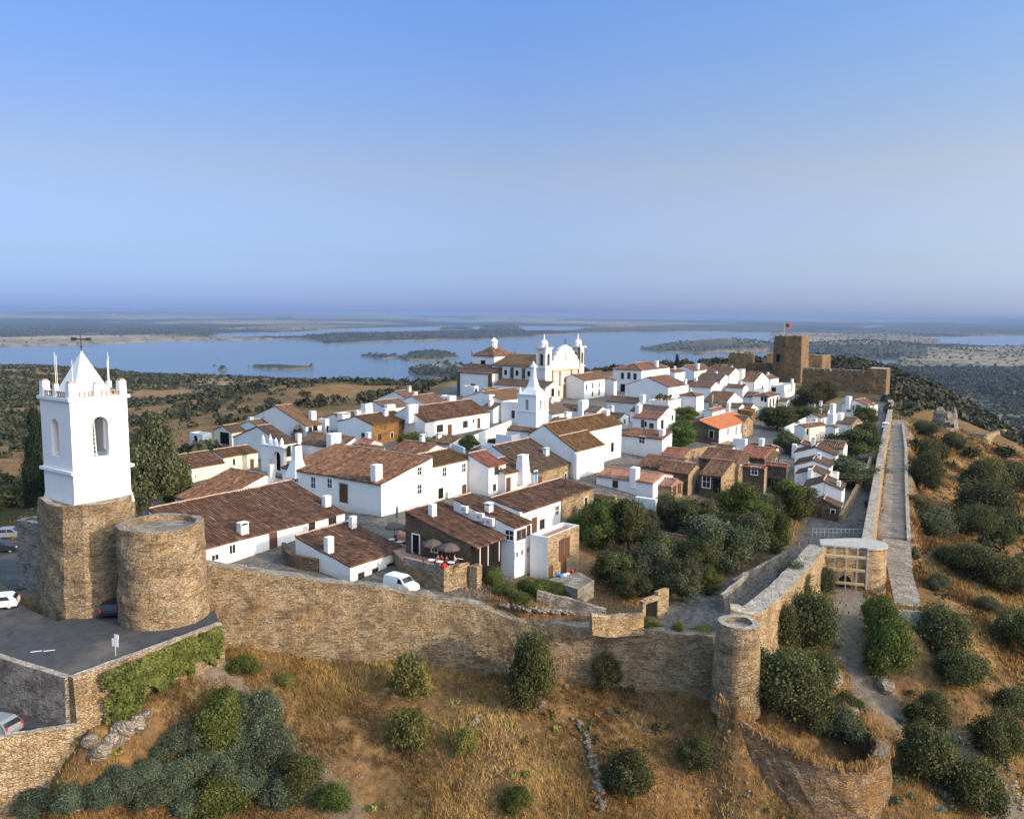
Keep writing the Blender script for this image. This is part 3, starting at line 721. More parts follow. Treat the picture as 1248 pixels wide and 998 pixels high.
# ---------------------------------------------------------------- houses
CORR = 0.42
class Roof:
    def __init__(self): self.V = []; self.F = []; self.U = []; self.M = []; self.n = 0
    def grid(self, P, Q, m=0):
        """P (a,b,3) points, Q (a,b,2) uv"""
        a, b = P.shape[:2]; i = np.arange(a * b).reshape(a, b) + self.n
        f = np.stack([i[:-1, :-1], i[1:, :-1], i[1:, 1:], i[:-1, 1:]], -1).reshape(-1, 4)
        self.V.append(P.reshape(-1, 3)); self.U.append(Q.reshape(-1, 2)); self.F.append(f); self.M.append(np.full(len(f), m)); self.n += a * b
    def plane(self, o, e, s, Le, run, e0=None, e1=None, near=True, seed=0):
        """o: lower left corner at the eave; e: unit along the eave; s: vector up the slope per metre of run; e0/e1: eave limits as functions of run"""
        o = np.array(o, float); e = np.array(e, float); s = np.array(s, float)
        step = CORR / 5 if near else 0.8
        na = max(2, int(Le / step) + 1); nb = max(3, int(run / (0.9 if near else 2.0)) + 2)
        tt = np.linspace(0, 1, na); rr = np.linspace(0, run, nb)
        lo = np.array([e0(r) if e0 else 0.0 for r in rr]); hi = np.array([e1(r) if e1 else Le for r in rr])
        E = lo[None, :] + tt[:, None] * (hi - lo)[None, :]; S = np.broadcast_to(rr[None, :], E.shape)
        sl = np.linalg.norm(s)
        P = o + E[..., None] * e + S[..., None] * s
        wx = P[..., 0] + seed * 13.7; wy = P[..., 1]
        dz = (fbm(wx / 2.3, wy / 2.3, 71, 3) - 0.5) * 0.16 - 0.10 * np.sin(np.pi * S / max(run, .1)) * fbm(E / 5.0 + seed, S * 0 + seed, 5, 2)
        if near: dz = dz + 0.085 * np.sin(2 * np.pi * E / CORR) + (vnoise(np.floor(E / CORR), np.floor(S / .8), seed) - .5) * .035
        P = P.copy(); P[..., 2] += dz + 0.10
        self.grid(P, np.stack([E, S * sl], -1))
        # eave lip and verges
        def lip(A, B):
            L = np.stack([A, A - np.array([0, 0, 0.17])], 1); u = np.stack([np.stack([np.arange(len(A)) * step, np.zeros(len(A))], -1)] * 2, 1)
            self.grid(L, u)
        lip(P[:, 0], None); lip(P[0, :], None); lip(P[-1, :], None)
        Pb = P.copy(); Pb = o + E[[0, -1]][:, [0, -1]][..., None] * e + S[[0, -1]][:, [0, -1]][..., None] * s
        Pb[..., 2] -= 0.07
        self.grid(Pb, np.zeros((2, 2, 2)))
    def ridge(self, a, b, r=0.14, m=1):
        a = np.array(a, float); b = np.array(b, float); d = b - a; L = np.linalg.norm(d)
        if L < 0.2: return
        d /= L; t = np.array([-d[1], d[0], 0]); t /= np.linalg.norm(t) + 1e-9
        n = max(2, int(L / 0.5)); ts = np.linspace(0, L, n)
        th = np.linspace(0, np.pi, 5)
        P = a + ts[:, None, None] * d + r * np.cos(th)[None, :, None] * t + (r * 0.9 * np.sin(th)[None, :, None] + 0.04) * np.array([0, 0, 1])
        P[..., 2] += ((vnoise(ts * 2, ts * 0, 3) - .5) * 0.06)[:, None] + 0.05
        self.grid(P, np.stack(np.meshgrid(ts, th, indexing='ij'), -1), m)
    def build(self, mats, parent, name='roof'):
        V = np.concatenate(self.V); F = np.concatenate(self.F); U = np.concatenate(self.U)
        o = mesh_np(name, V, F, mats, parent=parent, uv=U)
        o.data.polygons.foreach_set("material_index", np.concatenate(self.M).astype(np.int32)); o.data.update()
        return o

HOUSES = []
class House: pass

def solve_len(a, d, z, target):
    lo, hi = 0.3, 70.0
    p0 = proj((a[0] + d[0] * lo, a[1] + d[1] * lo, z))[0]; p1 = proj((a[0] + d[0] * hi, a[1] + d[1] * hi, z))[0]
    s = 1 if p1 > p0 else -1
    for _ in range(40):
        m = (lo + hi) / 2
        if (proj((a[0] + d[0] * m, a[1] + d[1] * m, z))[0] - target) * s < 0: lo = m
        else: hi = m
    return (lo + hi) / 2

def house(label, A, top, L, R, roof='gR', th=55.0, rg=None, rgl=None, wall='white', wallR=None, rm='roof', pitch=0.36, wins=(), chims=(),
          cat='house', name='house', group=None, parent=None, gz=None, out=False, floor='terra', parapet=0.5, ov=0.22, ridge=True, mort=True):
    """A: pixel of the near corner on the ground; top: pixel row of the eave at that corner; L, R: pixel columns of the far ends of the
    two visible walls (negative: metres); roof: g gable / s lean-to, R or L for the wall under the eave; hip; flat"""
    H = House()
    a = at_z(A[0], A[1], gz) if gz is not None else (ground_px(*A) if out else village_px(*A))
    t = math.radians(th); u = np.array([math.cos(t), math.sin(t)]); v = np.array([-math.sin(t), math.cos(t)])
    d = ray(A[0] + (0 if abs(top - A[1]) < 60 else 0), top)
    k = ((a[:2] - CAM[:2]) @ d[:2]) / (d[:2] @ d[:2]); ze = CAM[2] + d[2] * k
    lr = -R if R < 0 else solve_len(a, u, ze, R)
    ll = -L if L < 0 else solve_len(a, v, ze, L)
    g0 = a[2]; h = ze - g0
    D = math.hypot(a[0], a[1]); near = D < 190
    def plane_hit(px, py, axis, off):
        dd = ray(px, py); o = np.array([a[0], a[1]]); n = v if axis == 'v' else u
        kk = ((o - CAM[:2]) @ n + off) / (dd[:2] @ n)
        P = CAM + dd * kk; q = P[:2] - o
        return float(q @ u), float(q @ v), float(P[2])
    if rg or rgl:
        try:
            if roof in ('gR', 'sR'):
                uu, vv, zz = plane_hit(*(rg or rgl), 'u', lr if rg else 0.0); wv, rise = vv, zz - ze
            else:
                uu, vv, zz = plane_hit(*(rg or rgl), 'v', 0.0 if rg else ll); wv, rise = uu, zz - ze
            if 0.8 < wv < 28:
                pitch = min(0.62, max(0.14, rise / wv))
                full = wv * (2 if roof[0] == 'g' else 1)
                if roof[1] == 'R': ll = full
                else: lr = full
                H.note = f'rg w={wv:.1f} rise={rise:.1f}'
            else: H.note = f'RG BAD w={wv:.1f} rise={rise:.1f}'
        except Exception as ex: H.note = str(ex)
    H.a, H.u, H.v, H.lr, H.ll, H.h, H.g0, H.D = a, u, v, lr, ll, h, g0, D
    if parent is None:
        root = empty(name, (a[0], a[1], g0), t)
        tag(root, label, cat, group)
    else: root = parent
    H.root = root
    M4 = Matrix.Translation((a[0], a[1], g0)) @ Matrix.Rotation(t, 4, 'Z')
    if parent is not None:
        base = parent.matrix_world.copy() if False else Matrix.Translation(parent.location) @ Matrix.Rotation(parent.rotation_euler[2], 4, 'Z')
        rel = base.inverted() @ M4
    else: rel = Matrix.Identity(4)
    H.rel = rel
    def rz(x, y):
        """roof height above the ground at local x (along R wall), y (along L wall)"""
        if roof == 'gR': return h + pitch * min(y, ll - y)
        if roof == 'gL': return h + pitch * min(x, lr - x)
        if roof == 'sR': return h + pitch * y
        if roof == 'sL': return h + pitch * x
        if roof == 'hip': return h + pitch * min(x, lr - x, y, ll - y)
        return h - 0.4
    H.rz = rz
    mb = MB()
    zb = -2.5
    def wl(p, q, mids, m):
        pts = [p] + mids + [q]
        L_ = [0]
        for i in range(1, len(pts)): L_.append(L_[-1] + math.hypot(pts[i][0] - pts[i - 1][0], pts[i][1] - pts[i - 1][1]))
        f = [(p[0], p[1], zb), (q[0], q[1], zb)] + [(x, y, rz(x, y) + (0.4 if roof == 'flat' else 0)) for x, y in pts[::-1]]
        off = random.random() * 50
        uv = [(off, zb), (off + L_[-1], zb)] + [(off + l, z[2]) for l, z in zip(L_[::-1], f[2:])]
        mb.face(f, uv, m)
    gm = [(lr / 2, 0)] if roof == 'gL' else []
    wl((0, 0), (lr, 0), gm, 1 if wallR else 0)
    wl((lr, 0), (lr, ll), [(lr, ll / 2)] if roof == 'gR' else [], 0)
    wl((lr, ll), (0, ll), [(lr / 2, ll)] if roof == 'gL' else [], 0)
    wl((0, ll), (0, 0), [(0, ll / 2)] if roof == 'gR' else [], 0)
    if roof == 'flat':
        w_ = 0.28; z0, z1 = h - 0.4, h + 0.0
        for (x0, x1, y0, y1) in ((w_, lr - w_, w_, w_), (w_, lr - w_, ll - w_, ll - w_)):
            mb.face([(x0, y0, z0), (x1, y1, z0), (x1, y1, z1), (x0, y0, z1)])
        for (x0, x1, y0, y1) in ((w_, w_, w_, ll - w_), (lr - w_, lr - w_, w_, ll - w_)):
            mb.face([(x0, y0, z0), (x1, y1, z0), (x1, y1, z1), (x0, y0, z1)])
        for p in (((0, 0), (lr, 0), (lr - w_, w_), (w_, w_)), ((lr, 0), (lr, ll), (lr - w_, ll - w_), (lr - w_, w_)), ((lr, ll), (0, ll), (w_, ll - w_), (lr - w_, ll - w_)), ((0, ll), (0, 0), (w_, w_), (w_, ll - w_))):
            mb.face([(x, y, z1) for x, y in p])
    wo = mb.build('wall', [MT[wall]] + ([MT[wallR]] if wallR else []), root); wo.matrix_local = rel
    H.wall = wo
    # roof
    if roof == 'flat':
        rb = MB(); rb.face([(0.28, .28, h - 0.4), (lr - .28, .28, h - 0.4), (lr - .28, ll - .28, h - 0.4), (.28, ll - .28, h - 0.4)])
        ro = rb.build('roof', MT[floor], root)
    else:
        r = Roof(); sd = int(a[0] * 7 + a[1]) % 97
        b = ov
        def sv(dx, dy): return (dx, dy, pitch)
        if roof in ('gR', 'sR'):
            run = ll / 2 if roof == 'gR' else ll
            r.plane((-0.06, -b, h - pitch * b), (1, 0, 0), sv(0, 1), lr + .12, run + b, near=near, seed=sd)
            if roof == 'gR':
                r.plane((lr + .06, ll + b, h - pitch * b), (-1, 0, 0), sv(0, -1), lr + .12, run + b, near=near, seed=sd + 1)
            zr = h + pitch * run + 0.08
            r.ridge((0, run, zr), (lr, run, zr), m=1 if mort else 0)
        elif roof in ('gL', 'sL'):
            run = lr / 2 if roof == 'gL' else lr
            r.plane((-b, ll + .06, h - pitch * b), (0, -1, 0), sv(1, 0), ll + .12, run + b, near=near, seed=sd)
            if roof == 'gL':
                r.plane((lr + b, -.06, h - pitch * b), (0, 1, 0), sv(-1, 0), ll + .12, run + b, near=near, seed=sd + 1)
            zr = h + pitch * run + 0.08
            r.ridge((run, 0, zr), (run, ll, zr), m=1 if mort else 0)
        else:
            mn = min(lr, ll) / 2; run = mn + b
            Lr, Ll = lr + 2 * b, ll + 2 * b
            def pl(o, e, s, Le):
                r.plane(o, e, s, Le, run, e0=lambda q: q, e1=lambda q, Le=Le: max(Le - q, q + 1e-3), near=near, seed=sd)
            z0 = h - pitch * b
            pl((-b, -b, z0), (1, 0, 0), sv(0, 1), Lr); pl((lr + b, -b, z0), (0, 1, 0), sv(-1, 0), Ll)
            pl((lr + b, ll + b, z0), (-1, 0, 0), sv(0, -1), Lr); pl((-b, ll + b, z0), (0, -1, 0), sv(1, 0), Ll)
            zr = h + pitch * mn + 0.08
            c = [(mn, mn, zr), (lr - mn, ll - mn, zr)]
            if lr >= ll: c = [(mn, mn, zr), (lr - mn, mn, zr)]
            else: c = [(mn, mn, zr), (mn, ll - mn, zr)]
            r.ridge(c[0], c[1])
            for cc, tgt in (((0, 0), c[0]), ((lr, 0), c[0] if lr < ll else c[1]), ((0, ll), c[1] if lr < ll else c[0]), ((lr, ll), c[1])):
                r.ridge((cc[0], cc[1], h + 0.05), tgt)
        ro = r.build([MT[rm], MT['mortar']], root)
    ro.matrix_local = rel
    H.roof = ro
    HOUSES.append((label, H))
    for wn in wins: add_window(H, *wn)
    for c in chims: add_chimney(H, *c)
    return H

def add_window(H, face, px, py, w=0.9, h=1.2, kind='w'):
    dd = ray(px, py); o = np.array([H.a[0], H.a[1]]); n = H.v if face == 'R' else H.u
    kk = ((o - CAM[:2]) @ n) / (dd[:2] @ n)
    P = CAM + dd * kk; q = P[:2] - o
    s = float(q @ (H.u if face == 'R' else H.v)); z = float(P[2]) - H.g0
    lim = H.lr if face == 'R' else H.ll
    s = min(max(s, w / 2 + .15), lim - w / 2 - .15)
    window_local(H, face, s, z, w, h, kind)

def window_local(H, face, s, z, w, h, kind='w'):
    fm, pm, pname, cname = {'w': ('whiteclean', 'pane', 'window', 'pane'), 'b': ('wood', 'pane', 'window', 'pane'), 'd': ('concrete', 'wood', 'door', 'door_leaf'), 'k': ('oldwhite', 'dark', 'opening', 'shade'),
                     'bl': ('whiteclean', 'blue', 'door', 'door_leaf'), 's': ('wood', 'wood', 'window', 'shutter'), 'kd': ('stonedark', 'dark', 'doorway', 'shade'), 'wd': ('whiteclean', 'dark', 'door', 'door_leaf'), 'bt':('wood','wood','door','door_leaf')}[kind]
    f = 0.13 if kind in ('w', 'd', 'kd', 'wd') else 0.09
    # local box: s along wall, n outward, z
    def bx(mb, s0, s1, n0, n1, z0, z1, m=0):
        if face == 'R': mb.box(s0, s1, -n1, -n0, z0, z1, m)
        else: mb.box(-n1, -n0, s0, s1, z0, z1, m)
    far = H.D > 185
    x0, x1, z0, z1 = s - w / 2, s + w / 2, z - h / 2, z + h / 2
    a = MB(); p = MB()
    bx(a, x0 - f, x0, -0.05, 0.06, z0 - f, z1 + f); bx(a, x1, x1 + f, -0.05, 0.06, z0 - f, z1 + f)
    bx(a, x0, x1, -0.05, 0.06, z1, z1 + f)
    if pname == 'window': bx(a, x0 - f, x1 + f, -0.05, 0.11, z0 - f, z0)
    tgt = a if far else p; mi = 1 if far else 0
    bx(tgt, x0, x1, -0.06, 0.012, z0, z1, mi)
    if kind in ('w', 'b') and not far:
        bx(a, s - 0.03, s + 0.03, -0.05, 0.03, z0, z1); 
        if h > 1.0: bx(a, x0, x1, -0.05, 0.028, z - 0.03, z + 0.03)
    if kind == 's':
        bx(tgt, s - 0.02, s + 0.02, -0.05, 0.03, z0, z1, mi)
    o = a.build(pname, [MT[fm], MT[pm]] if far else MT[fm], H.root)
    o.matrix_local = H.rel
    if not far:
        c = p.build(cname, MT[pm], o); c.matrix_local = Matrix.Identity(4)
    return o

def add_chimney(H, px, py, ptop, w=0.9, kind='c', d=None, mat='white'):
    """px, py: middle of the foot on the roof, ptop: pixel row of the top; w: width in metres along the R wall"""
    dd = ray(px, py); best = None
    k0 = H.D / math.hypot(dd[0], dd[1])
    for k in np.linspace(k0 * 0.93, k0 * 1.35, 400):
        P = CAM + dd * k; q = P[:2] - H.a[:2]; x, y = float(q @ H.u), float(q @ H.v)
        if -0.3 <= x <= H.lr + .3 and -0.3 <= y <= H.ll + .3 and P[2] - H.g0 <= H.rz(min(max(x, 0), H.lr), min(max(y, 0), H.ll)):
            best = (x, y, P[2] - H.g0); break
    fb = best is None
    if fb:
        print('chimney off roof', px, py)
        q = at_D(px, py, H.a[1] + 2)[:2] - H.a[:2]
        x = min(max(float(q @ H.u), .5), H.lr - .5); y = min(max(float(q @ H.v), .5), H.ll - .5); best = (x, y, H.rz(x, y))
    x, y, z = best
    P = H.a[:2] + H.u * x + H.v * y
    dd = ray(px, ptop); k = (P @ dd[:2]) / (dd[:2] @ dd[:2]); zt = CAM[2] + dd[2] * k - H.g0
    if fb: zt = z + min(2.5, (py - ptop) * H.D / F_PX)
    hh = max(0.5, zt - z); d = d or w * 0.75
    m = MB(); x0, x1, y0, y1 = x - w / 2, x + w / 2, y - d / 2, y + d / 2
    zb = z - 0.9 - 0.3 * w
    if kind == 'c':
        m.box(x0, x1, y0, y1, zb, zt - 0.35)
        for sx in (x0, x1 - 0.12):
            m.box(sx, sx + 0.12, y0, y1, zt - 0.35, zt - 0.1)
        m.box(x0 + .12, x1 - .12, y0 + .1, y1 - .1, zt - 0.36, zt - 0.15, 1)
        m.box(x0 - .05, x1 + .05, y0 - .05, y1 + .05, zt - 0.1, zt)
    elif kind == 't':   # flared foot, tall shaft
        f = w * 0.55
        m.face([(x0 - f, y0 - f, zb), (x1 + f, y0 - f, zb), (x1, y0, z + hh * .38), (x0, y0, z + hh * .38)])
        m.face([(x0 - f, y1 + f, zb), (x0 - f, y0 - f, zb), (x0, y0, z + hh * .38), (x0, y1, z + hh * .38)])
        m.face([(x1 + f, y0 - f, zb), (x1 + f, y1 + f, zb), (x1, y1, z + hh * .38), (x1, y0, z + hh * .38)])
        m.face([(x1 + f, y1 + f, zb), (x0 - f, y1 + f, zb), (x0, y1, z + hh * .38), (x1, y1, z + hh * .38)])
        m.box(x0, x1, y0, y1, z + hh * .37, zt, taper=w * .05)
        m.box(x0 + .1, x1 - .1, y0 + .1, y1 - .1, zt, zt + 0.12, 1)
    elif kind == 'k':   # broad kitchen chimney, tapering
        m.box(x0, x1, y0, y1, zb, zt - .15, taper=w * .16)
        m.box(x0 + w * .12, x1 - w * .12, y0 + w * .12, y1 - w * .12, zt - .15, zt)
    elif kind == 'b':   # plain block
        m.box(x0, x1, y0, y1, zb, zt)
    elif kind == 's':   # stack in two stages
        m.box(x0, x1, y0, y1, zb, z + hh * .5, taper=.06); m.box(x0 + w * .16, x1 - w * .16, y0 + w * .16, y1 - w * .16, z + hh * .5, zt)
    elif kind == 'p':   # pinnacle
        m.lathe([(w * .5, z - .4), (w * .5, z + hh * .3), (w * .3, z + hh * .4), (w * .42, z + hh * .55), (0.02, zt)], x, y, 8)
    # parent: roof local == house local
    o = m.build('chimney', [MT[mat], MT['dark']], H.roof)
    o.matrix_local = Matrix.Identity(4)
    return o
# ---------------------------------------------------------------- ramparts, towers, gates
def rampart(name, label, cat, pts, th, zbot=None, mat='stone', topmat='walltop', batter=0.35, rough=0.16, group=None, step=0.6, erode=0.25, rows=9, depth=None):
    """wall along pts (x,y,ztop); the outer face is on the right-hand side of the run"""
    P = np.array(pts, float); seg = np.linalg.norm(np.diff(P[:, :2], axis=0), axis=1); s = np.concatenate([[0], np.cumsum(seg)])
    n = max(3, int(s[-1] / step) + 1); t = np.linspace(0, s[-1], n)
    X = np.stack([np.interp(t, s, P[:, k]) for k in range(3)], -1)
    if len(pts) > 2 and n > 12:
        ker = np.array([1, 2, 3, 2, 1.]) / 9
        for k in range(2):
            pad = np.concatenate([[X[0, k]] * 2, X[:, k], [X[-1, k]] * 2]); q = np.convolve(pad, ker, 'valid'); q[0] = X[0, k]; q[-1] = X[-1, k]; X[:, k] = q
    T = np.gradient(X[:, :2], axis=0); T /= np.linalg.norm(T, axis=1)[:, None] + 1e-9
    N = np.stack([T[:, 1], -T[:, 0]], -1)
    if erode: X[:, 2] += (fbm(t / 1.6, t * 0 + 3, 61, 3) - .5) * erode * 2
    out = X[:, :2] + N * th / 2; inn = X[:, :2] - N * th / 2
    if depth is not None: zo = X[:, 2] - depth; zi = zo
    else: zo = terrain(out[:, 0] + N[:, 0], out[:, 1] + N[:, 1]) - 1.0; zi = np.minimum(terrain(inn[:, 0] - N[:, 0] * 1.5, inn[:, 1] - N[:, 1] * 1.5) - 0.5, X[:, 2] - .3)
    r = Roof()
    k = np.linspace(0, 1, rows)
    Z = X[:, 2][:, None] * (1 - k) + zo[:, None] * k
    off = batter * k[None, :] + (fbm(t[:, None] / 1.3 + 0 * k, Z / 0.9, 63, 4) - .5) * rough * 2 * np.minimum(1, k[None, :] * 6 + .3)
    PO = np.concatenate([out[:, None, :] + N[:, None, :] * off[..., None], Z[..., None]], -1)
    r.grid(PO, np.stack([np.broadcast_to(t[:, None], Z.shape), Z], -1), 0)
    c = np.linspace(0, 1, 5)
    C = out[:, None, :] * (1 - c)[None, :, None] + inn[:, None, :] * c[None, :, None]
    C[:, 0] = PO[:, 0, :2]
    zz = X[:, 2][:, None] + (fbm(t[:, None] / 0.7 + 0 * c, c[None, :] * 3 + 0 * t[:, None], 65, 3) - .5) * rough * 1.2
    zz[:, 0] = PO[:, 0, 2]
    r.grid(np.concatenate([C, zz[..., None]], -1), np.stack([np.broadcast_to(t[:, None], zz.shape), np.broadcast_to(c[None, :] * th, zz.shape)], -1), 1)
    Zi = zz[:, -1][:, None] * (1 - k) + zi[:, None] * k
    r.grid(np.concatenate([np.broadcast_to(C[:, -1][:, None, :], Zi.shape + (2,)), Zi[..., None]], -1), np.stack([np.broadcast_to(t[:, None] + 40, Zi.shape), Zi], -1), 0)
    for e in (0, -1):
        A = PO[e]; B = np.stack([np.full(rows, C[e, -1, 0]), np.full(rows, C[e, -1, 1]), Zi[e]], -1)
        r.grid(np.stack([A, B], 1), np.stack([np.stack([np.zeros(rows), A[:, 2]], -1), np.stack([np.full(rows, th), A[:, 2]], -1)], 1), 0)
    o = r.build([MT[mat], MT[topmat]], None, name)
    tag(o, label, cat, group)
    return o

def stone_prism(name, plan, z0, z1, mat, topmat='walltop', taper=0.0, rough=0.12, erode=0.4, step=0.8, parent=None, floor_drop=0.0, cren=None, seed=0):
    """stone tower on a plan outline (counter-clockwise), rough faces, worn top"""
    P = np.array(plan, float); c = P.mean(0); Q = np.vstack([P, P[:1]])
    seg = np.linalg.norm(np.diff(Q, axis=0), axis=1); s = np.concatenate([[0], np.cumsum(seg)])
    t = np.unique(np.concatenate([np.linspace(0, s[-1], int(s[-1] / step) + 2), s]))
    X = np.stack([np.interp(t, s, Q[:, k]) for k in range(2)], -1)
    rows = max(4, int((z1 - z0) / step)); k = np.linspace(0, 1, rows)
    top = z1 + (fbm(t / 1.5, t * 0 + seed, 77 + seed, 3) - .5) * erode * 2
    if cren: top = top + np.where(((t / cren) % 1.0) < 0.5, 0.0, -0.9)
    top[-1] = top[0]
    Z = top[:, None] * (1 - k) + z0 * k
    d = X - c; L = np.linalg.norm(d, axis=1, keepdims=True); d = d / L
    off = taper * k[None, :] + (fbm(t[:, None] / 1.2 + 0 * k, Z / 1.0 + seed, 79, 4) - .5) * rough * 2
    off[-1] = off[0]
    PO = np.concatenate([X[:, None, :] + d[:, None, :] * off[..., None], Z[..., None]], -1)
    r = Roof(); r.grid(PO[::-1], np.stack([np.broadcast_to(t[:, None], Z.shape), Z], -1)[::-1], 0)
    ring = np.stack([PO[:, 0], np.concatenate([X - d * 0.7, top[:, None]], -1)], 1)
    r.grid(ring, np.stack([np.stack([t, t * 0], -1), np.stack([t, t * 0 + .7], -1)], 1), 1)
    dn = np.concatenate([X - d * 0.7, np.full((len(X), 1), z1 - floor_drop)], -1)
    r.grid(np.stack([ring[:, 1], dn], 1), np.stack([np.stack([t, top], -1), np.stack([t, dn[:, 2]], -1)], 1), 0)
    ctr = np.broadcast_to(np.array([c[0], c[1], z1 - floor_drop - .05]), dn.shape)
    r.grid(np.stack([dn, ctr], 1), np.stack([dn[:, :2], ctr[:, :2]], 1), 1)
    return r.build([MT[mat], MT[topmat]], parent, name)

def circ(cx, cy, r, n=40, a0=0, a1=360): return [(cx + r * math.cos(math.radians(a0 + (a1 - a0) * k / n)), cy + r * math.sin(math.radians(a0 + (a1 - a0) * k / n))) for k in range(n)]

# front rampart, in two lengths as the tree-covered buttress divides them
rampart('town_wall', 'long brown stone town wall across the picture below the white houses', 'town wall', [p[:2] + (p[2],) for p in WALL_FRONT], 1.5, erode=0.35, topmat='stonegrey')
rampart('town_wall', 'town wall climbing with pale walkway from small round tower to scaffolded gate', 'town wall', [(WALL_FRONT[-1][0] + 1.0, WALL_FRONT[-1][1] + 1.0, 0.6)] + WALL_RIGHT, 2.2, mat='stonegold', erode=0.15)
WALK2 = [(p[0] + .25, p[1], p[2]) for p in WALL_WALK] 
rampart('town_wall', 'straight restored town wall with pale smooth top beside the right street', 'town wall', WALK2, 1.25, mat='stonegold', rough=0.05, erode=0.06, topmat='walltop')
rampart('town_wall', 'thin upper stretch of town wall curving up to the square castle tower', 'town wall', WALL_CASTLE, 1.6, mat='castle', erode=0.2)
rampart('lane_wall', 'low stone wall along the inner side of the right street by the gardens', 'wall', [tuple(at_z(1024, 628, -1.3)), tuple(at_z(1040, 600, -0.6)), tuple(at_z(1058, 566, 0.2)), tuple(at_z(1063, 550, .5))], 0.5, mat='stonegold', topmat='stonegold', rough=.06)

# round tower by the bell tower
tz = 9.4
tw = stone_prism('round_tower', circ(TOWER_PLAN[0] - 1.05, TOWER_PLAN[1], 3.95, 56), -4.5, tz, 'stone', topmat='stonegrey', taper=0.35, rough=0.2, erode=0.15, floor_drop=0.55, step=0.6)
tag(tw, 'big round brown stone tower right of the white bell tower', 'tower')
sp_ = at_z(900, 757, 0.9); SMALL = (sp_[0], sp_[1])
o = stone_prism('round_tower', circ(*SMALL, 1.98, 40), -8.0, 0.9, 'stone', taper=0.4, rough=0.14, erode=0.12, floor_drop=0.5, step=0.5)
tag(o, 'small round stone tower at the corner of the town wall', 'tower')
# sunken stair beside it
r0 = at_z(893, 730, -1.2); r1 = at_z(916, 706, -1.2)
rampart('stair_wall', 'short stone parapet of the stair pit behind the small round tower', 'wall', [(r0[0] - 1.5, r0[1] - 1.0, -.5), (r0[0] - .3, r0[1] + 1, -.5), (r1[0] - .6, r1[1], -.5)], 0.4, mat='stonegrey', rough=.05)

# ---- bell tower
BA = at_z(100, 752, 0.0); bu = np.array([math.cos(math.radians(55)), math.sin(math.radians(55))]); bv = np.array([-bu[1], bu[0]])
def hz(py, P):
    d = ray(proj((P[0], P[1], 10))[0], py); k = (np.array(P[:2]) @ d[:2]) / (d[:2] @ d[:2]); return CAM[2] + d[2] * k
cor = at_D(90.5, 600, BA[1] + 0.4)                 # near edge of the white shaft
zc = 14.0; WR = solve_len(cor, bu, zc, 158.5); WL = solve_len(cor, bv, zc, 53.5)
print('bell tower', WR, WL, cor)
bt = empty('bell_tower', (cor[0], cor[1], 0.0), math.radians(55)); tag(bt, 'tall white bell tower with pyramid roof on a rough stone base', 'bell tower')
zb_, zm, zp, ztop, zap = hz(617, cor), hz(577, cor), hz(487, cor), hz(468, cor), hz(428, cor + np.append(bu * 2, 0) + np.append(bv * 2, 0)) 
# stone base: round-fronted
basep = [(-0.5, WL + .6), (-1.1, WL * .5), (-.9, 0.6), (0.2, -1.0), (1.6, -1.5), (WR * .55, -1.35), (WR * .85, -.7), (WR + .4, 0.3), (WR + .45, WL + .6)]
sb = stone_prism('stone_base', [tuple(p) for p in basep][::1], -3.0, zb_ + .15, 'stone', taper=0.5, rough=0.2, erode=0.3, parent=bt, step=.6)
def arch_wall(mb, W, z0, z1, u0, u1, zs, zsp, th, T, m=0):
    """wall W wide from z0 to z1 with an arched hole u0..u1 from zs to spring zsp; T maps (s, n, z) to a point"""
    r_ = (u1 - u0) / 2; cu = (u0 + u1) / 2
    arc = [(cu - r_ * math.cos(math.pi * k / 10), zsp + r_ * math.sin(math.pi * k / 10)) for k in range(11)]
    for n in (0, -th):
        q = lambda pts: mb.face([T(s, n, z) for s, z in pts], [(s, z) for s, z in pts], m)
        q([(0, z0), (u0, z0), (u0, z1), (0, z1)]); q([(u1, z0), (W, z0), (W, z1), (u1, z1)]); q([(u0, z0), (u1, z0), (u1, zs), (u0, zs)])
        for a, b in zip(arc[:-1], arc[1:]): q([a, b, (b[0], z1), (a[0], z1)])
    rim = [(u0, zs)] + arc + [(u1, zs), (u0, zs)]
    for a, b in zip(rim[:-1], rim[1:]): mb.face([T(a[0], 0, a[1]), T(b[0], 0, b[1]), T(b[0], -th, b[1]), T(a[0], -th, a[1])], m=m)
mb = MB()
TR = lambda s, n, z: (s, -n, z); TL = lambda s, n, z: (-n, s, z)
TRb = lambda s, n, z: (s, WL + n, z); TLb = lambda s, n, z: (WR + n, s, z)
zs, zsp = hz(561, cor) , hz(521, cor)
uR0, uR1 = WR * .36, WR * .64
arch_wall(mb, WR, zb_, zp, uR0, uR1, zs, zsp, 0.55, TR); arch_wall(mb, WR, zb_, zp, uR0, uR1, zs, zsp, 0.55, TRb)
arch_wall(mb, WL, zb_, zp, WL * .41, WL * .67, zs + .1, zsp - .1, 0.55, TL); arch_wall(mb, WL, zb_, zp, WL * .41, WL * .67, zs + .1, zsp - .1, 0.55, TLb)
mb.box(0.3, WR - .3, 0.3, WL - .3, zs - .4, zs - .15); mb.box(.05, WR - .05, .05, WL - .05, zp - .3, zp - .02)
mb.build('shaft', MT['whiteclean'], bt)
for z, e, t_ in ((zm, .3, .3), (zp - .05, .22, .32)):
    cb = MB(); cb.box(-e, WR + e, -e, 0.02, z - t_ / 2, z + t_ / 2); cb.box(-e, WR + e, WL - .02, WL + e, z - t_ / 2, z + t_ / 2)
    cb.box(-e, .02, 0.02, WL - .02, z - t_ / 2, z + t_ / 2); cb.box(WR - .02, WR + e, .02, WL - .02, z - t_ / 2, z + t_ / 2)
    cb.build('cornice', MT['whiteclean'], bt)
skirt = MB(); e = .22
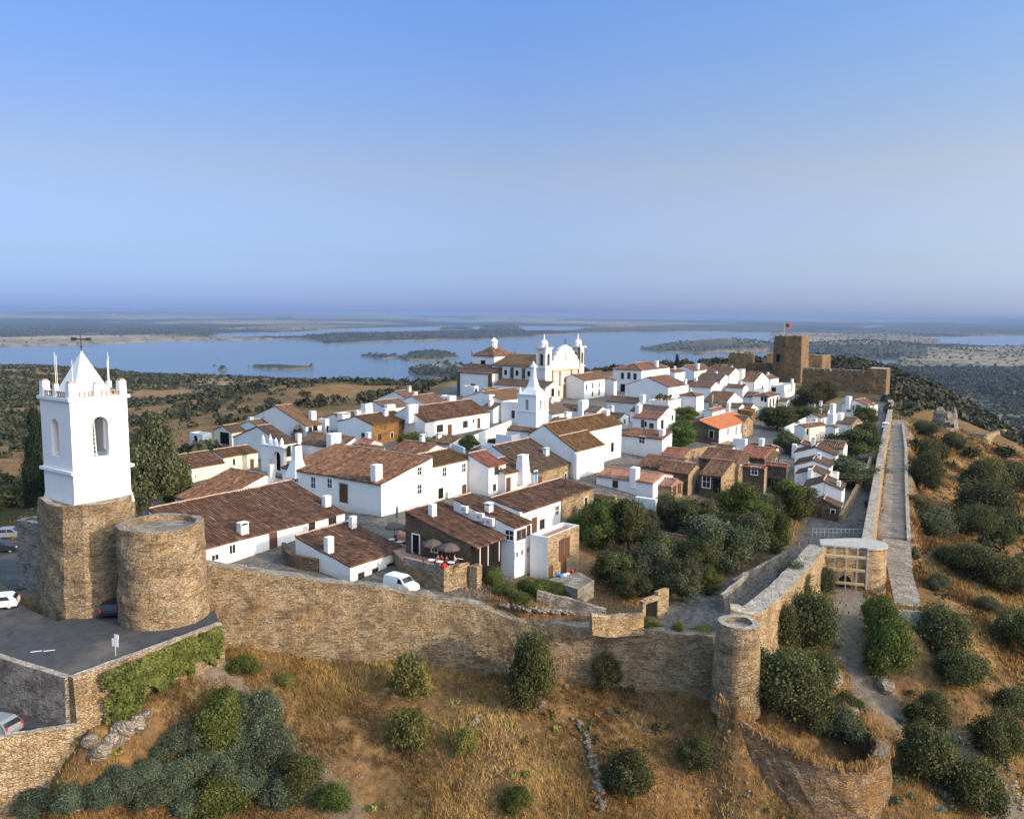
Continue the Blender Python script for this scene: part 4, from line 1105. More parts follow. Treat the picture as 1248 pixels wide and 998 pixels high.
for P4 in ([(-e, -e), (WR + e, -e), (WR, 0), (0, 0)], [(-e, WL + e), (-e, -e), (0, 0), (0, WL)]):
    skirt.face([(P4[0][0], P4[0][1], zb_ - .5), (P4[1][0], P4[1][1], zb_ - .5), (P4[2][0], P4[2][1], zb_ + .75), (P4[3][0], P4[3][1], zb_ + .75)])
skirt.build('plaster_skirt', MT['oldwhite'], bt)
pyr = MB(); q = .95; ap = (WR / 2, WL / 2, zap); z_ = zp + .1
cs = [(q, q, z_), (WR - q, q, z_), (WR - q, WL - q, z_), (q, WL - q, z_)]
for k in range(4): pyr.face([cs[k], cs[(k + 1) % 4], ap])
pyr.build('pyramid_roof', MT['whiteclean'], bt)
def merlon(x, y, w_, z1, pin=False):
    m = MB()
    m.box(x - w_ / 2, x + w_ / 2, y - w_ / 2, y + w_ / 2, zp, z1, taper=.02)
    m.box(x - w_ / 2 + .1, x + w_ / 2 - .1, y - w_ / 2 + .1, y + w_ / 2 - .1, z1, z1 + .18, 1)
    m.build('merlon', [MT['whiteclean'], MT['mortar']], bt)
zmr = hz(455 + 14, cor)
for x, y in ((.35, .35), (WR - .35, .35), (.35, WL - .35), (WR - .35, WL - .35)): merlon(x, y, .72, zmr + .1)
for x, y in ((WR * .47, .25), (.25, WL * .52), (WR * .5, WL - .25), (WR - .25, WL * .5)): merlon(x, y, .45, zmr - .1)
rail = MB()
def balus(a, b):
    L = math.hypot(b[0] - a[0], b[1] - a[1]); n = int(L / .42)
    for k in range(n + 1):
        x = a[0] + (b[0] - a[0]) * k / n; y = a[1] + (b[1] - a[1]) * k / n
        rail.box(x - .05, x + .05, y - .05, y + .05, zp + .1, zp + .6)
    for z in (zp + .12, zp + .6):
        d = .07; rail.box(min(a[0], b[0]) - d, max(a[0], b[0]) + d, min(a[1], b[1]) - d, max(a[1], b[1]) + d, z - .05, z + .05)
balus((.7, .2), (WR - .7, .2)); balus((.2, .7), (.2, WL - .7)); balus((.7, WL - .2), (WR - .7, WL - .2)); balus((WR - .2, .7), (WR - .2, WL - .7))
rail.build('balustrade', MT['mortar'], bt)
an = [(1.2, WL - .9, hz(432, cor)), (1.45, WL - .7, hz(436, cor)), (1.3, 1.7, hz(440, cor)), (WR - .9, 1.6, hz(432, cor)), (WR - 1.1, 1.2, hz(436, cor)), (WR * .75, .8, hz(441, cor))]
for x, y, z in an:
    a_ = MB(); a_.tube((x, y, zp), (x, y, z), .035, .022, 5); a_.build('antenna', MT['signwhite'], bt)
vn = MB(); vn.tube(ap, (ap[0], ap[1], zap + 1.5), .05, .04, 5); vn.lathe([(0, zap + .25), (.16, zap + .4), (0.0, zap + .56)], ap[0], ap[1], 8)
c_, s_ = math.cos(-.9), math.sin(-.9)
def vp(a, z): return (ap[0] + a * c_, ap[1] + a * s_, z)
for a, b, z0, z1 in ((-.95, -.45, zap + .98, zap + 1.32), (-.45, .5, zap + 1.08, zap + 1.22), (.5, 1.0, zap + 1.0, zap + 1.3)):
    n0 = np.array([-s_, c_, 0]) * .02
    A_ = [np.array(vp(a, z0)), np.array(vp(b, z0)), np.array(vp(b, z1)), np.array(vp(a, z1))]
    vn.face([p + n0 for p in A_]); vn.face([p - n0 for p in A_][::-1])
    for k in range(4): vn.face([A_[k] + n0, A_[k] - n0, A_[(k + 1) % 4] - n0, A_[(k + 1) % 4] + n0])
vn.build('weather_vane', MT['iron'], bt)
bell = MB(); zz = zsp + .3; bell.lathe([(.75, zz - 1.1), (.6, zz - .95), (.45, zz - .4), (.38, zz), (.05, zz + .15)], WR * .52, WL * .5, 14); bell.tube((WR * .52, 0.3, zz + .3), (WR * .52, WL - .3, zz + .3), .1, n=6)
bell.build('bell', MT['iron'], bt)
lad = MB()
for x in (uR0 + .15, uR0 + .75): lad.tube((x, .8, zs - .1), (x, 1.1, zsp + .5), .045, n=5)
for k in range(9):
    z = zs + .2 + k * .42; lad.tube((uR0 + .15, .83 + .03 * k, z), (uR0 + .75, .83 + .03 * k, z), .035, n=5)
lad.build('ladder', MT['signwhite'], bt)
# square stone stub left of it
l0 = at_z(14, 700, 0.0)
L0 = at_D(20, 640, 88.5); L1 = at_D(62, 640, 86.5); zt = hz(634, L0)
o = stone_prism('gate_wall', [(L0[0], L0[1]), (L1[0], L1[1]), (L1[0] + 2, L1[1] + 3.5), (L0[0] + 2.2, L0[1] + 3.6)], -2.5, zt, 'stonegrey', taper=.2, erode=.2, floor_drop=.4)
tag(o, 'square grey stone wall stub left of the bell tower base', 'wall')

# ---- car park, lower road and their walls
def sheet(name, pts, mat):
    m = MB(); m.face(pts); o = m.build(name, mat); tag(o, kind='structure'); return o
sheet('asphalt', [(p[0], p[1], 0.004) for p in LOT2], MT['asphalt'])
sheet('road', [(p[0], p[1], LOW_Z + .004) for p in LOW], MT['asphalt'])
def strip_sheet(name, s, hw, mat, dz=0.02, taper=None):
    P = np.array(s); T = np.gradient(P[:, :2], axis=0); T /= np.linalg.norm(T, axis=1)[:, None]; N = np.stack([T[:, 1], -T[:, 0]], -1)
    r = Roof(); tt = np.linspace(0, len(P) - 1, len(P) * 8); I = np.arange(len(P))
    X = np.stack([np.interp(tt, I, P[:, k]) for k in range(3)], -1); NN = np.stack([np.interp(tt, I, N[:, k]) for k in range(2)], -1)
    c = np.linspace(-1, 1, 5)
    W = np.full(len(tt), hw) if taper is None else np.interp(tt, I, taper)
    G = np.concatenate([X[:, None, :2] + NN[:, None, :] * c[None, :, None] * W[:, None, None], np.broadcast_to(X[:, None, 2:] + dz, (len(tt), 5, 1))], -1)
    L = np.concatenate([[0], np.cumsum(np.linalg.norm(np.diff(X, axis=0), axis=1))])
    r.grid(G, np.stack([np.broadcast_to(c[None, :] * hw, G.shape[:2]), np.broadcast_to(L[:, None], G.shape[:2])], -1))
    o = r.build([mat], None, name); tag(o, kind='structure'); return o
strip_sheet('road', ROAD_LEFT, 3.6, MT['asphalt'])
strip_sheet('path', PATH_WALK, 2.25, MT['pathstone'])
END = [(1092,660,-4.0),(1097,700,-4.25),(1107,741,-4.5)]
ENDP = [tuple(at_z(*p)) for p in END]
strip_sheet('ramp', ENDP, 1.7, MT['pathstone'], dz=.3, taper=[2.0, 1.5, 1.45])
e0, e1 = at_z(1093, 741, -4.0), at_z(1122, 742, -4.0)
m = MB(); m.box(0, math.hypot(e1[0] - e0[0], e1[1] - e0[1]), -.25, .1, -9, -4.22); o = m.build('retaining_wall', MT['concrete']); o.location = (e0[0], e0[1], 0); o.rotation_euler[2] = math.atan2(e1[1] - e0[1], e1[0] - e0[0])
tag(o, 'short concrete retaining wall under the end of the right path', 'wall')
rampart('kerb_wall', 'low pale parapet along the outer edge of the right path', 'wall', [tuple(at_z(1108, 657, -3.4)), tuple(at_z(1106, 620, -2.6)), tuple(at_z(1104.5, 580, -1.6)), tuple(at_z(1104, 545, -.5)), tuple(at_z(1100, 515, .8))], 0.55, mat='walltop', rough=.05, erode=.06, batter=.1)
c0, c1, c2 = at_z(-30, 790, .35), at_z(86, 825, .35), at_z(268, 758, .35)
rampart('retaining_wall', 'dark stone retaining wall between the car park and the lower road', 'wall', [(c0[0], c0[1], .35), (c1[0] - .3, c1[1] + .15, .35)], 0.6, mat='stonegrey', depth=5.2, erode=.04, rough=.05, batter=.1)
rampart('retaining_wall', 'sunlit stone retaining wall of the car park hung with ivy', 'wall', [(c1[0], c1[1], .35), (c2[0], c2[1], .35)], 0.6, mat='stone', erode=.05, rough=.08, batter=.5)
g0, g1 = at_z(-40, 904, -3.5), at_z(97, 881, -3.5)
rampart('retaining_wall', 'sunlit stone wall below the lower road at the left corner', 'wall', [(g0[0], g0[1], -3.5), (g1[0], g1[1], -3.5)], 0.6, mat='stonegold', erode=.06, rough=.1, batter=.6)
# ruined outer bastion
BAST = [(878,846,-5.8),(893,864,-7.0),(915,884,-8.0),(945,902,-8.7),(985,922,-9.4),(1025,936,-10.0),(1058,935,-10.0),(1078,917,-9.8),(1074,900,-9.5),(1052,878,-8.9),(1034,864,-8.4)]
rampart('bastion_wall', 'ruined curved bastion wall overgrown with dry grass at lower right', 'wall', [tuple(at_z(*p)) for p in BAST], 1.1, mat='bastion', topmat='stonegrey', rough=.3, erode=.6, batter=.5)
for lab, pts, hh in (('lit low stone wall leading to the garden gateway', [(720,748,.3),(745,750,-.1),(783,747,-.2)], .9),
                 ('mossy garden terrace wall under the olive trees beside the lane', [(893,707,-1.0),(925,690,-.9),(957,672,-1.0)], 1.6),
                 ('stone edged garden wall below the blue laundry yard', [(655,720,.5),(700,731,-.1),(738,741,-.6)], 1.2)):
    rampart('garden_wall', lab, 'wall', [tuple(at_z(*p)) for p in pts], .45, mat='stonegold' if 'lit' in lab else 'stonegrey', topmat='stonegrey', rough=.12, erode=.2, depth=hh + 1.2)  # the sunlit wall gets golden stone, its light put into the colour
# garden gateway with dark opening
gA, gB = at_z(783, 757, -1.6), at_z(808, 748, -1.6)
gw = empty('garden_gateway', (gA[0], gA[1], -1.6), math.atan2(gB[1] - gA[1], gB[0] - gA[0])); tag(gw, 'stone garden gateway with dark square opening beside the lane', 'gateway')
Lg = math.hypot(gB[0] - gA[0], gB[1] - gA[1])
m = MB(); m.box(0, .5, 0, .5, -1, 2.1); m.box(Lg * .72, Lg + .9, 0, .5, -1, 2.6); m.box(.5, Lg * .72, 0, .5, 1.7, 2.2); m.build('pier', MT['stonegold'], gw)
m = MB(); m.box(.5, Lg * .72, .2, .3, -1, 1.7); m.build('opening_shade', MT['dark'], gw)  # dark panel painted as the shade in the open gateway
# ---- white pinnacled gateway in the village
W0, Hg = village_px(346, 577), None
wg = empty('pinnacled_gateway', tuple(W0), math.radians(55)); tag(wg, 'white arched gateway crowned by small pinnacles', 'gateway')
wl_ = solve_len(W0, bv, W0[2] + 4, 318); ht = hz(546, W0) - W0[2]
m = MB(); arch_wall(m, wl_, -1, ht, wl_ * .14, wl_ * .45, 0.2, ht * .62, .7, lambda s, n, z: (-n, s, z))
m.box(-.12, .8, -.1, wl_ + .1, ht, ht + .18)
m.build('wall', MT['whiteclean'], wg)
for f, hh in ((.12, 1.5), (.38, 1.3), (.62, 1.9), (.95, 1.6)):
    p = MB(); p.lathe([(.38, ht + .18), (.4, ht + .6), (.28, ht + .75), (.34, ht + 1.0), (.02, ht + hh + .3)], .3, wl_ * f, 8); p.build('pinnacle', MT['whiteclean'], wg)
m = MB(); m.box(.8, .9, wl_ * .1, wl_ * .5, -1, ht * .9); m.build('door', MT['dark'], wg)  # dark panel painted for the shade behind the open arch
# ---- scaffolded gate
ga, gb_, gc = at_z(1000, 665, .3), at_z(1051, 669, .3), at_z(1064, 671, .3)
cen = gb_[:2] + np.array([1.3, 2.2]); rr_ = 2.6
plan = [tuple(ga[:2]), tuple(gb_[:2] + np.array([0, .3]))] + [(cen[0] + rr_ * math.cos(math.radians(a)), cen[1] + rr_ * math.sin(math.radians(a))) for a in range(-105, 75, 12)] + [(cen[0] - 1, cen[1] + 2.5), (ga[0] + .8, ga[1] + 2.6)]
gt = empty('gate_tower', (0, 0, 0)); gt.location = (ga[0], ga[1], -6)
tag(gt, 'round cornered stone gate with pale concrete top under repair', 'gate')
sh = [(p[0] - ga[0], p[1] - ga[1]) for p in plan]
stone_prism('wall', sh, -2, 6.2, 'stonegold', topmat='concrete', taper=.25, rough=.1, erode=.05, parent=gt)
m = MB(); m.prism([(x * 1.012 - .03, y * 1.02 - .12) for x, y in sh], 6.28, 6.5); m.build('top_slab', MT['concrete'], gt)
dirg = (gb_[:2] - ga[:2]); Lg = np.linalg.norm(dirg); dirg /= Lg; ng = np.array([dirg[1], -dirg[0]])
dm = MB(); c0 = Lg * .62
arc = [(c0 - .75, 0.4)] + [(c0 - .75 * math.cos(math.pi * k / 8), 2.0 + .75 * math.sin(math.pi * k / 8)) for k in range(9)] + [(c0 + .75, .4)]
dm.face([(dirg[0] * s + ng[0] * .32, dirg[1] * s + ng[1] * .32, z) for s, z in arc]); dm.build('arched_doorway', MT['dark'], gt)  # flat dark panel, painted shade of the open archway
sc_ = empty('scaffold', (ga[0], ga[1], -6)); tag(sc_, 'metal tube scaffolding against the stone gate', 'scaffold')
pm = MB()
for s in (0.25, 1.7, 3.1, 4.4, 5.6):
    if s > Lg + .6: continue
    for n in (.55, 1.5):
        b = dirg * s + ng * n; pm.tube((b[0], b[1], .2), (b[0], b[1], 7.2), .024, n=5)
pm.build('upright', MT['metal'], sc_)
pm = MB()
for z in (1.9, 3.7, 5.4, 6.9):
    for n in (.55, 1.5):
        a_ = dirg * .1 + ng * n; b = dirg * (Lg + .4) + ng * n; pm.tube((a_[0], a_[1], z), (b[0], b[1], z), .022, n=5)
pm.build('ledger', MT['metal'], sc_)
for z in (1.95, 3.75, 5.45):
    pm = MB(); a_ = dirg * .1 + ng * .6; b = dirg * (Lg + .3) + ng * .6; c_ = b + ng * .8; d_ = a_ + ng * .8
    pm.prism([tuple(a_), tuple(d_), tuple(c_), tuple(b)], z, z + .06); pm.build('deck', MT['woodlight'], sc_)

# ---- castle
def plan_px(A, segs, gz=None):
    a = village_px(*A); z = a[2]; p = [a[:2].copy()]; 
    return a
ka = at_z(974.5, 467, 3.2); kd = math.hypot(ka[0], ka[1])
def dv(deg): return np.array([math.cos(math.radians(deg)), math.sin(math.radians(deg))])
k1 = ka[:2] + dv(55) * solve_len(ka, dv(55), 12, 984.5)
k2 = ka[:2] + dv(147) * solve_len(ka, dv(147), 12, 956.5)
k3 = k2 + dv(105) * solve_len(k2, dv(105), 12, 943)
kp = [tuple(ka[:2]), tuple(k1), tuple(k1 + dv(120) * 7), tuple(k3 + dv(55) * 5), tuple(k3), tuple(k2)]
kz = hz(410, ka); print('keep', kd, kz, kp)
kr = empty('castle_keep', (ka[0], ka[1], 3.2)); tag(kr, 'tall many sided brown stone castle keep flying a red and green flag', 'castle keep')
lp = [(x - ka[0], y - ka[1]) for x, y in kp]
stone_prism('wall', lp, -3, kz - 3.2, 'castle', taper=.7, rough=.15, erode=.35, parent=kr, floor_drop=1.0, seed=3)
m = MB(); c = np.array(k2) + dv(147 + 90) * .25 - ka[:2]; kq = at_D(948.5, 437, k2[1]); 
wz = hz(437, np.array([k2[0], k2[1], 0])) - 3.2
f = (np.array(k3) - np.array(k2)); f /= np.linalg.norm(f); nrm = np.array([-f[1], f[0]]); w0 = np.array(k2) - ka[:2] + f * np.linalg.norm(np.array(k3) - np.array(k2)) * .52
m.prism([tuple(w0 - f * .9 + nrm * .75), tuple(w0 + f * .9 + nrm * .75), tuple(w0 + f * .9 - nrm * .8), tuple(w0 - f * .9 - nrm * .8)], wz - 1.5, wz + 1.5); m.build('window', MT['dark'], kr)
fz = kz - 3.2; fp = np.array(k2) - ka[:2] + np.array([0.5, 4.0])
m = MB(); m.tube((fp[0], fp[1], fz - 1), (fp[0], fp[1], fz + 5.2), .09, .06, 6); m.build('flag_pole', MT['metal'], kr)
def flag(x0, x1, mat, nm):
    r = Roof(); a_ = np.linspace(x0, x1, 8); b_ = np.linspace(0, 1, 5); A_, B_ = np.meshgrid(a_, b_, indexing='ij')
    P_ = np.stack([fp[0] + A_, fp[1] + .35 * np.sin(A_ * 2.4) + 0 * B_, fz + 3.6 + 1.5 * B_ - .1 * A_ + .12 * np.sin(A_ * 2 + 1)], -1)
    r.grid(P_, np.stack([A_, B_], -1)); r.build([MT[mat]], kr, nm)
flag(.1, 1.0, 'flaggreen', 'flag'); flag(1.0, 2.6, 'red', 'flag')
def castle_box(label, A, top, dirs, w, mat='castle', cat='castle wall', name='castle_wall', erode=.5, gz=None, cren=None, seed=0):
    """A pixel of the near corner, top pixel row; w: list of (direction, pixel column or -metres) for the two visible faces"""
    a = at_z(A[0], A[1], gz if gz is not None else 3.0)
    (d1, x1), (d2, x2) = w
    l1 = -x1 if x1 < 0 else solve_len(a, dv(d1), 8, x1); l2 = -x2 if x2 < 0 else solve_len(a, dv(d2), 8, x2)
    p = [tuple(a[:2]), tuple(a[:2] + dv(d1) * l1), tuple(a[:2] + dv(d1) * l1 + dv(d2) * l2), tuple(a[:2] + dv(d2) * l2)]
    zt = hz(top, a)
    o = stone_prism(name, p, -6, zt, mat, taper=.35, rough=.2, erode=erode, seed=seed, cren=cren); tag(o, label, cat); return o
castle_box('broken ruined castle tower at the left end of the castle', (905,464), 431, None, [(55, 919), (150, 887)], erode=1.6, cat='ruined tower', name='ruined_tower', seed=5)
castle_box('low dark curtain wall between ruined tower and keep', (946,464), 443, None, [(60, -2.0), (163, 903)], erode=.3)
castle_box('small square turret just left of the keep', (943.5,452), 431, None, [(60, -4), (165, 934)], erode=.3, gz=6, name='castle_turret', cat='turret')
castle_box('sunlit ended wall block right behind the keep', (1001,455), 433, None, [(40, 1012), (158, 982)], erode=.5, gz=5)
castle_box('long brown curtain wall from the keep to the square corner tower', (1059,480), 452, None, [(60, -2.2), (141, 978)], erode=.35, gz=2.5, cren=2.2, seed=2)
castle_box('square corner tower at the right end of the castle', (1079,481), 450, None, [(60, 1084.5), (150, 1058)], erode=.2, gz=2.5, name='castle_tower', cat='tower', mat='stonegrey' if False else 'castle')
# ruin on the right spur
a = ground_px(1158, 524); o = stone_prism('ruined_tower', [(a[0] + x, a[1] + 3 + y) for x, y in ((-3.4, -1.2), (-1.2, -3.0), (1.9, -2.4), (3.3, .4), (1.8, 2.9), (-2.0, 2.6))], a[2] - 4, hz(503, a), 'stonegrey', topmat='rock', taper=1.6, rough=.7, erode=1.6, seed=8); tag(o, 'craggy ruined stone tower stump on the right spur', 'ruined tower')
a = ground_px(1203, 541); b = ground_px(1224, 530)
rampart('ruined_wall', 'ruined stone corner wall on the right spur', 'wall', [(a[0] - 9, a[1] + 9, a[2] + 2.2), (a[0], a[1], a[2] + 3), (b[0], b[1], b[2] + 2.6)], 1.2, mat='stonegold', topmat='rock', rough=.3, erode=.5)

# ---- white and grey walls inside the village
def yard_wall(label, pix, hgt, th=.4, mat='white', z=None):
    P = []
    for px, py in pix:
        q_ = village_px(px, py); P.append((q_[0], q_[1], q_[2] + hgt))
    o = rampart('yard_wall', label, 'wall', P, th, mat=mat, topmat=mat, rough=.03, erode=.05, batter=0, depth=hgt + 1.5); return o
yard_wall('long white wall of the garden below the shuttered house', [(573,548),(601,535),(622,526)], 2.6)
yard_wall('white stepped wall between the shuttered house and its garden', [(521,540),(548,548),(566,556)], 1.6)
yard_wall('white wall running from the arched gallery down to the dark lane', [(918,508),(956,517),(963,514)], 2.4)
yard_wall('white garden wall from the dark lane to the twin chimneys', [(956,533),(990,515)], 2.4)
yard_wall('white wall closing the small olive yard by the right street', [(1040,582),(1060,578)], 1.5)
yard_wall('old stone wall stub in front of the long white house', [(346,676),(352,690),(388,697)], 1.5, .5, 'stonedark')
qa = village_px(798, 648); m = MB(); m.box(0, .6, 0, 3.2, -2, hz(609, qa) - qa[2]); o = m.build('yard_wall', MT['white']); o.location = tuple(qa); o.rotation_euler[2] = math.radians(55); tag(o, 'tall white end wall dropping into the garden from the pink roofed house', 'wall')
yard_wall('stone terrace wall beside the vivid orange roofed house', [(840,560),(872,554),(888,548)], 2.0, .5, 'stonegold')
yard_wall('white stepped wall right of the plain tall house', [(858,508),(884,514),(903,509)], 2.0)
yard_wall('white wall below the stacked window house', [(890,490),(915,497),(922,493)], 2.6)
# ---- church with slender bell tower
CH = house('long white church with broad brown roof in the middle of the village', (701,584), 549.5, -5, 736.5, 'sR', rg=(716,525), rm='roofmoss', name='church', cat='church', wins=[('R',727,553,.01,.01,'k')][:0])
na = CH.a[:2] + CH.v * CH.ll; zna = CH.g0 + CH.rz(0, CH.ll)
pA = proj((na[0], na[1], CH.g0)); pT = proj((na[0], na[1], zna))
NV = house('', pA, pT[1], -9, 757.5, 'gR', rg=(741,502), rm='roofmoss', parent=CH.root, gz=CH.g0, name='church', wins=[('R',746,545,1.2,1.8,'k')], chims=[(739,505,499,1.2,'b')])
cbm = MB(); cbm.box(-.5, .6, -.6, .2, -2, CH.h - .4, taper=.1); cbm.build('buttress', MT['white'], CH.root)
ta = at_z(653, 551, 2.6); tD = math.hypot(ta[0], ta[1])
tr_ = empty('church_belfry', tuple(ta), math.radians(55)); tag(tr_, 'slender white bell tower with tall pointed spire and lantern', 'bell tower')
tw1 = solve_len(ta, bu, 14, 668.5); tl1 = solve_len(ta, bv, 14, 631); zt1 = hz(482, ta) - ta[2]; zmid = hz(502, ta) - ta[2]
mb = MB()
arch_wall(mb, tw1, -2, zt1, tw1 * .26, tw1 * .44, zmid + .2, zmid + 1.9, .4, TR); arch_wall(mb, tw1, -2, zt1, tw1 * .60, tw1 * .78, zmid + .2, zmid + 1.9, -.0, lambda s, n, z: (s, 0.0, z)) if False else None
arch_wall(mb, tl1, -2, zt1, tl1 * .42, tl1 * .6, zmid + .2, zmid + 1.9, .4, TL)
mb.face([(tw1, 0, -2), (tw1, tl1, -2), (tw1, tl1, zt1), (tw1, 0, zt1)]); mb.face([(tw1, tl1, -2), (0, tl1, -2), (0, tl1, zt1), (tw1, tl1, zt1)])
mb.face([(.0, .0, zt1), (tw1, 0, zt1), (tw1, tl1, zt1), (0, tl1, zt1)])
mb.build('shaft', MT['whiteclean'], tr_)
m = MB(); m.box(.42, tw1 - .4, .42, tl1 - .4, zmid - .5, zt1 - .1); m.build('belfry_shade_core', MT['concrete'], tr_)  # inner core coloured darker to put shade into the arches
m = MB(); s0 = tw1 * .62; m.box(s0, s0 + tw1 * .18, -.02, .2, zmid + .2, zmid + 2.2); m.build('opening', MT['concrete'], tr_)  # flat grey panel painted as a second shaded opening
for z, e in ((zt1, .18), (zmid - .1, .12)):
    m = MB(); m.box(-e, tw1 + e, -e, tl1 + e, z - .1, z + .12); m.build('cornice', MT['whiteclean'], tr_)
cx_, cy_ = tw1 / 2, tl1 / 2; zc1, zc2, zc3 = hz(460, ta) - ta[2], hz(449, ta) - ta[2], hz(441, ta) - ta[2]
m = MB(); q1, q2 = min(tw1, tl1) * .40, .40
for a_, b_, z0_, z1_ in ((q1, q1 * .50, zt1 + .1, zt1 + (zc1 - zt1) * .42), (q1 * .50, q2, zt1 + (zc1 - zt1) * .42, zc1), (q2, q2 * .9, zc1, zc2)):
    c0 = [(cx_ + sx * a_, cy_ + sy * a_, z0_) for sx, sy in ((-1, -1), (1, -1), (1, 1), (-1, 1))]; c1 = [(cx_ + sx * b_, cy_ + sy * b_, z1_) for sx, sy in ((-1, -1), (1, -1), (1, 1), (-1, 1))]
    for k in range(4): m.face([c0[k], c0[(k + 1) % 4], c1[(k + 1) % 4], c1[k]])
m.build('spire', MT['whiteclean'], tr_)
m = MB(); m.box(cx_ - .6, cx_ + .6, cy_ - .6, cy_ + .6, zc2, zc2 + .18); m.box(cx_ - .5, cx_ + .5, cy_ - .5, cy_ + .5, zc2 + .18, zc2 + 1.0, taper=.42); m.lathe([(0.02, zc3 - .5), (.22, zc3 - .3), (.0, zc3)], cx_, cy_, 8); m.build('lantern_cap', MT['whiteclean'], tr_)
for x, y in ((.35, .35), (tw1 - .35, .35), (.35, tl1 - .35), (tw1 - .35, tl1 - .35)):
    p = MB(); p.lathe([(.26, zt1 + .1), (.3, zt1 + .5), (.16, zt1 + .65), (.22, zt1 + .85), (.02, zt1 + 1.4)], x, y, 8); p.build('pinnacle', MT['whiteclean'], tr_)

# ---- parish church with two towers
pa = at_z(664.3, 489, 3.0); pc = empty('parish_church', tuple(pa), math.radians(55)); tag(pc, 'large parish church with ornate white gabled front and two towers', 'church')
UU = solve_len(pa, bu, 12, 712.5); TWD = 3.4
print('parish D', math.hypot(pa[0], pa[1]), 'facade', UU)
zT = hz(424.5, pa) - 3.0
def ploc(u_, v_): return pa[:2] + bu * u_ + bv * v_
def zat(py, u_, v_=0): 
    q_ = ploc(u_, v_); return hz(py, q_) - 3.0
zT2 = zat(423, UU - TWD)
zSt = zat(478, 0)
def ptower(u0, zt, dome):
    m = MB(); W = TWD; zr = zt - 6.8
    t1 = lambda s, n, z: (u0 + s, -n, z); t2 = lambda s, n, z: (u0 - n, s, z); t3 = lambda s, n, z: (u0 + s, W + n, z); t4 = lambda s, n, z: (u0 + W + n, s, z)
    for T_ in (t1, t2, t3, t4): arch_wall(m, W, -2, zt, W * .28, W * .72, zr + 1.4, zr + 4.4, .4, T_)
    m.box(u0 + .3, u0 + W - .3, .3, W - .3, zr + .5, zr + 1.3)
    t = m.build('tower', MT['churchwhite'], pc)
    for z, e, h_ in ((zt, .4, .5), (zr + .6, .22, .35), (zr - 2.6, .18, .3)):
        m = MB(); m.box(u0 - e, u0 + W + e, -e, W + e, z - h_ / 2, z + h_ / 2); m.build('cornice', MT['churchwhite'], t)
    m = MB()
    for x, y in ((u0 - .06, -.06), (u0 + W - .5, -.06), (u0 - .06, W - .5), (u0 + W - .5, W - .5)): m.box(x, x + .56, y, y + .56, -2, zt - .3)
    m.build('quoin', MT['stonedark'] if dome == 2 else MT['oldwhite'], t)
    m = MB(); m.box(u0 + W * .3, u0 + W * .7, W * .3, W * .7, zr + 1.2, zt - .4); m.build('bell_shade_core', MT['dark'], t)  # dark box added inside so the belfry openings look shaded
    m = MB(); c = (u0 + W / 2, W / 2); rr = W * .36
    m.lathe([(rr, zt + .2), (rr, zt + 1.2), (rr * 1.05, zt + 1.3)] + [(rr * math.cos(a), zt + 1.3 + rr * 1.05 * math.sin(a)) for a in np.linspace(0, 1.45, 7)] + [(.22, zt + 2.9), (.25, zt + 3.3), (.02, zt + 4.4)], c[0], c[1], 14)
    m.build('dome', MT['whiteclean'], t)
    for x, y in ((u0 + .1, .1), (u0 + W - .1, .1), (u0 + .1, W - .1), (u0 + W - .1, W - .1)):
        p = MB(); p.lathe([(.22, zt + .25), (.25, zt + .8), (.1, zt + 1.0), (.02, zt + 1.9)], x, y, 6); p.build('pinnacle', MT['stonegrey'], t)
ptower(0.0, zT, 1); ptower(UU - TWD, zT2, 2)
f0, f1 = TWD, UU - TWD; fm = (f0 + f1) / 2; zE = zat(450, fm); zPk = zat(420, fm)
m = MB()
half = (f1 - f0) / 2
prof = [(0, zE), (0.0, zE + 2.2), (.08, zE + 3.0), (.16, zE + 3.1), (.2, zE + 4.2), (.34, zE + 4.6), (.4, zE + 5.6), (.52, zE + 5.9), (.58, zE + 6.9), (.72, zE + 7.1), (.8, zPk - .6), (.92, zPk - .2), (1.0, zPk)]
outl = [(f0, -2)] + [(f0 + half * a, z) for a, z in prof] + [(f1 - half * a, z) for a, z in prof[::-1][1:]] + [(f1, -2)]
outl = outl[::-1]
for y in (0.05, 1.0): m.face([(x, y, z) for x, z in (outl if y < .5 else outl[::-1])])
for (x, z), (x2, z2) in zip(outl[:-1], outl[1:]): m.face([(x, .05, z), (x2, .05, z2), (x2, 1.0, z2), (x, 1.0, z)])
m.build('facade', MT['churchwhite'], pc)
m = MB(); m.box(f0, f1, -.6, .05, zE - .35, zE + .25); m.box(f0, f1, -.2, .05, zE - 1.6, zE - 1.4); m.build('entablature', MT['churchtrim'], pc)
for x in (f0 + .3, f0 + half * .55, f1 - half * .55 - .7, f1 - 1.0):
    m = MB(); m.box(x, x + .7, -.5, .05, -1, zE - .35); m.build('pilaster', MT['churchtrim'], pc)
m = MB(); m.box(fm - 1.3, fm + 1.3, -.1, .1, -1, 4.6); m.build('door', MT['wood'], pc)
m = MB(); m.lathe([(1.0, -.02), (0.02, .01)], 0, 0, 16); o = m.build('round_window', MT['dark'], pc); o.location = (fm, .0, zE - 3.5); o.rotation_euler[0] = math.pi / 2
m = MB(); m.box(fm - .55, fm + .55, -.08, .06, zE + 2.6, zE + 5.0); m.build('niche', MT['concrete'], pc)
m = MB(); m.box(fm - .08, fm + .08, .3, .46, zPk, zPk + 1.7); m.box(fm - .5, fm + .5, .3, .46, zPk + 1.0, zPk + 1.16); m.build('cross', MT['iron'], pc)
NL = solve_len(pa, bv, 10, 597); zNe = zat(446.5, 0, NL * .5); zNr = zat(432.5, UU / 2, NL * .6)
m = MB(); n0, n1 = 1.2, UU - 1.2
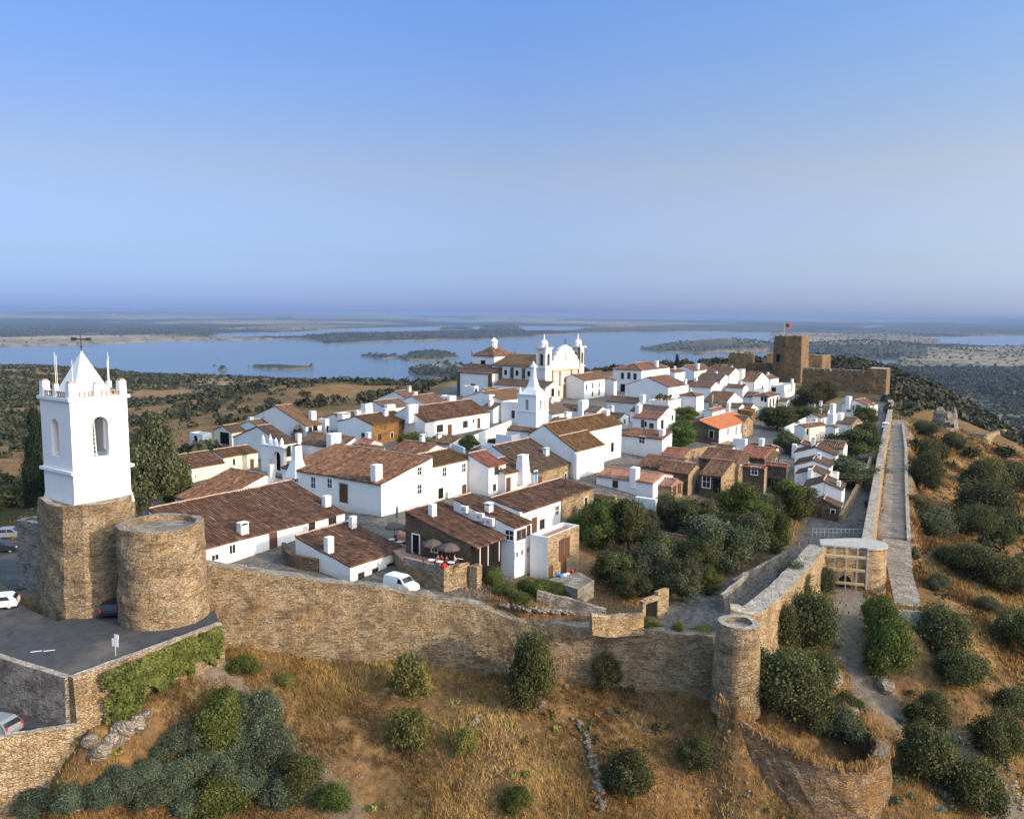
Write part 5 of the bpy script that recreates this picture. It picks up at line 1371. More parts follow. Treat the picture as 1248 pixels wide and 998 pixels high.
for x in (n0, n1): m.face([(x, 1, -2), (x, NL, -2), (x, NL, zNe), (x, 1, zNe)])
m.face([(n0, NL, -2), (n1, NL, -2), (n1, NL, zNe), (fm, NL, zNr), (n0, NL, zNe)])
m.build('nave_wall', MT['white'], pc)
r = Roof(); run = fm - n0 + .4; s_ = (zNr - zNe) / (fm - n0)
r.plane((n0 - .4, NL + .2, zNe - .1), (0, -1, 0), (1, 0, s_), NL - .8, run, near=False, seed=4); r.plane((n1 + .4, 1, zNe - .1), (0, 1, 0), (-1, 0, s_), NL - .8, run, near=False, seed=5)
r.ridge((fm, 1, zNr), (fm, NL, zNr)); r.build([MT['roofmoss'], MT['mortar']], pc, 'nave_roof')
for k in range(4):
    y = TWD + (NL - TWD) * (k + .1) / 4
    m = MB(); m.box(n0 - .7, n0 - .02, y, y + .8, -2, zNe - .6); m.build('buttress', MT['stonedark'], pc)
    if k < 3:
        m = MB(); m.box(n0 - .05, n0 + .1, y + 2.6, y + 3.6, zNe - 3.0, zNe - 1.4); m.build('window', MT['dark'], pc)
# transept block and domed tower
t0_ = NL * .86; t1_ = solve_len(pa, bv, 8, 566.5); zt0 = zat(455, 0, NL); zt1_ = zat(447, 4, NL)
m = MB(); m.box(-3.5, 5, t0_, t1_, -2, zt0); m.build('transept_wall', MT['white'], pc)
r = Roof(); r.plane((-3.8, t1_ + .2, zt0), (0, -1, 0), (1, 0, .38), t1_ - t0_ + .4, 8.8, near=False, seed=6); r.build([MT['roof'], MT['mortar']], pc, 'transept_roof')
for y in (t0_ - .2, t1_ - .8):
    m = MB(); m.box(-3.8, -2.9, y, y + 1.0, -2, zt0 + .1); m.build('buttress', MT['stonedark'], pc)
m = MB(); m.box(-3.6, -3.45, (t0_ + t1_) / 2 - .3, (t0_ + t1_) / 2 + 1.3, 0.5, 4.2); m.build('window', MT['dark'], pc)
x0_, x1_ = 3.0, 15.0; y0_, y1_ = NL + .5, NL + 9.5; zq = zat(434.5, 4, NL)
m = MB(); m.box(x0_, x1_, y0_, y1_, -2, zq); m.build('choir_wall', MT['white'], pc)
r = Roof(); mnn = min(x1_ - x0_, y1_ - y0_) / 2 + .3
for o_, e_, s2, L_ in (((x0_ - .3, y0_ - .3, zq), (1, 0, 0), (0, 1, .62), x1_ - x0_ + .6), ((x1_ + .3, y0_ - .3, zq), (0, 1, 0), (-1, 0, .62), y1_ - y0_ + .6), ((x1_ + .3, y1_ + .3, zq), (-1, 0, 0), (0, -1, .62), x1_ - x0_ + .6), ((x0_ - .3, y1_ + .3, zq), (0, -1, 0), (1, 0, .62), y1_ - y0_ + .6)):
    r.plane(o_, e_, s2, L_, mnn, e0=lambda q: q, e1=lambda q, L_=L_: max(L_ - q, q + 1e-3), near=False)
r.build([MT['roof'], MT['mortar']], pc, 'choir_roof')
m = MB(); cxx, cyy = (x0_ + x1_) / 2, (y0_ + y1_) / 2; zl = zq + mnn * .62
m.lathe([(1.1, zl - .8), (1.1, zl + 1.6), (1.35, zl + 1.7), (.9, zl + 2.3), (.05, zl + 3.0)], cxx, cyy, 8); m.build('lantern', MT['oldwhite'], pc)
for x, y in ((x0_, y0_), (x0_, y1_), (x1_, y0_)):
    m = MB(); m.lathe([(.4, zq), (.35, zq + 1.2), (.2, zq + 1.4), (.02, zq + 3.2)], x, y, 6); m.build('pinnacle', MT['stonegrey'], pc)
m = MB(); m.box(x0_ - .06, x0_ + .05, cyy - .9, cyy + .9, zq - 3, zq - 1.4); m.build('window', MT['dark'], pc)
# side chapel with lit front
house('small side chapel with pediment and arched door in front of the parish church', (665,492), 472.5, 602, 683, 'gL', rm='roofdark', wallR='cream', name='chapel', cat='chapel', wins=[('R',673.5,479,1.4,2.6,'kd'),('R',681,479,.9,2.0,'k')])
# ---------------------------------------------------------------- the village houses, near to far
h = house
# --- front row
h('long white house with wide brown roof directly behind the round stone tower', (249,697), 668, -6, 420, 'sR', rg=(355,586), rm='roof',
  wins=[('R',283,669,.8,1.0,'w'),('R',262,679,.9,.6,'w'),('R',333,660,1.0,2.1,'bt'),('R',380,641,.9,1.1,'b'),('R',405,634,1.2,.8,'b')],
  chims=[(296,650,636,1.1,'c'),(398,617,604,1.0,'b')])
h('low white cottage with two white chimneys, beside the white van', (427,710), 690, 359, 493, 'sR', rgl=(360,654), rm='roof',
  wins=[('R',440,703,.8,.9,'b'),('R',457,699,.8,1.1,'b'),('R',476,694,1.1,1.4,'b')], chims=[(401,673,654,.9,'b'),(430,643,629,.8,'b')])
h('tiled restaurant with dark stone side and open veranda above the terrace', (574,691), 664, -5, 615.5, 'sR', rgl=(494,624), rm='roof', wall='stonedark', wallR='dark', name='restaurant', cat='restaurant', gz=2.3,  # front wall is a dark face, painted shade of the open veranda
  chims=[(527,629,614,.8,'b')], ov=0.9)
h('tall narrow white house with row of windows under its eave, right of the veranda', (627,704), 643, -10, 647, 'sR', rgl=(553,608), rm='roof', gz=0.0,
  wins=[('R',632,652,.7,1.0,'b'),('R',638,650,.7,1.0,'b'),('R',644,646,.6,1.0,'b'),('R',629,676,.5,.6,'w'),('R',636,673,.5,.6,'w'),('R',643,670,.5,.6,'w'),('L',621,652,1.1,1.1,'w')])
h('block with red roof terrace, white on one side and bare stone on the other', (667,704), 655, 646.5, 706, 'flat', wall='white', wallR='stonegold', gz=0.0,
  wins=[('R',684,670,.9,2.3,'s'),('R',691,667,.9,2.3,'s'),('R',686.5,691,1.0,1.8,'bt'),('R',671,697,.7,1.3,'bt')])
h('white house with brown door above the red roof terrace', (637,662), 624, -5, 683.5, 'sR', rg=(645,594), rm='roof', gz=1.2,
  wins=[('R',651,641,1.0,2.1,'bt'),('R',660.5,638.5,1.0,1.1,'b'),('R',678.5,622,.9,1.2,'w')], chims=[(634,630,624,.5,'b')])
h('bare stone house end with one small window above the garden trees', (684,640), 607, -3, 723, 'sR', rg=(685,587), rm='roof', wall='stonegold', gz=1.2,
  wins=[('R',714,611,.8,1.2,'k')])
h('roofless ruined stone annexe with dark doorway behind the garden trees', (749,632), 605, 724, 753, 'flat', wall='stonegold', floor='concrete', wins=[('L',729,617,1.4,2.0,'kd')])
# --- left cluster
h('hipped brown roofed house with white gable and tall chimney behind the long roof', (256,634), 615, 213, 300, 'gL', rg=(323,579), rm='roof',
  wins=[('L',237,622,.9,1.2,'w'),('L',227,623,.9,1.8,'kd')], chims=[(331,583,566,.9,'b')])
h('ochre walled barn with brown roof beside the big green tree', (234,588), 570, -9, 273, 'gR', rm='roof', wall='cream', wins=[('L',226,578,1.4,2.0,'d')])
h('long low cream annexe with narrow strip of roof beside the ochre barn', (273,578), 557, -3, 314, 'sR', rm='roofmoss', wall='cream', wins=[('R',285,563,.5,1.2,'k'),('R',307,566,.8,2.0,'d')], pitch=.3)
h('white house with low dark gable behind the white pinnacled gateway', (345,563), 541, 284, 362, 'gR', rm='roofdark', wins=[('R',351,550,1.4,2.2,'k')], chims=[(364,541,528,.7,'c')])
h('broad white gabled house with orange brown roof on the left edge of the village', (373,534), 519.5, 300, 392, 'gR', rm='roofmoss', wins=[('R',378,524,.9,1.2,'b'),('R',384,522,1.4,1.4,'k')], chims=[(381,511,501,1.4,'b')])
h('square white chimney house between the orange roof and the lichened stone barn', (397,530), 511, 388, 401, 'flat', wins=[('R',399,523,.7,1.6,'k')])
h('white house with broad white roof block under a dark tiled slope', (414,561), 546.5, 362, -10, 'sL', rg=(433,533), rm='roofdark', chims=[(407,543,528,2.6,'b',1.4),(364,547,529,1.0,'c')])
h('low tiled white house with bright verge tucked behind the corner house', (444,577), 563.5, 414, -8, 'sL', rg=(469,545), rm='roof')
h('small red tiled roof behind the bright verge', (447,560), 543, 431, 466, 'gL', rm='roofred')
h('big white corner house with long brown roof facing the cobbled street', (465,629.5), 590, 344, 527.5, 'sL', rg=(527,558), rm='roof',
  wins=[('L',361.5,583,.9,.9,'w'),('L',382,588,.9,1.6,'w'),('L',402,589,.9,1.3,'w'),('L',419,601,1.6,2.7,'d'),('R',511,574,.9,1.1,'w'),('R',511,596,.9,1.3,'w')],
  chims=[(459,586,566,1.3,'b'),(362,570,543,1.3,'t')])
h('two storey white house with two upper windows next to the corner house', (527.5,612), 569, -6, 579, 'sR', rg=(546,548), rm='roofmoss',
  wins=[('R',541.5,575,.9,1.3,'w'),('R',565,570,.9,1.3,'w'),('R',565.5,597,.8,1.5,'bt'),('R',537,601,1.2,1.6,'wd')])
h('narrow white house with reddish roof and crooked shuttered window', (595.5,605), 569, 579, 616.5, 'sR', rg=(592,549), rm='roofred', wins=[('R',605,573,.9,1.2,'b'),('R',602.5,594,.6,.9,'b'),('R',610,572,.5,.7,'k')])
h('white house with brown door and great tapered white chimney', (616,603), 577.5, -6, 649, 'sR', rg=(622,556), rm='roof',
  wins=[('R',619.5,591,1.0,2.2,'bt'),('R',643.5,590,0.01,0.01,'w')][:1], chims=[(637,577,554,2.3,'k')])
h('house half stone half white with blue door under a broad dark roof', (650,595), 576.5, -4, 701, 'sR', rg=(653,533), rm='roofdark', wallR='stonegold',
  wins=[('R',650.9,581,.9,1.8,'bl'),('R',658,588,.8,1.8,'bt'),('R',689,580.5,.6,1.0,'k'),('R',695.5,578,1.0,1.9,'k')])
h('white flat roofed house with parapet in front of the slender bell tower', (623,562), 531, 604, 651, 'flat', wins=[('R',641,544,.9,1.6,'w')], floor='concrete')
h('low white yard wall house with dark blue awning below the flat roof', (613,560), 545, 586, 622, 'flat', floor='bluetarp')
h('small brown roof wedged between flat house and bell tower foot', (651,561), 526.5, 618, 660, 'gL', rm='roofdark')
h('pale white house with blue grey shade side and dark window beside the bell tower', (631,517), 491, 611, 636, 'flat', wins=[('L',625.5,505,1.1,2.0,'w')], floor='concrete')
h('small lit white house with little roof left of the bell tower', (601,516), 498.5, 586, 618, 'gL', rm='roofdark', wins=[('R',613.5,501.5,.7,1.4,'k')])
h('white house with wide grey brown roof and shuttered windows above the walled garden', (518,537), 514, 490, 596.5, 'gR', rg=(574,487), rm='roofmoss' if False else 'roof',
  wins=[('R',536,522,2.0,1.5,'b'),('R',548,525,1.3,2.7,'bt'),('R',567,517,1.6,1.4,'b'),('R',577,513,.6,.8,'k'),('R',583.5,516,1.0,2.3,'bt')], chims=[(502,505,493,3.0,'b',1.0)])
h('stone barn covered in golden lichen with one white end wall', (454,543), 518, 416, 502, 'gR', rg=(481,501), rm='roofmoss', wall='white', wallR='stoneorange')
h('dark roofed house with pale chimney cluster left of the lichened barn', (420,526), 513, 393, 452, 'gR', rm='roofdark', chims=[(419,512,503,2.4,'c'),(436,508,500,1.3,'c'),(447,508,491,2.4,'t')])
h('brown roofed house with white ventilator behind the lichened barn', (470,512), 498, 440, 500, 'gR', rm='roofdark', chims=[(475,500,493,3.0,'b',1.2)])
h('low house roofed with pale metal sheets near the village edge', (452,508), 497, 446, 492, 'sR', rm='lavender', pitch=.3, mort=False)
h('long mossy brown roof at the village edge before the lake', (520,507), 493, 484, 547, 'gR', rm='roof')
h('low white flat house at the village edge with small doorway', (548,496), 483, 536, 556, 'flat', floor='concrete')
h('low white outbuilding with arch beside the parish church', (578,489), 471, 564, 583, 'flat', floor='concrete', wins=[('R',580,477,1.2,1.8,'k')])
h('broad mossy roof below the parish church with white chimney slab', (612,503), 488, 580, 650, 'gR', rg=(626,473), rm='roofmoss', chims=[(598,492,481,2.2,'b',.9)])
h('white walled arched shed at the far left edge of the village', (283,546), 527, 261, 300, 'gR', rm='roofdark', wall='cream', wins=[('L',274,534,3.2,2.6,'k')])
h('tiny white hut with open doorway on the left slope', (247,541), 529, 231, 258, 'flat', floor='concrete', wins=[('L',239,536,1.2,1.8,'k')])
# --- middle
h('white house with shallow brown lean-to roof right of the slender bell tower', (673,520), 505, -8, 697, 'sR', rm='roofdark', pitch=.4)
h('long white house side with brown roof band below the church square', (727.5,515), 502, 680, 741, 'gL', rm='roofdark', wins=[('L',701,499,.6,.9,'k'),('L',712,503,.7,.9,'k')], chims=[(708,492,479,3.0,'b',1.4)])
h('two storey white house with narrow windows right of the parish church', (712,487), 464, -9, 737, 'gR', rm='roof',
  wins=[('R',714.5,472,.8,1.8,'w'),('R',722,470,.8,1.9,'w'),('R',730,469,.8,1.9,'w'),('R',722,480,.8,1.6,'k'),('R',730,478,.9,2.2,'k')])
h('blue shaded white house end behind the church square', (748,482), 464, 736, 752, 'gR', rm='roofdark')
h('large white mansion with pyramid roof, three upper windows and arched door', (781,480), 451.5, 747, 816, 'hip', rm='roof', name='mansion', cat='mansion',
  wins=[('L',758.6,458,1.3,2.2,'w'),('L',766.5,458,1.3,2.2,'w'),('L',774,459,1.3,2.2,'w'),('L',759,473,1.5,2.6,'kd'),('L',750,474,.8,.9,'k')], chims=[(800,447,440,1.4,'b')])
h('white gabled house with brown roof in front of the mansion', (814,496), 472, 762, 839, 'gR', rm='roof', chims=[(835,468,462,1.0,'b')])
h('plain white tall house with small brown cap roof in the centre of the village', (848,510), 482.5, 828, 858, 'hip', rm='roof', pitch=.3)
h('white roof terrace full of potted plants and a folded parasol', (814,512), 489, 790, 830, 'flat', wins=[('R',827,499,.8,1.6,'k')], floor='concrete')
h('dark roofed grey walled house left of the plant terrace', (777,509), 491.5, 739, 790, 'gL', rm='roofdark', wall='oldwhite', chims=[(783,488,481,1.6,'b')])
h('long dark roof stepping down to a white gable under the plant terrace', (808,519), 503.5, 768, 823, 'gL', rm='roofdark', chims=[(779,500,493,1.4,'b')])
h('small white house with red brown roof and brown doors on a raised yard', (801,531), 511, 771, 815, 'gL', rm='roofred',
  wins=[('L',783.5,517,.7,1.9,'bt'),('L',787,517,.6,1.2,'k'),('R',807,517,1.2,1.9,'b'),('L',794,521,.9,1.9,'bt')], chims=[(778,503,493,1.4,'b')])
h('white wall house with single square window below the raised yard', (806.5,561), 535, 757, 819, 'sL', rm='roof', pitch=.2, wins=[('L',782.5,536,1.2,1.3,'w')], chims=[(807,531,523,1.2,'b')])
h('house with pinkish tiled roof and long bluish white side wall in the middle', (795.5,609), 588.5, 727, -7, 'gL', rg=(809,578), rm='roofpink', chims=[(772,572,557,1.5,'b')])
h('small stone annexe with pinkish tiles and brown shutters by the garden', (818,611), 593, 803, 832, 'gL', rm='roofpink', wall='stonegold', wins=[('R',822,598,.9,1.4,'s'),('R',828,595,.9,1.4,'s')])
h('ruined stone house with faded brown tiles nearest the pink roof', (838,604), 577.5, 802, 857, 'gL', rm='roof', wall='stonedark', wallR='stonegold')  # ruins: sunlit face in golden stone, others dark, light put into the colour
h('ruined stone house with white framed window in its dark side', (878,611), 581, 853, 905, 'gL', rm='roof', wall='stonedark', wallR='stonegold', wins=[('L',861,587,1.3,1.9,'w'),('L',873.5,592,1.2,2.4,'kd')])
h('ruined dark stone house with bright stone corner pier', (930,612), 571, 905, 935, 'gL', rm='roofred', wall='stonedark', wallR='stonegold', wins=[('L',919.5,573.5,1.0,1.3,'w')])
h('tall dark stone house with black doorway at the lane corner', (957,605), 569, 932, 962, 'gL', rm='roofred', wall='stonedark', wins=[('L',939.5,588,1.1,1.5,'kd'),('L',946,594,1.6,3.0,'kd')])
h('rounded brown roof house with white front at the dark lane', (944,562), 546.5, 908, 949, 'hip', rm='roof', pitch=.34, wins=[('L',921,549,2.0,1.8,'k')], chims=[(928,534,525,1.2,'b')])
h('square white block house among the ruined roofs', (907.5,559), 535.5, 893, 911, 'flat', floor='concrete', wins=[('L',895,551,.6,1.0,'k')])
h('low white walled house with grey roof left of the square white block', (892,558), 546, 865, 896, 'gL', rm='roofdark')
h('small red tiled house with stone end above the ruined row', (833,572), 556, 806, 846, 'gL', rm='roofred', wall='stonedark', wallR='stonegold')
h('house with vivid orange tiled roof, white front and stone side', (876,543), 523, 848, 917, 'gR', rg=(894,502), rm='rooforange', wall='stonedark',
  wins=[('R',887,526,.8,1.5,'w'),('R',897,524.5,.7,2.0,'k'),('R',903,523,.7,2.0,'k'),('R',909.5,519.5,.8,1.2,'w'),('L',867,529,1.0,1.6,'k')], wallR='white')
h('small red tiled shed behind the vivid orange roof', (868,515), 501.5, 858, 884, 'gR', rm='roofred')
h('tall white house with two stacked windows near the keep', (888,483), 457, 858, 903.5, 'gL', rm='roof', wins=[('R',897,462,.9,1.7,'w'),('R',899,473,1.2,2.3,'b'),('R',893.5,470,.6,.8,'k')], chims=[(903,459,450,2.6,'b')])
h('white house with shaded blank wall and dark sloping roof in front of the stacked windows', (877,485), 464, 848, 891, 'gL', rm='roofdark')
h('white gabled house with long brown roof left of the blank wall', (866,490), 472, 833, 878, 'gL', rm='roof')
h('low white house with wide brown roof behind the mansion chimney', (846,466), 452, 820, 868, 'gR', rm='roof', chims=[(850,450,443,1.4,'b')])
h('white gable below the lone dark cypress', (822,470), 454, 808, 835, 'gR', rm='roof')
h('brown roofed row house right of the plain tall house', (884,506), 491, 857, 905, 'gL', rm='roof', chims=[(867,491,481,1.1,'b',.8,'stonegold')])
h('low roof with small white triangular dormer below the blank wall', (900,512), 497, 874, 908, 'gL', rm='roofdark', chims=[(888,498,491,1.6,'k')])
h('lichened stone ruin wall behind the vivid orange roof', (912,518), 500, 899, 921, 'flat', wall='stoneorange', floor='concrete')
# --- upper right
h('small white house with arched gallery below the keep', (936,503), 483.5, 917, 950.5, 'hip', rm='roof', pitch=.3,
  wins=[('R',938.5,491,1.0,2.2,'kd'),('R',942.5,490,1.0,2.2,'kd'),('R',947,487.5,1.0,1.8,'kd'),('R',942.5,498,.7,1.3,'k'),('L',929,486,.8,1.4,'k'),('L',933,487,.8,1.4,'k')])
h('white cottage with brown lean-to roof left of the arched gallery', (920,498), 484, 906, 929, 'gL', rm='roof', wins=[('R',923,488,.6,1.3,'k'),('R',926,487,.6,1.3,'k')])
h('white house with brown roof under the keep and ruined tower', (919,482), 465, 902, 937, 'gL', rm='roof', wins=[('R',929,472,1.1,1.3,'k')])
h('low white house with lone chimney under the foot of the keep', (938,476), 462, 922, 949, 'gR', rm='roofdark')
h('white cube house with dark slate lean-to and tall chimney under the keep', (955,486), 470, 939, 969, 'flat', floor='concrete', wins=[('L',943,475,1.5,1.6,'k'),('R',961,476,.8,1.3,'k')], chims=[(965,472,462,1.6,'s')])
h('small white hut with mossy roof beside dark trees below the keep', (958.5,502), 489, 949, 963, 'gL', rm='roofmoss', wins=[('R',960.5,494,.6,1.4,'k')])
h('white house with twin broad chimneys hidden in trees below the castle wall', (992,503), 490, 967, 998, 'flat', floor='concrete', chims=[(973,492,481,2.2,'k'),(990,492,479,2.8,'k')])
h('dark roofed white house behind the two stage chimney', (1008,515), 503, 992, -8, 'gL', rm='roofdark', wins=[('L',999,507,1.6,1.4,'k')], th=60)
h('white pedimented house with three dark windows near the castle wall', (1056,514), 494.5, 1026, 1070, 'gR', rm='roof', th=45,
  wins=[('L',1035,497.5,1.5,2.1,'w'),('L',1040,497,1.2,1.4,'w'),('L',1045.5,498,1.6,2.2,'w'),('R',1059,497,.8,1.8,'k'),('R',1064,495,.8,1.8,'k')], chims=[(1034,493,483,1.6,'b')])
h('brown roofed house with bare stone end and white framed window', (1037,534), 517, 1010, 1052, 'gL', rm='roofdark', wallR='stonegold', th=45, wins=[('R',1045.5,520,.9,1.5,'w')], chims=[(1014,516,492,2.2,'s'),(1024,511,503,1.6,'b')])
h('house with pinkish brown roof, pale stone front and high two stage chimney', (980,540), 521, 968, 1007, 'gR', rm='roof', wallR='cream', th=38, wins=[('R',984,526,.7,1.4,'k')])
h('small white cottage with bright end wall right of the pale stone front', (1017,546), 521, 1006, 1022, 'gR', rm='roofdark', wins=[('R',1019.5,526,.5,1.5,'k')])
h('tall white house with narrow lit end facing the walled garden', (1026.5,571), 547, 1003, 1033, 'gL', rm='roof', th=60, wins=[('R',1029,555,.6,2.0,'k')])
h('white houses terrace corner with low roof at the lane head', (985,560), 545, 965, -6, 'gR', rm='roofdark', th=64, chims=[(968,552,541,1.2,'b'),(990,548,536,1.4,'k')])
h('third white gable of the stepped row, with bluish face', (1017,585), 555, 969, -5.5, 'gR', rm='roofdark', th=64, rg=(1003,548) if False else None, pitch=.34)
h('second white gable of the stepped row, plain face', (1009.5,602), 569, 969, -6.5, 'gR', rm='roofdark', th=64, pitch=.34)
h('low white link house with small chimney in the stepped row', (1006,612), 580, 971, -5, 'gR', rm='roofdark', th=64, pitch=.34, chims=[(987,579,571,.9,'b')])
h('first white gable of the stepped row with blank front above stone house', (1024.5,629), 596.5, 980, -6, 'gR', rm='roofdark', th=64, pitch=.36, chims=[(1022,593,586,.8,'b')])
h('low stone house with brown door at the bottom of the right street', (1022,636), 618, 984, -4, 'gR', rm='roofdark', wall='stonedark', th=64, pitch=.36, wins=[('L',995.5,624,1.3,1.9,'bt'),('L',1015,623,.6,.5,'k')])
h('small white block with tiled top behind the first white gable', (1020,600), 578, 1006, 1023, 'flat', th=64, floor='terra')
h('hut with red tiled roof deep among the garden trees', (852,672), 664, 799, 859, 'gL', rm='roofpink', wall='stonegold', gz=-1.8, pitch=.5)
# --- roofs that fill the quarter
h('broad faded roof spreading behind the ruined stone houses', (897,584), 563, 852, -9, 'gL', rm='roof', wall='stonedark', pitch=.3)
h('wide brown roof filling the gap left of the ruined row', (822,594), 573, 776, -9, 'gL', rm='roof', wall='stonegold', pitch=.3)
h('large red brown roof behind the tall dark stone house', (931,582), 559, 899, -9, 'gL', rm='roofred', wall='stonedark', pitch=.3)
h('low slate grey lean-to in front of the shuttered white house', (548,551), 541, 519, 562, 'sL', rm='roofdark', pitch=.25)
h('low brown roof joining the corner house and its neighbour at the back', (515,570), 553, 476, 548, 'gL', rm='roof', pitch=.3)
h('small white house squeezed below the grey walled house', (756,524), 509, 728, 766, 'gL', rm='roofdark')
h('brown roofed house filling the block below the shallow lean-to', (703,535), 518, 668, 716, 'gL', rm='roofdark')
h('narrow tiled row house above the orange roof, right', (905,534), 516, 884, 918, 'gL', rm='roof', wall='stonegold')
h('white house with low tiled roof beside the arched gallery lane', (912,512), 500, 893, 924, 'gL', rm='roofdark')
h('small white house under the ruined castle tower', (893,470), 457, 876, 903, 'gL', rm='roof')
h('low white roofed house between dark lane and gallery', (905,487), 473, 884, 912, 'gL', rm='roof')
h('flat white outbuilding behind the lichened barn', (437,520), 510, 421, 446, 'flat', floor='concrete')
h('long brown roof beyond the pale metal sheets', (500,497), 488, 462, 520, 'gR', rm='roof')
h('low white house behind the mossy church-side roof', (600,492), 480, 578, 615, 'gR', rm='roofdark')
h('white shed at the end of the village edge roofs', (530,493), 485, 518, 540, 'flat', floor='concrete')
h('small white house left of the orange brown roof', (316,532), 521, 292, 334, 'gR', rm='roofdark')
h('brown roofed house hidden below the stone white framed end', (1000,522), 509, 978, -7, 'gR', rm='roofdark', th=50)

# small things the roofs and walls of such houses carry: chimneys, openings
rnd = random.Random(4)
for lb, H in list(HOUSES):
    if not lb or 'church' in lb or 'chapel' in lb or H.lr < 2.5 or H.ll < 2.5: continue
    nm = H.roof.name
    has_ch = any(c.name.startswith('chimney') for c in H.roof.children)
    flat = abs(H.rz(H.lr / 2, H.ll / 2) - (H.h - .4)) < 1e-6
    stone = H.wall.data.materials[0].name not in ('whitewash', 'worn whitewash')
    if not has_ch and not flat and not stone and rnd.random() < .8:
        x = H.lr * rnd.uniform(.25, .8); y = H.ll * rnd.uniform(.3, .8); z = H.rz(x, y); w = rnd.uniform(.7, 1.3); hh = rnd.uniform(1.0, 1.9)
        m = MB(); m.box(x - w / 2, x + w / 2, y - .35, y + .35, z - .9, z + hh - .3); m.box(x - w / 2 + .1, x + w / 2 - .1, y - .25, y + .25, z + hh - .31, z + hh - .12, 1); m.box(x - w / 2 - .05, x + w / 2 + .05, y - .4, y + .4, z + hh - .12, z + hh)
        m.build('chimney', [MT['white'], MT['dark']], H.roof)
    if not flat and H.D > 118 and rnd.random() < .55:
        x = H.lr * rnd.uniform(.2, .8); y = H.ll * rnd.uniform(.4, .6); z = H.rz(x, y); m = MB(); m.tube((x, y, z - .2), (x, y, z + 2.6), .03, n=4)
        for k in range(3): m.tube((x - .5, y, z + 2.1 + k * .22), (x + .5, y, z + 2.1 + k * .22), .018, n=4)
        m.build('aerial', MT['iron'], H.roof)
    kids = [c.name.split('.')[0] for c in H.root.children]
    nwin = sum(k in ('window', 'door', 'opening', 'doorway') for k in kids)
    if nwin == 0 and H.D > 125 and H.h > 2.0 and H.lr > 3.2:
        n = min(3, int(H.lr / 3.2))
        for k in range(n):
            if rnd.random() < .75: window_local(H, 'R', H.lr * (k + .5) / n + rnd.uniform(-.3, .3), min(H.h - 1.0, rnd.uniform(1.4, 2.2)), .8, 1.1, rnd.choice(['w', 'b', 'k']))
    if nwin == 0 and H.D > 125 and H.h > 2.6 and H.ll > 3.5 and rnd.random() < .6:
        window_local(H, 'L', H.ll * rnd.uniform(.25, .75), min(H.h - 1.0, 1.9), .8, 1.0, rnd.choice(['w', 'b', 'k']))
# ---------------------------------------------------------------- vegetation
def leaf_cloud(C, Nn, size, rng, elong=1.0, up=None, tint=None):
    """quads at C with normals Nn"""
    n = len(C)
    r = rng.normal(size=(n, 3)); t = np.cross(Nn, r); t /= np.linalg.norm(t, axis=1)[:, None] + 1e-9
    if up is not None:
        t = t * (1 - up) + np.array([0, 0, 1.0]) * up; t /= np.linalg.norm(t, axis=1)[:, None] + 1e-9
    b = np.cross(Nn, t); b /= np.linalg.norm(b, axis=1)[:, None] + 1e-9
    s = size * rng.uniform(.6, 1.4, n)[:, None]
    V = np.stack([C - t * s * elong - b * s * .55, C - t * s * .2 * elong + b * s, C + t * s * elong + b * s * .35, C + t * s * .3 * elong - b * s], 1).reshape(-1, 3)
    F = np.arange(4 * n).reshape(n, 4)
    T = np.repeat(tint, 4)
    return V, F, np.stack([T, T, T], -1)
def crown_mesh(name, mat, n, seed, shape='round', size=.05, lumps=18, elong=1.0):
    rng = np.random.default_rng(seed)
    L = []
    for _ in range(lumps):
        d = rng.normal(size=3); d /= np.linalg.norm(d); d[2] = abs(d[2]) * (1 if shape != 'ball' else rng.choice([1, -1]))
        rr = rng.uniform(.35, 1.0) ** .6
        if shape == 'round': c = np.array([d[0] * .36 * rr, d[1] * .36 * rr, .30 + d[2] * .46 * rr - .1]); rad = rng.uniform(.07, .24)
        elif shape == 'ball': c = np.array([d[0] * .37 * rr, d[1] * .37 * rr, .5 + d[2] * .37 * rr]); rad = rng.uniform(.07, .21)
        elif shape == 'wisp': c = np.array([d[0] * .30 * rr, d[1] * .30 * rr, .15 + d[2] * .55 * rr]); rad = rng.uniform(.10, .20)
        elif shape == 'column': z = rng.uniform(.06, .93); k = .30 * (1 - z) ** .6 + .05; c = np.array([d[0] * k, d[1] * k, z]); rad = .12 + .14 * (1 - z)
        L.append((c, rad, rng.uniform(-.22, .22)))
    w = np.array([l[1] ** 2 for l in L]); w /= w.sum()
    k = rng.choice(len(L), n, p=w)
    d = rng.normal(size=(n, 3)); d /= np.linalg.norm(d, axis=1)[:, None]
    rad = np.array([l[1] for l in L])[k]; c = np.array([l[0] for l in L])[k]; lt = np.array([l[2] for l in L])[k]
    q = np.where(rng.uniform(0, 1, n) < .10, rng.uniform(1.0, 2.0, n), rng.uniform(.4, 1.15, n))
    asp = np.array([1, 1, .55 if shape == 'column' else .85])
    C = c + d * asp * (rad * q)[:, None]
    ok = C[:, 2] > 0.0
    C, d, lt = C[ok], d[ok], lt[ok]
    nn = d + rng.normal(size=d.shape) * .7; nn /= np.linalg.norm(nn, axis=1)[:, None]
    tint = np.clip(.42 + lt + rng.normal(size=len(C)) * .2, 0, 1)
    V, F, T = leaf_cloud(C, nn, size, rng, elong, up=.55 if shape == 'wisp' else None, tint=tint)
    me_o = mesh_np(name, V, F, LF[mat], attr={'tint': T})
    me = me_o.data; bpy.data.objects.remove(me_o); return me
PROTO = {}
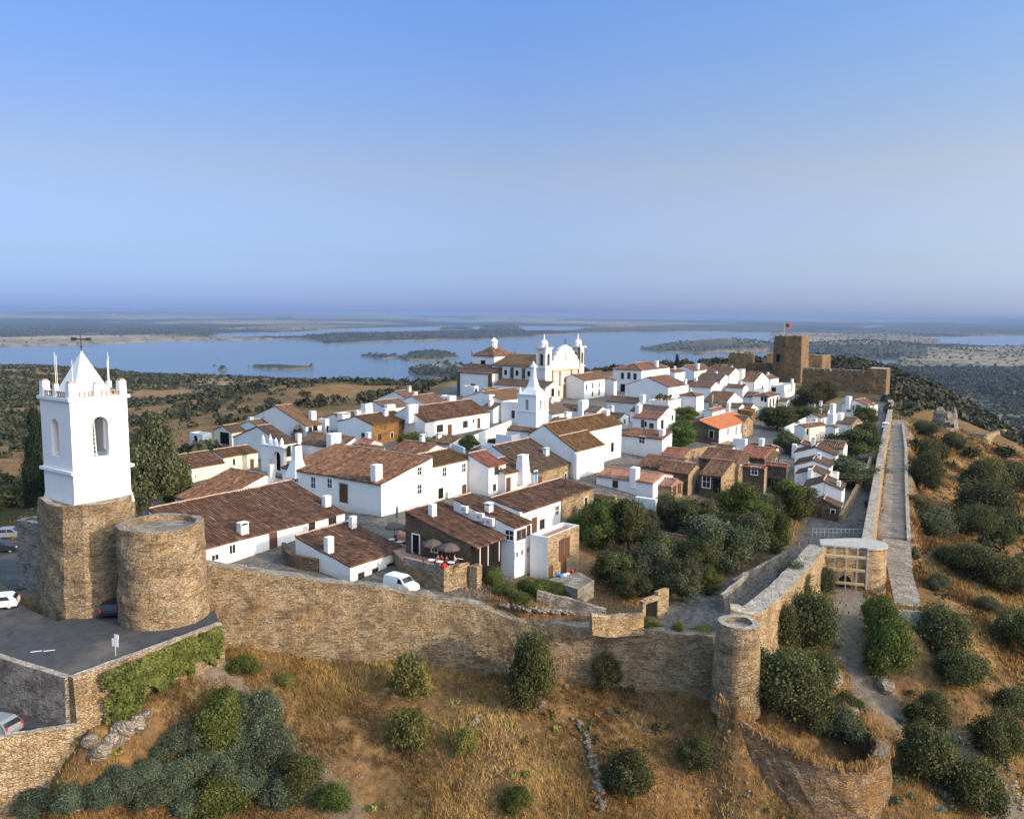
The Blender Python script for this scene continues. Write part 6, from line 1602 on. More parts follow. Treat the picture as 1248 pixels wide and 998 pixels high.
def proto(kind, small=False):
    key = (kind, small)
    if key not in PROTO:
        sh = {'oak': 'round', 'olive': 'round', 'green': 'round', 'yellow': 'wisp', 'teal': 'round', 'cypress': 'column'}[kind]
        PROTO[key] = [crown_mesh(kind + '_crown', kind, 1800 if small else {'yellow': 5200}.get(kind, 30000), 100 + i * 7 + len(kind) * 31 + (1 if small else 0), sh, .05 if small else .0115, lumps=11 if small else 24, elong={'yellow': 2.2, 'teal': 1.5, 'green': 1.2}.get(kind, 1.1)) for i in range(3)]
    return random.choice(PROTO[key])
def tree_proto(kind):
    key = ('tree', kind)
    if key not in PROTO: PROTO[key] = [crown_mesh(kind + '_crown', kind, 26000, 300 + i * 5 + len(kind), 'ball', .0135, lumps=24) for i in range(3)]
    return random.choice(PROTO[key])
TRUNKS = []
def trunk_mesh(seed):
    rnd = random.Random(seed); m = MB()
    p = Vector((0, 0, -.05)); r = .05
    for k in range(4):
        q = p + Vector((rnd.uniform(-.04, .04), rnd.uniform(-.04, .04), .11)); m.tube(p, q, r, r * .85, 7, cap=False); p = q; r *= .85
    for k in range(5):
        a = rnd.uniform(0, 6.28); e = p + Vector((math.cos(a) * .22, math.sin(a) * .22, rnd.uniform(.15, .32))); m.tube(p, e, r * .6, .012, 5, cap=False)
    o = m.build('trunk', MT['bark']); me = o.data; bpy.data.objects.remove(o); return me
TRUNKS = [trunk_mesh(i) for i in range(3)]
NPL = [0]
def shrub(px, py, w, h, kind='oak', label=None, group=None, name='shrub', D=None):
    P = ground_px(px, py) if D is None else np.array([*at_D(px, py, D)[:2], 0])
    if D is not None: P[2] = ground_at(P[0], P[1])
    d = math.hypot(P[0], P[1]); W = w * d / F_PX; Hh = h * d / F_PX * 1.04
    o = bpy.data.objects.new(name, proto(kind, w < 22)); COL.objects.link(o)
    sx = W * 1.12
    o.location = (P[0], P[1] + W * .25, ground_at(P[0], P[1] + W * .25) - .12); o.scale = (sx, sx * random.uniform(.85, 1.1), Hh * 1.12); o.rotation_euler[2] = random.uniform(0, 6.28)
    tag(o, label, 'shrub', group); NPL[0] += 1; return o
def tree(px, py, w, h, kind='olive', label=None, group=None, name=None, cat='tree'):
    P = ground_px(px, py); d = math.hypot(P[0], P[1]); W = w * d / F_PX; Hh = h * d / F_PX
    name = name or {'olive': 'olive_tree', 'oak': 'oak_tree', 'green': 'leafy_tree', 'cypress': 'cypress_tree'}.get(kind, 'tree')
    r = empty(name, (P[0], P[1], P[2] - .1), random.uniform(0, 6.28)); tag(r, label, cat, group)
    c = bpy.data.objects.new('crown', proto('cypress') if kind == 'cypress' else tree_proto(kind)); COL.objects.link(c); c.parent = r
    c.scale = (W * 1.2, W * 1.2, Hh * (1.05 if kind == 'cypress' else 1.05)); c.location = (0, 0, 0 if kind == 'cypress' else Hh * .02)
    t = bpy.data.objects.new('trunk', random.choice(TRUNKS)); COL.objects.link(t); t.parent = r; t.scale = (W * .8, W * .8, Hh)
    NPL[0] += 1; return r

SH = [ # foreground slope
 (648,866,70,112,'oak','tall dark bush growing against the town wall buttress'),(743,848,42,58,'oak','dark bush at the foot of the town wall right of the tall bush'),
 (763,988,64,76,'oak','big round green bush low on the front slope beside the dry stone wall'),(845,955,44,50,'oak','compact round bush on the dry slope below the small round tower'),
 (632,998,38,42,'green','small bright bush at the bottom edge of the front slope'),(500,862,72,66,'yellow','airy yellow green broom close under the town wall'),
 (498,922,66,60,'yellow','airy yellow green broom lower on the front slope'),(566,928,42,40,'yellow','thin yellowish broom right of the two larger brooms'),
 (792,796,30,16,'yellow','leftmost of three small plants growing from the town wall face'),(828,796,22,14,'yellow','middle of three small plants growing from the town wall face'),(858,794,30,12,'yellow','rightmost of three small plants growing from the town wall face'),
 (318,905,52,62,'teal','blue green shrub crowded in the shrub bank at the lower left'),
 (290,895,46,52,'teal','blue green shrub crowded in the shrub bank at the lower left'),
 (268,915,44,50,'teal','blue green shrub crowded in the shrub bank at the lower left'),
 (305,930,56,58,'teal','blue green shrub crowded in the shrub bank at the lower left'),
 (335,935,44,50,'teal','blue green shrub crowded in the shrub bank at the lower left'),
 (282,945,50,52,'teal','blue green shrub crowded in the shrub bank at the lower left'),
 (322,962,54,56,'teal','blue green shrub crowded in the shrub bank at the lower left'),
 (255,945,46,46,'teal','blue green shrub crowded in the shrub bank at the lower left'),
 (228,925,46,42,'teal','blue green shrub crowded in the shrub bank at the lower left'),
 (206,935,40,36,'teal','blue green shrub crowded in the shrub bank at the lower left'),
 (236,962,48,46,'teal','blue green shrub crowded in the shrub bank at the lower left'),
 (268,975,50,48,'teal','blue green shrub crowded in the shrub bank at the lower left'),
 (300,985,52,48,'teal','blue green shrub crowded in the shrub bank at the lower left'),
 (340,992,50,46,'teal','blue green shrub crowded in the shrub bank at the lower left'),
 (212,972,46,42,'teal','blue green shrub crowded in the shrub bank at the lower left'),
 (178,962,40,34,'teal','blue green shrub crowded in the shrub bank at the lower left'),
 (150,985,44,38,'teal','blue green shrub crowded in the shrub bank at the lower left'),
 (180,996,48,40,'teal','blue green shrub crowded in the shrub bank at the lower left'),
 (118,996,42,32,'teal','blue green shrub crowded in the shrub bank at the lower left'),
 (84,1003,44,30,'teal','blue green shrub crowded in the shrub bank at the lower left'),
 (226,1000,44,34,'teal','blue green shrub crowded in the shrub bank at the lower left'),
 (136,962,30,24,'teal','blue green shrub crowded in the shrub bank at the lower left'),
 (40,1004,50,26,'teal','blue green shrub crowded in the shrub bank at the lower left'),
 (262,934,60,86,'green','bright green upright shrub inside the blue green bank'),(272,886,40,50,'green','bright green shrub at the top of the shrub bank'),(293,828,36,30,'green','small green bush at the left foot of the town wall'),
 (360,980,62,66,'oak','dark leafy shrub at the right end of the shrub bank'),(402,1002,52,42,'green','green shrub at the bottom edge right of the dark leafy one'),(262,1002,64,52,'green','green shrub at the bottom edge below the shrub bank'),(345,840,30,20,'yellow','faint yellow green tuft below the left part of the town wall'),
 # inside and around the bastion
 (958,898,84,92,'oak','largest bush crowding the inside of the ruined bastion'),(930,866,62,74,'olive','bush between small round tower and bastion'),(992,905,62,80,'oak','dark bush in the bend of the ruined bastion'),(1028,918,56,50,'olive','low bush against the far side of the bastion'),
 (946,806,50,72,'oak','greyish bush just right of the small round tower'),(987,796,70,82,'oak','wide bush on the slope below the climbing town wall'),(972,762,44,60,'oak','bush near the top of the slope below the climbing wall'),(1003,846,40,52,'oak','bush above the rocks left of the dirt track'),(1040,893,40,46,'oak','bush at the right rim of the bastion by the dirt track'),(1008,722,24,36,'olive','small bush at the foot of the scaffolded gate'),(962,830,40,40,'oak','bush midway between round tower and bastion'),
 (1076,770,36,50,'green','top bush of the bright green row beside the dirt track'),(1084,800,42,62,'green','second bush of the bright green row beside the dirt track'),(1092,840,52,88,'green','tallest bush of the bright green row beside the dirt track'),
 (1155,805,64,62,'oak','round dark bush below the end of the concrete ramp'),(1174,848,54,52,'oak','round dark bush downhill of the first round one'),(1132,898,50,56,'oak','upper bush of the pair beside the forked track'),(1136,962,70,82,'oak','big rounded bush beside the forked track at lower right'),
 (1222,944,52,72,'oak','bush right of the lower track near the picture edge'),(1192,1004,62,72,'oak','bush at the bottom right edge below the track'),(1240,880,36,40,'oak','small bush at the right edge above the lower track')]
for s_ in SH: shrub(*s_, group='blue green shrubs of the shrub bank' if s_[4] == 'teal' else 'shrubs outside the town wall')
SR = [(1130,606,46,82,'oak'),(1138,566,50,44,'oak'),(1145,660,70,62,'olive'),(1122,640,40,44,'oak'),(1212,650,104,84,'oak'),(1190,660,62,60,'oak'),(1242,606,60,56,'oak'),(1208,604,66,60,'oak'),(1236,668,62,62,'oak'),(1184,706,72,58,'oak'),(1226,726,74,62,'oak'),(1242,800,60,72,'oak'),(1160,690,46,36,'olive'),(1148,722,38,30,'olive'),(1132,534,38,28,'oak'),(1168,550,38,30,'oak'),(1186,560,30,24,'oak'),(1240,720,60,50,'oak'),(1205,745,34,26,'olive'),(1116,690,24,22,'olive'),(1120,560,30,40,'oak'),(1228,560,30,22,'oak')]
for s_ in SR: shrub(s_[0], s_[1], s_[2] * .68, s_[3] * .72, s_[4], label='dark scrub oak on the steep dry slope right of the restored wall', group='scrub oaks on the right slope')
for (px, py, w, h, kind, lab) in [(184,628,66,112,'olive','tall drooping leafy tree directly behind the big round tower'),(160,608,44,70,'olive','smaller tree between the bell tower and the drooping tree'),(216,618,32,56,'green','slim tree in front of the ochre barn'),
   (505,553,38,26,'green','bright tree in the yard of the lichened stone barn'),(572,548,22,18,'green','small pale bush in the walled garden below the shuttered house'),(602,549,22,16,'oak','dark shrub in the walled yard by the flat roofed house'),
   (829,545,37,33,'green','leafy tree beside the raised white yard in the centre'),(836,512,26,16,'green','small tree behind the leafy tree in the centre'),(948,524,40,30,'oak','tree below the arched gallery'),(985,502,34,30,'oak','dark tree crown below the keep'),(1004,492,30,26,'oak','dark tree below the curtain wall'),(976,516,44,22,'oak','low tree in front of the twin chimneys'),(958,552,28,26,'olive','bush at the mouth of the dark lane'),
   (1038,560,50,36,'oak','dark garden tree inside the right street wall'),(1055,545,26,30,'oak','garden tree next to the right street'),(1036,592,58,32,'olive','olive tree filling the small yard beside the stepped row'),(1052,524,28,26,'oak','bushy tree below the pedimented house'),(1022,575,36,22,'oak','dark hedge like tree behind the tall lit house end'),
   (968,632,44,46,'green','broad fig tree at the corner of the low stone house')]:
    tree(px, py, w, h, kind, lab, group='trees in the village')
GT = [(730,668,58,76,'green'),(765,674,62,88,'oak'),(745,714,60,62,'oak'),(790,718,62,72,'olive'),(833,733,56,66,'olive'),(815,648,48,56,'olive'),(850,658,62,62,'oak'),(875,694,84,82,'olive'),(910,683,62,72,'olive'),(902,632,62,56,'green'),(940,672,50,72,'green'),(800,692,50,56,'oak'),(720,645,34,40,'green'),(785,655,42,44,'olive'),(760,642,42,42,'green'),(850,704,54,58,'oak'),(826,694,52,50,'olive'),(932,630,42,38,'olive'),(704,655,34,34,'green'),(862,722,40,40,'green'),(885,655,46,44,'oak'),(808,730,40,44,'oak'),(770,730,50,46,'oak'),(836,640,40,40,'olive')]
for g_ in GT: tree(g_[0], g_[1], g_[2] * .80, g_[3] * .80, g_[4], label='olive or bush tree in the dense walled garden beside the lane', group='trees in the walled garden')
for p_ in [(660,728,30,26),(680,730,26,24),(642,722,24,20),(602,715,24,30),(615,728,30,18),(700,735,26,18),(632,735,30,14)]:
    shrub(*p_, kind='green', label='small green shrub on the rough terraces below the tall white house', group='shrubs on the terraces')
tree(48,614,26,104,'cypress','dark narrow cypress directly left of the bell tower'); tree(824,464,6.5,34,'cypress','lone thin dark cypress standing against the lake')
shrub(925,640,44,34,'yellow','mound of straw coloured dry weeds at the lane bend') if False else None

# ivy on the car park wall
rng = np.random.default_rng(5)
ia, ib = np.array(at_z(118, 822, 0)[:2]), np.array(at_z(262, 762, 0)[:2]); n = 20000
s_ = rng.uniform(0, 1, n); dp = rng.uniform(0, 1, n)
lim = .48 + 1.0 * fbm(s_ * 9, s_ * 0, 91, 4) ** 1.3 + .35 * np.exp(-((s_ - .10) / .07) ** 2); topc = .12 * fbm(s_ * 9, s_ * 0 + 4, 92, 3)
dirw = ib - ia; Lw = np.linalg.norm(dirw); dirw /= Lw; nw = np.array([dirw[1], -dirw[0]])
bot = 3.0 + .9 * (1 - s_) * 1.6
zz = .25 - topc * 2 - dp * bot * lim
ofs = .45 + rng.uniform(-.05, .35, n) + (.75 * fbm(s_ * 14, zz, 93, 3) * (.4 + dp)) * np.minimum(1, s_ * 5 + .1)
C = np.stack([ia[0] + dirw[0] * Lw * s_ + nw[0] * ofs, ia[1] + dirw[1] * Lw * s_ + nw[1] * ofs, zz], -1)
N_ = np.stack([np.full(n, nw[0]), np.full(n, nw[1]), np.full(n, .5)], -1) + rng.normal(size=(n, 3)) * .5; N_ /= np.linalg.norm(N_, axis=1)[:, None]
ki = rng.uniform(0, 1, n) < np.clip(s_ * 6 + fbm(zz * 2, s_ * 3, 95, 3) - .35, 0, 1); C, N_, s_, zz = C[ki], N_[ki], s_[ki], zz[ki]; n = len(C)
V, F, T = leaf_cloud(C, N_, .10, rng, tint=np.clip(.5 + rng.normal(size=n) * .2 + (fbm(s_ * 12, zz * 1.5, 94, 3) - .5) * .9, 0, 1))
kk = fbm(s_ * 26, zz * 2.2, 97, 3) > .27 + .09 * (zz < -1.4); C, N_ = C[kk], N_[kk]; s_, zz = s_[kk], zz[kk]; n = len(C); V, F, T = leaf_cloud(C, N_, .10, rng, tint=np.clip(.5 + rng.normal(size=n) * .2 + (fbm(s_ * 12, zz * 1.5, 94, 3) - .5) * .9, 0, 1))
o = mesh_np('ivy', V, F, LF['green'], attr={'tint': T}); tag(o, 'thick green ivy hanging over the sunlit car park wall', 'ivy', kind='thing')

# agaves
def agave_mesh(seed):
    rnd = random.Random(seed); V = []; F = []; T = []
    for k in range(22):
        a = rnd.uniform(0, 6.28); el = rnd.uniform(.25, 1.3); L = rnd.uniform(.7, 1.0); w = .09
        d = Vector((math.cos(a) * math.cos(el), math.sin(a) * math.cos(el), math.sin(el))); s = Vector((-math.sin(a), math.cos(a), 0)) * w
        p0, p1, p2 = Vector((0, 0, 0)), d * L * .5, d * L * .95 + Vector((0, 0, -.08))
        i = len(V); V += [p0 - s * .6, p0 + s * .6, p1 + s, p1 - s, p2 + s * .1, p2 - s * .1]; F += [(i, i + 1, i + 2, i + 3), (i + 3, i + 2, i + 4, i + 5)]; T += [rnd.random()] * 6
    o = mesh_np('agave', np.array([tuple(v) for v in V]), np.array(F), LF['agave'], attr={'tint': np.stack([T, T, T], -1)}); me = o.data; bpy.data.objects.remove(o); return me
AG = [agave_mesh(i) for i in range(3)]
for px, py in [(1148,930),(1152,945),(1145,960),(1150,975),(1146,990),(1156,955),(1130,915),(1138,988),(1160,965),(1205,735),(1212,770),(1190,715),(1218,700),(1198,725),(1098,880),(1104,870),(1165,905),(1228,760),(1188,700),(1206,712)]:
    P = ground_px(px, py); o = bpy.data.objects.new('agave', random.choice(AG)); COL.objects.link(o); o.location = P; s__ = random.uniform(.7, 1.3); o.scale = (s__,) * 3; o.rotation_euler[2] = random.uniform(0, 6)
    tag(o, 'spiky blue green agave beside the tracks on the right slope', 'agave', 'agaves on the right slope')

# dry grass and herbs on the slopes: uncountable
def scatter_dry(n, seed, dmin, dmax, hmin, hmax, mat, nm, thr, wd=.05, amin=-36, amax=36):
    rng = np.random.default_rng(seed)
    D = np.exp(rng.uniform(math.log(dmin), math.log(dmax), n)); a = np.radians(rng.uniform(amin, amax, n))
    x, y = D * np.sin(a), D * np.cos(a)
    keep = ~in_poly(x, y, VP) & ~in_poly(x, y, LOT2) & ~in_poly(x, y, LOW)
    m = fbm(x / 6, y / 6, 141 + seed, 4); keep &= m > thr
    for s, hw in STRIPS + [(tr, .8), (tr2, 1.3)]:
        for p, q in zip(s[:-1], s[1:]):
            d, _ = seg_dist(x, y, p, q); keep &= d > hw * rng.uniform(.8, 1.3, n)
    x, y, D, m = x[keep], y[keep], D[keep], m[keep]; z = terrain(x, y); n = len(x)
    h = rng.uniform(hmin, hmax, n) * (0.6 + 1.6 * (m - thr)); w = wd * (.7 + D / 160)
    k = 5
    x = np.repeat(x, k) + rng.normal(size=n * k) * .22; y = np.repeat(y, k) + rng.normal(size=n * k) * .22; z = np.repeat(z, k) - .05; h = np.repeat(h, k) * rng.uniform(.5, 1.1, n * k); w = np.repeat(w, k)
    an = rng.uniform(0, 6.28, n * k); lx, ly = rng.normal(size=n * k) * .35 * h, rng.normal(size=n * k) * .35 * h
    c, s = np.cos(an) * w, np.sin(an) * w
    V = np.stack([np.stack([x - c, y - s, z], -1), np.stack([x + c, y + s, z], -1), np.stack([x + lx + c * .3, y + ly + s * .3, z + h], -1), np.stack([x + lx - c * .3, y + ly - s * .3, z + h], -1)], 1).reshape(-1, 3)
    T = np.clip(2.3 * (fbm(x / 7, y / 7, 150 + seed, 5) - .5) + .38 + rng.normal(size=n * k) * .14, 0, 1); T = np.repeat(T, 4)
    o = mesh_np(nm, V, np.arange(len(V)).reshape(-1, 4), LF[mat], attr={'tint': np.stack([T, T, T], -1)}); tag(o, kind='stuff'); return o
scatter_dry(95000, 1, 60, 145, .2, .7, 'dry', 'grass', .38, wd=.032)
scatter_dry(60000, 3, 115, 290, .4, .9, 'dry', 'grass', .42, wd=.07, amin=17, amax=42)
scatter_dry(9000, 2, 60, 140, .25, .6, 'yellow', 'herbs', .56)
# grass and weeds of the garden and on the bastion rim
def weeds(pix, n, rad, h, mat='dry'):
    rng = np.random.default_rng(int(pix[0])); C = []
    P = ground_px(*pix); x = P[0] + rng.normal(size=n) * rad; y = P[1] + rng.normal(size=n) * rad; z = terrain(x, y); return np.stack([x, y, z, np.full(n, h)], -1)
G = np.concatenate([weeds((925,640),900,2.6,1.0), weeds((935,655),700,2.0,.8), weeds((640,730),500,2.5,.4), weeds((600,735),400,2.5,.4), weeds((720,715),300,1.2,.5), weeds((880,625),300,3,.5), weeds((760,735),300,3,.4)])
rng = np.random.default_rng(77); pb = np.array([tuple(at_z(*p)) for p in BAST]); tb = rng.uniform(0, len(pb) - 1.001, 2600); ib_ = tb.astype(int); fb = tb - ib_
bx_ = pb[ib_] * (1 - fb)[:, None] + pb[ib_ + 1] * fb[:, None]; G2 = np.concatenate([bx_[:, :2] + rng.normal(size=(2600, 2)) * .35, bx_[:, 2:] - .1, np.full((2600, 1), .55)], -1)
G = np.concatenate([G, G2]); n = len(G); an = rng.uniform(0, 6.28, n); w_ = .09; c, s = np.cos(an) * w_, np.sin(an) * w_; hh = G[:, 3] * rng.uniform(.4, 1.1, n); lx, ly = rng.normal(size=n) * .3 * hh, rng.normal(size=n) * .3 * hh
V = np.stack([np.stack([G[:, 0] - c, G[:, 1] - s, G[:, 2] - .05], -1), np.stack([G[:, 0] + c, G[:, 1] + s, G[:, 2] - .05], -1), np.stack([G[:, 0] + lx + c * .3, G[:, 1] + ly, G[:, 2] + hh], -1), np.stack([G[:, 0] + lx - c * .3, G[:, 1] + ly, G[:, 2] + hh], -1)], 1).reshape(-1, 3)
T = np.repeat(np.clip(rng.normal(size=n) * .2 + .6, 0, 1), 4)
o = mesh_np('weeds', V, np.arange(4 * n).reshape(-1, 4), LF['dry'], attr={'tint': np.stack([T, T, T], -1)}); tag(o, kind='stuff')

# woods and scrub on the hills
def wood_sites(n, seed, dmin, dmax, amin, amax, fn=None):
    rng = np.random.default_rng(seed); D = np.exp(rng.uniform(math.log(dmin), math.log(dmax), n)); a = np.radians(rng.uniform(amin, amax, n))
    x, y = D * np.sin(a), D * np.cos(a)
    p = woods(x, y); z = terrain(x, y); pxx, pyy = px_of(x, y, z)
    for q in OPEN: p = np.where(in_poly(pxx, pyy, q), p * .22, p)
    k = (rng.uniform(0, 1, n) < p) & ~in_poly(x, y, VP) & (z > WATER_Z + 2)
    for s, hw in STRIPS:
        for a_, b_ in zip(s[:-1], s[1:]): k &= seg_dist(x, y, a_, b_)[0] > hw + 1.5
    k &= ~(in_poly(pxx, pyy, [(1095,510),(1160,505),(1300,560),(1300,1000),(900,1000),(1000,700),(1090,620)]) & (D < 360) & (rng.uniform(0, 1, n) > .10))
    if fn is not None: k &= fn(x, y)
    return np.stack([x[k], y[k], z[k]], -1)
def wood_mesh(S, quads, smin, smax, nm, seed, mat='oak'):
    rng = np.random.default_rng(seed); n = len(S); r = rng.uniform(smin, smax, n)
    d = rng.normal(size=(n, quads, 3)); d /= np.linalg.norm(d, axis=2, keepdims=True); d[..., 2] = np.abs(d[..., 2])
    q = rng.uniform(.7, 1.05, (n, quads, 1)) * (.75 + .35 * rng.random((n, quads, 1)))
    C = S[:, None, :] + d * q * (r[:, None, None] * np.array([1, 1, .95])); C[..., 2] += (r * .15)[:, None]
    nn = d + rng.normal(size=d.shape) * .45
    nn = nn.reshape(-1, 3); nn /= np.linalg.norm(nn, axis=1)[:, None]
    tint = np.clip(.38 + np.repeat(rng.normal(size=n) * .17, quads) + rng.normal(size=n * quads) * .16, 0, 1)
    sz = np.repeat(r, quads)[:, None] * (1.5 / math.sqrt(quads))
    t = np.cross(nn, rng.normal(size=nn.shape)); t /= np.linalg.norm(t, axis=1)[:, None]; b = np.cross(nn, t); C = C.reshape(-1, 3)
    V = np.stack([C - t * sz - b * sz * .7, C + t * sz * .2 - b * sz, C + t * sz + b * sz * .6, C - t * sz * .3 + b * sz], 1).reshape(-1, 3); T = np.repeat(tint, 4)
    o = mesh_np(nm, V, np.arange(len(V)).reshape(-1, 4), LF[mat], attr={'tint': np.stack([T, T, T], -1)}); tag(o, kind='stuff'); return o
S1_ = wood_sites(9000, 21, 150, 620, -40, 40)
dist = np.hypot(S1_[:, 0], S1_[:, 1]); order = np.argsort(dist)
near_, rest = S1_[order[:150]], S1_[order[150:]]
for x, y, z in near_:
    o = bpy.data.objects.new('shrub', proto('oak' if random.random() < .7 else 'olive', True)); COL.objects.link(o); o.location = (x, y, z - .1); r = random.uniform(2.2, 5.0); o.scale = (r, r, r * random.uniform(.6, .9)); o.rotation_euler[2] = random.uniform(0, 6)
    if x < 60: tag(o, 'dark bush scattered on the hillside behind and left of the bell tower', 'shrub', 'bushes on the left hillside')
    else: tag(o, 'dark bush scattered on the upper hillside beyond the right path', 'shrub', 'bushes on the upper right hillside')
wood_mesh(rest, 34, 1.3, 3.0, 'scrub', 31, 'wood')
S2_ = wood_sites(26000, 22, 600, 2300, -42, 12); wood_mesh(S2_, 14, 2.0, 4.2, 'woodland', 32, 'wood')
S3_ = wood_sites(16000, 23, 330, 900, 8, 42, lambda x, y: x > 120); wood_mesh(S3_, 22, 1.6, 3.4, 'woodland', 33, 'wood')
S4_ = wood_sites(16000, 24, 900, 3300, 12, 42, lambda x, y: ~in_poly(*px_of(x, y, terrain(x, y)), [(1095,420),(1145,423),(1300,419),(1300,447),(1095,446)])); wood_mesh(S4_, 9, 2.5, 5.0, 'woodland', 34, 'wood')
print('plants', NPL, len(S1_), len(S2_), len(S3_), len(S4_))

# single trees dotted over the far plain
rng = np.random.default_rng(66); n = 60000; D = np.exp(rng.uniform(math.log(2400), math.log(11000), n)); a = np.radians(rng.uniform(-40, 40, n)); x, y = D * np.sin(a), D * np.cos(a)
p = sstep(.42, .6, fbm(x / 700, y / 900, 171, 4) * .5 + fbm(x / 2600, y / 5200, 51, 5) * .5); hh_, ww_ = far_height(x, y); z = hh_
k = (rng.uniform(0, 1, n) < .12 + p * .8) & (z > WATER_Z + 3)
px5, py5 = px_of(x, y, z)
k &= ~(in_poly(px5, py5, [(1095,420),(1145,423),(1300,419),(1300,448),(1095,447)]) & (rng.uniform(0, 1, n) < .85))
k &= ~(in_poly(px5, py5, [(-200,411),(195,409),(372,412),(372,415),(250,418),(0,425),(-200,425)]) & (rng.uniform(0, 1, n) < .9))
for q in ISLES[3:7]: k &= ~((px5 > min(p[0] for p in q) - 4) & (px5 < max(p[0] for p in q) + 4) & (py5 > min(p[1] for p in q) - 3) & (py5 < max(p[1] for p in q) + 3))
S5_ = np.stack([x[k], y[k], z[k]], -1)[:30000]
wood_mesh(S5_, 6, 4.0, 9.0, 'woodland', 35, 'wood')

def low_scrub(n, seed, dmin, dmax, amin, amax, thr, mat, smin, smax):
    rng = np.random.default_rng(seed); D = np.exp(rng.uniform(math.log(dmin), math.log(dmax), n)); a = np.radians(rng.uniform(amin, amax, n)); x, y = D * np.sin(a), D * np.cos(a)
    k = ~in_poly(x, y, VP) & ~in_poly(x, y, LOT2) & ~in_poly(x, y, LOW) & (fbm(x / 11, y / 11, seed + 200, 4) > thr)
    for s, hw in STRIPS + [(tr, 1.0), (tr2, 1.5)]:
        for p, q in zip(s[:-1], s[1:]): k &= seg_dist(x, y, p, q)[0] > hw + .8
    x, y = x[k], y[k]; S = np.stack([x, y, terrain(x, y) - .05], -1); wood_mesh(S, 46, smin, smax, 'undergrowth', seed + 1, mat)
low_scrub(900, 301, 62, 150, -34, 36, .50, 'yellow', .25, .6)
low_scrub(700, 303, 62, 240, 5, 40, .50, 'olive', .3, .8)
low_scrub(900, 305, 62, 240, -34, 40, .46, 'dry', .25, .6)
# ---------------------------------------------------------------- restaurant terrace
TZ = 2.3
tp = [at_z(492, 684, TZ), at_z(541, 697, TZ), at_z(575, 690, TZ), at_z(614, 673, TZ), at_z(600, 655, TZ), at_z(490, 640, TZ), at_z(476, 668, TZ)]
te = empty('terrace', (tp[1][0], tp[1][1], 0)); tag(te, 'stone built restaurant terrace with parasols above the lane', 'terrace')
q = [(p[0] - tp[1][0], p[1] - tp[1][1]) for p in tp]
m = MB(); m.prism(q, -3, TZ, 0, 1); m.build('wall', [MT['stone'], MT['terra']], te)
for a, b in ((0, 1), (1, 2), (2, 3)):
    pa_, pb_ = np.array(q[a]), np.array(q[b]); d = pb_ - pa_; L = np.linalg.norm(d); d /= L; nn_ = np.array([d[1], -d[0]])
    m = MB(); m.prism([tuple(pa_ + nn_ * .03), tuple(pb_ + nn_ * .03), tuple(pb_ - nn_ * .3), tuple(pa_ - nn_ * .3)], TZ - .4, TZ + (.5 if a < 2 else .75), 0, 1)
    m.build('parapet', [MT['stonegold'] if a else MT['stonegrey'], MT['woodlight'] if a == 2 else MT['walltop']], te)
pa_, pb_ = np.array(q[2]), np.array(q[3]); d = (pb_ - pa_) / np.linalg.norm(pb_ - pa_); nn_ = np.array([d[1], -d[0]])
m = MB(); m.prism([tuple(pa_ - d * .6 + nn_ * 1.1), tuple(pa_ + d * .7 + nn_ * .9), tuple(pa_ + d * .7), tuple(pa_ - d * .6)], -3, TZ + .2); m.build('buttress', MT['stonegold'], te)
RES = [H for l, H in HOUSES if 'restaurant' in l or 'tiled restaurant' in l][0]
for s in (.1, .33, .66, .98):
    m = MB(); m.tube((RES.lr * s, -.75, -.2), (RES.lr * s, -.75, RES.h - .2), .06, n=6); m.build('post', MT['oldwhite'], RES.root)
m = MB(); m.box(-1.2, -1.05, 3.0, 4.2, 0, 2.0); 
window_local(RES, 'L', 8.0, 1.3, 1.0, 2.1, 'wd'); window_local(RES, 'L', 5.2, 1.2, .8, .7, 'w')

def place(o, P, rz=0): o.location = (float(P[0]), float(P[1]), float(P[2])); o.rotation_euler[2] = rz; return o
def copy_tree(o, parent=None):
    c = o.copy(); COL.objects.link(c); c.parent = parent
    for ch in list(o.children): copy_tree(ch, c)
    return c
def make_parasol():
    r = empty('parasol', (0, 0, 0))
    m = MB(); m.tube((0, 0, 0), (0, 0, 2.45), .035, n=6); m.lathe([(.3, 0), (.3, .08), (.05, .1)], 0, 0, 10); m.build('pole', MT['wood'], r)
    m = MB()
    n = 8
    for k in range(n):
        a, b = 2 * math.pi * k / n, 2 * math.pi * (k + 1) / n
        P = [(1.25 * math.cos(a), 1.25 * math.sin(a), 1.95), (1.25 * math.cos(b), 1.25 * math.sin(b), 1.95), (.75 * math.cos(b), .75 * math.sin(b), 2.28), (.75 * math.cos(a), .75 * math.sin(a), 2.28)]
        m.face(P); m.face([P[3], P[2], (0, 0, 2.5)]); m.face([P[0], P[1], (1.25 * math.cos(b), 1.25 * math.sin(b), 1.75), (1.25 * math.cos(a), 1.25 * math.sin(a), 1.75)][::-1])
    m.build('canopy', MT['canvas'], r); return r
pr = make_parasol(); PL = [(528, 683, TZ, 'leftmost grey brown parasol on the stone terrace'), (548, 688, TZ, 'grey brown parasol at the outer corner of the stone terrace'), (566, 682, TZ, 'grey brown parasol nearest the tiled veranda'), (481, 660, 1.6, 'dark parasol over the upper tables by the cottage'), (500, 662, 1.8, 'dark parasol by the white framed restaurant door')]
for i, (px, py, z, lab) in enumerate(PL):
    o = pr if i == 0 else copy_tree(pr); place(o, at_z(px, py, z), i * .4); tag(o, lab, 'parasol', 'parasols of the restaurant')
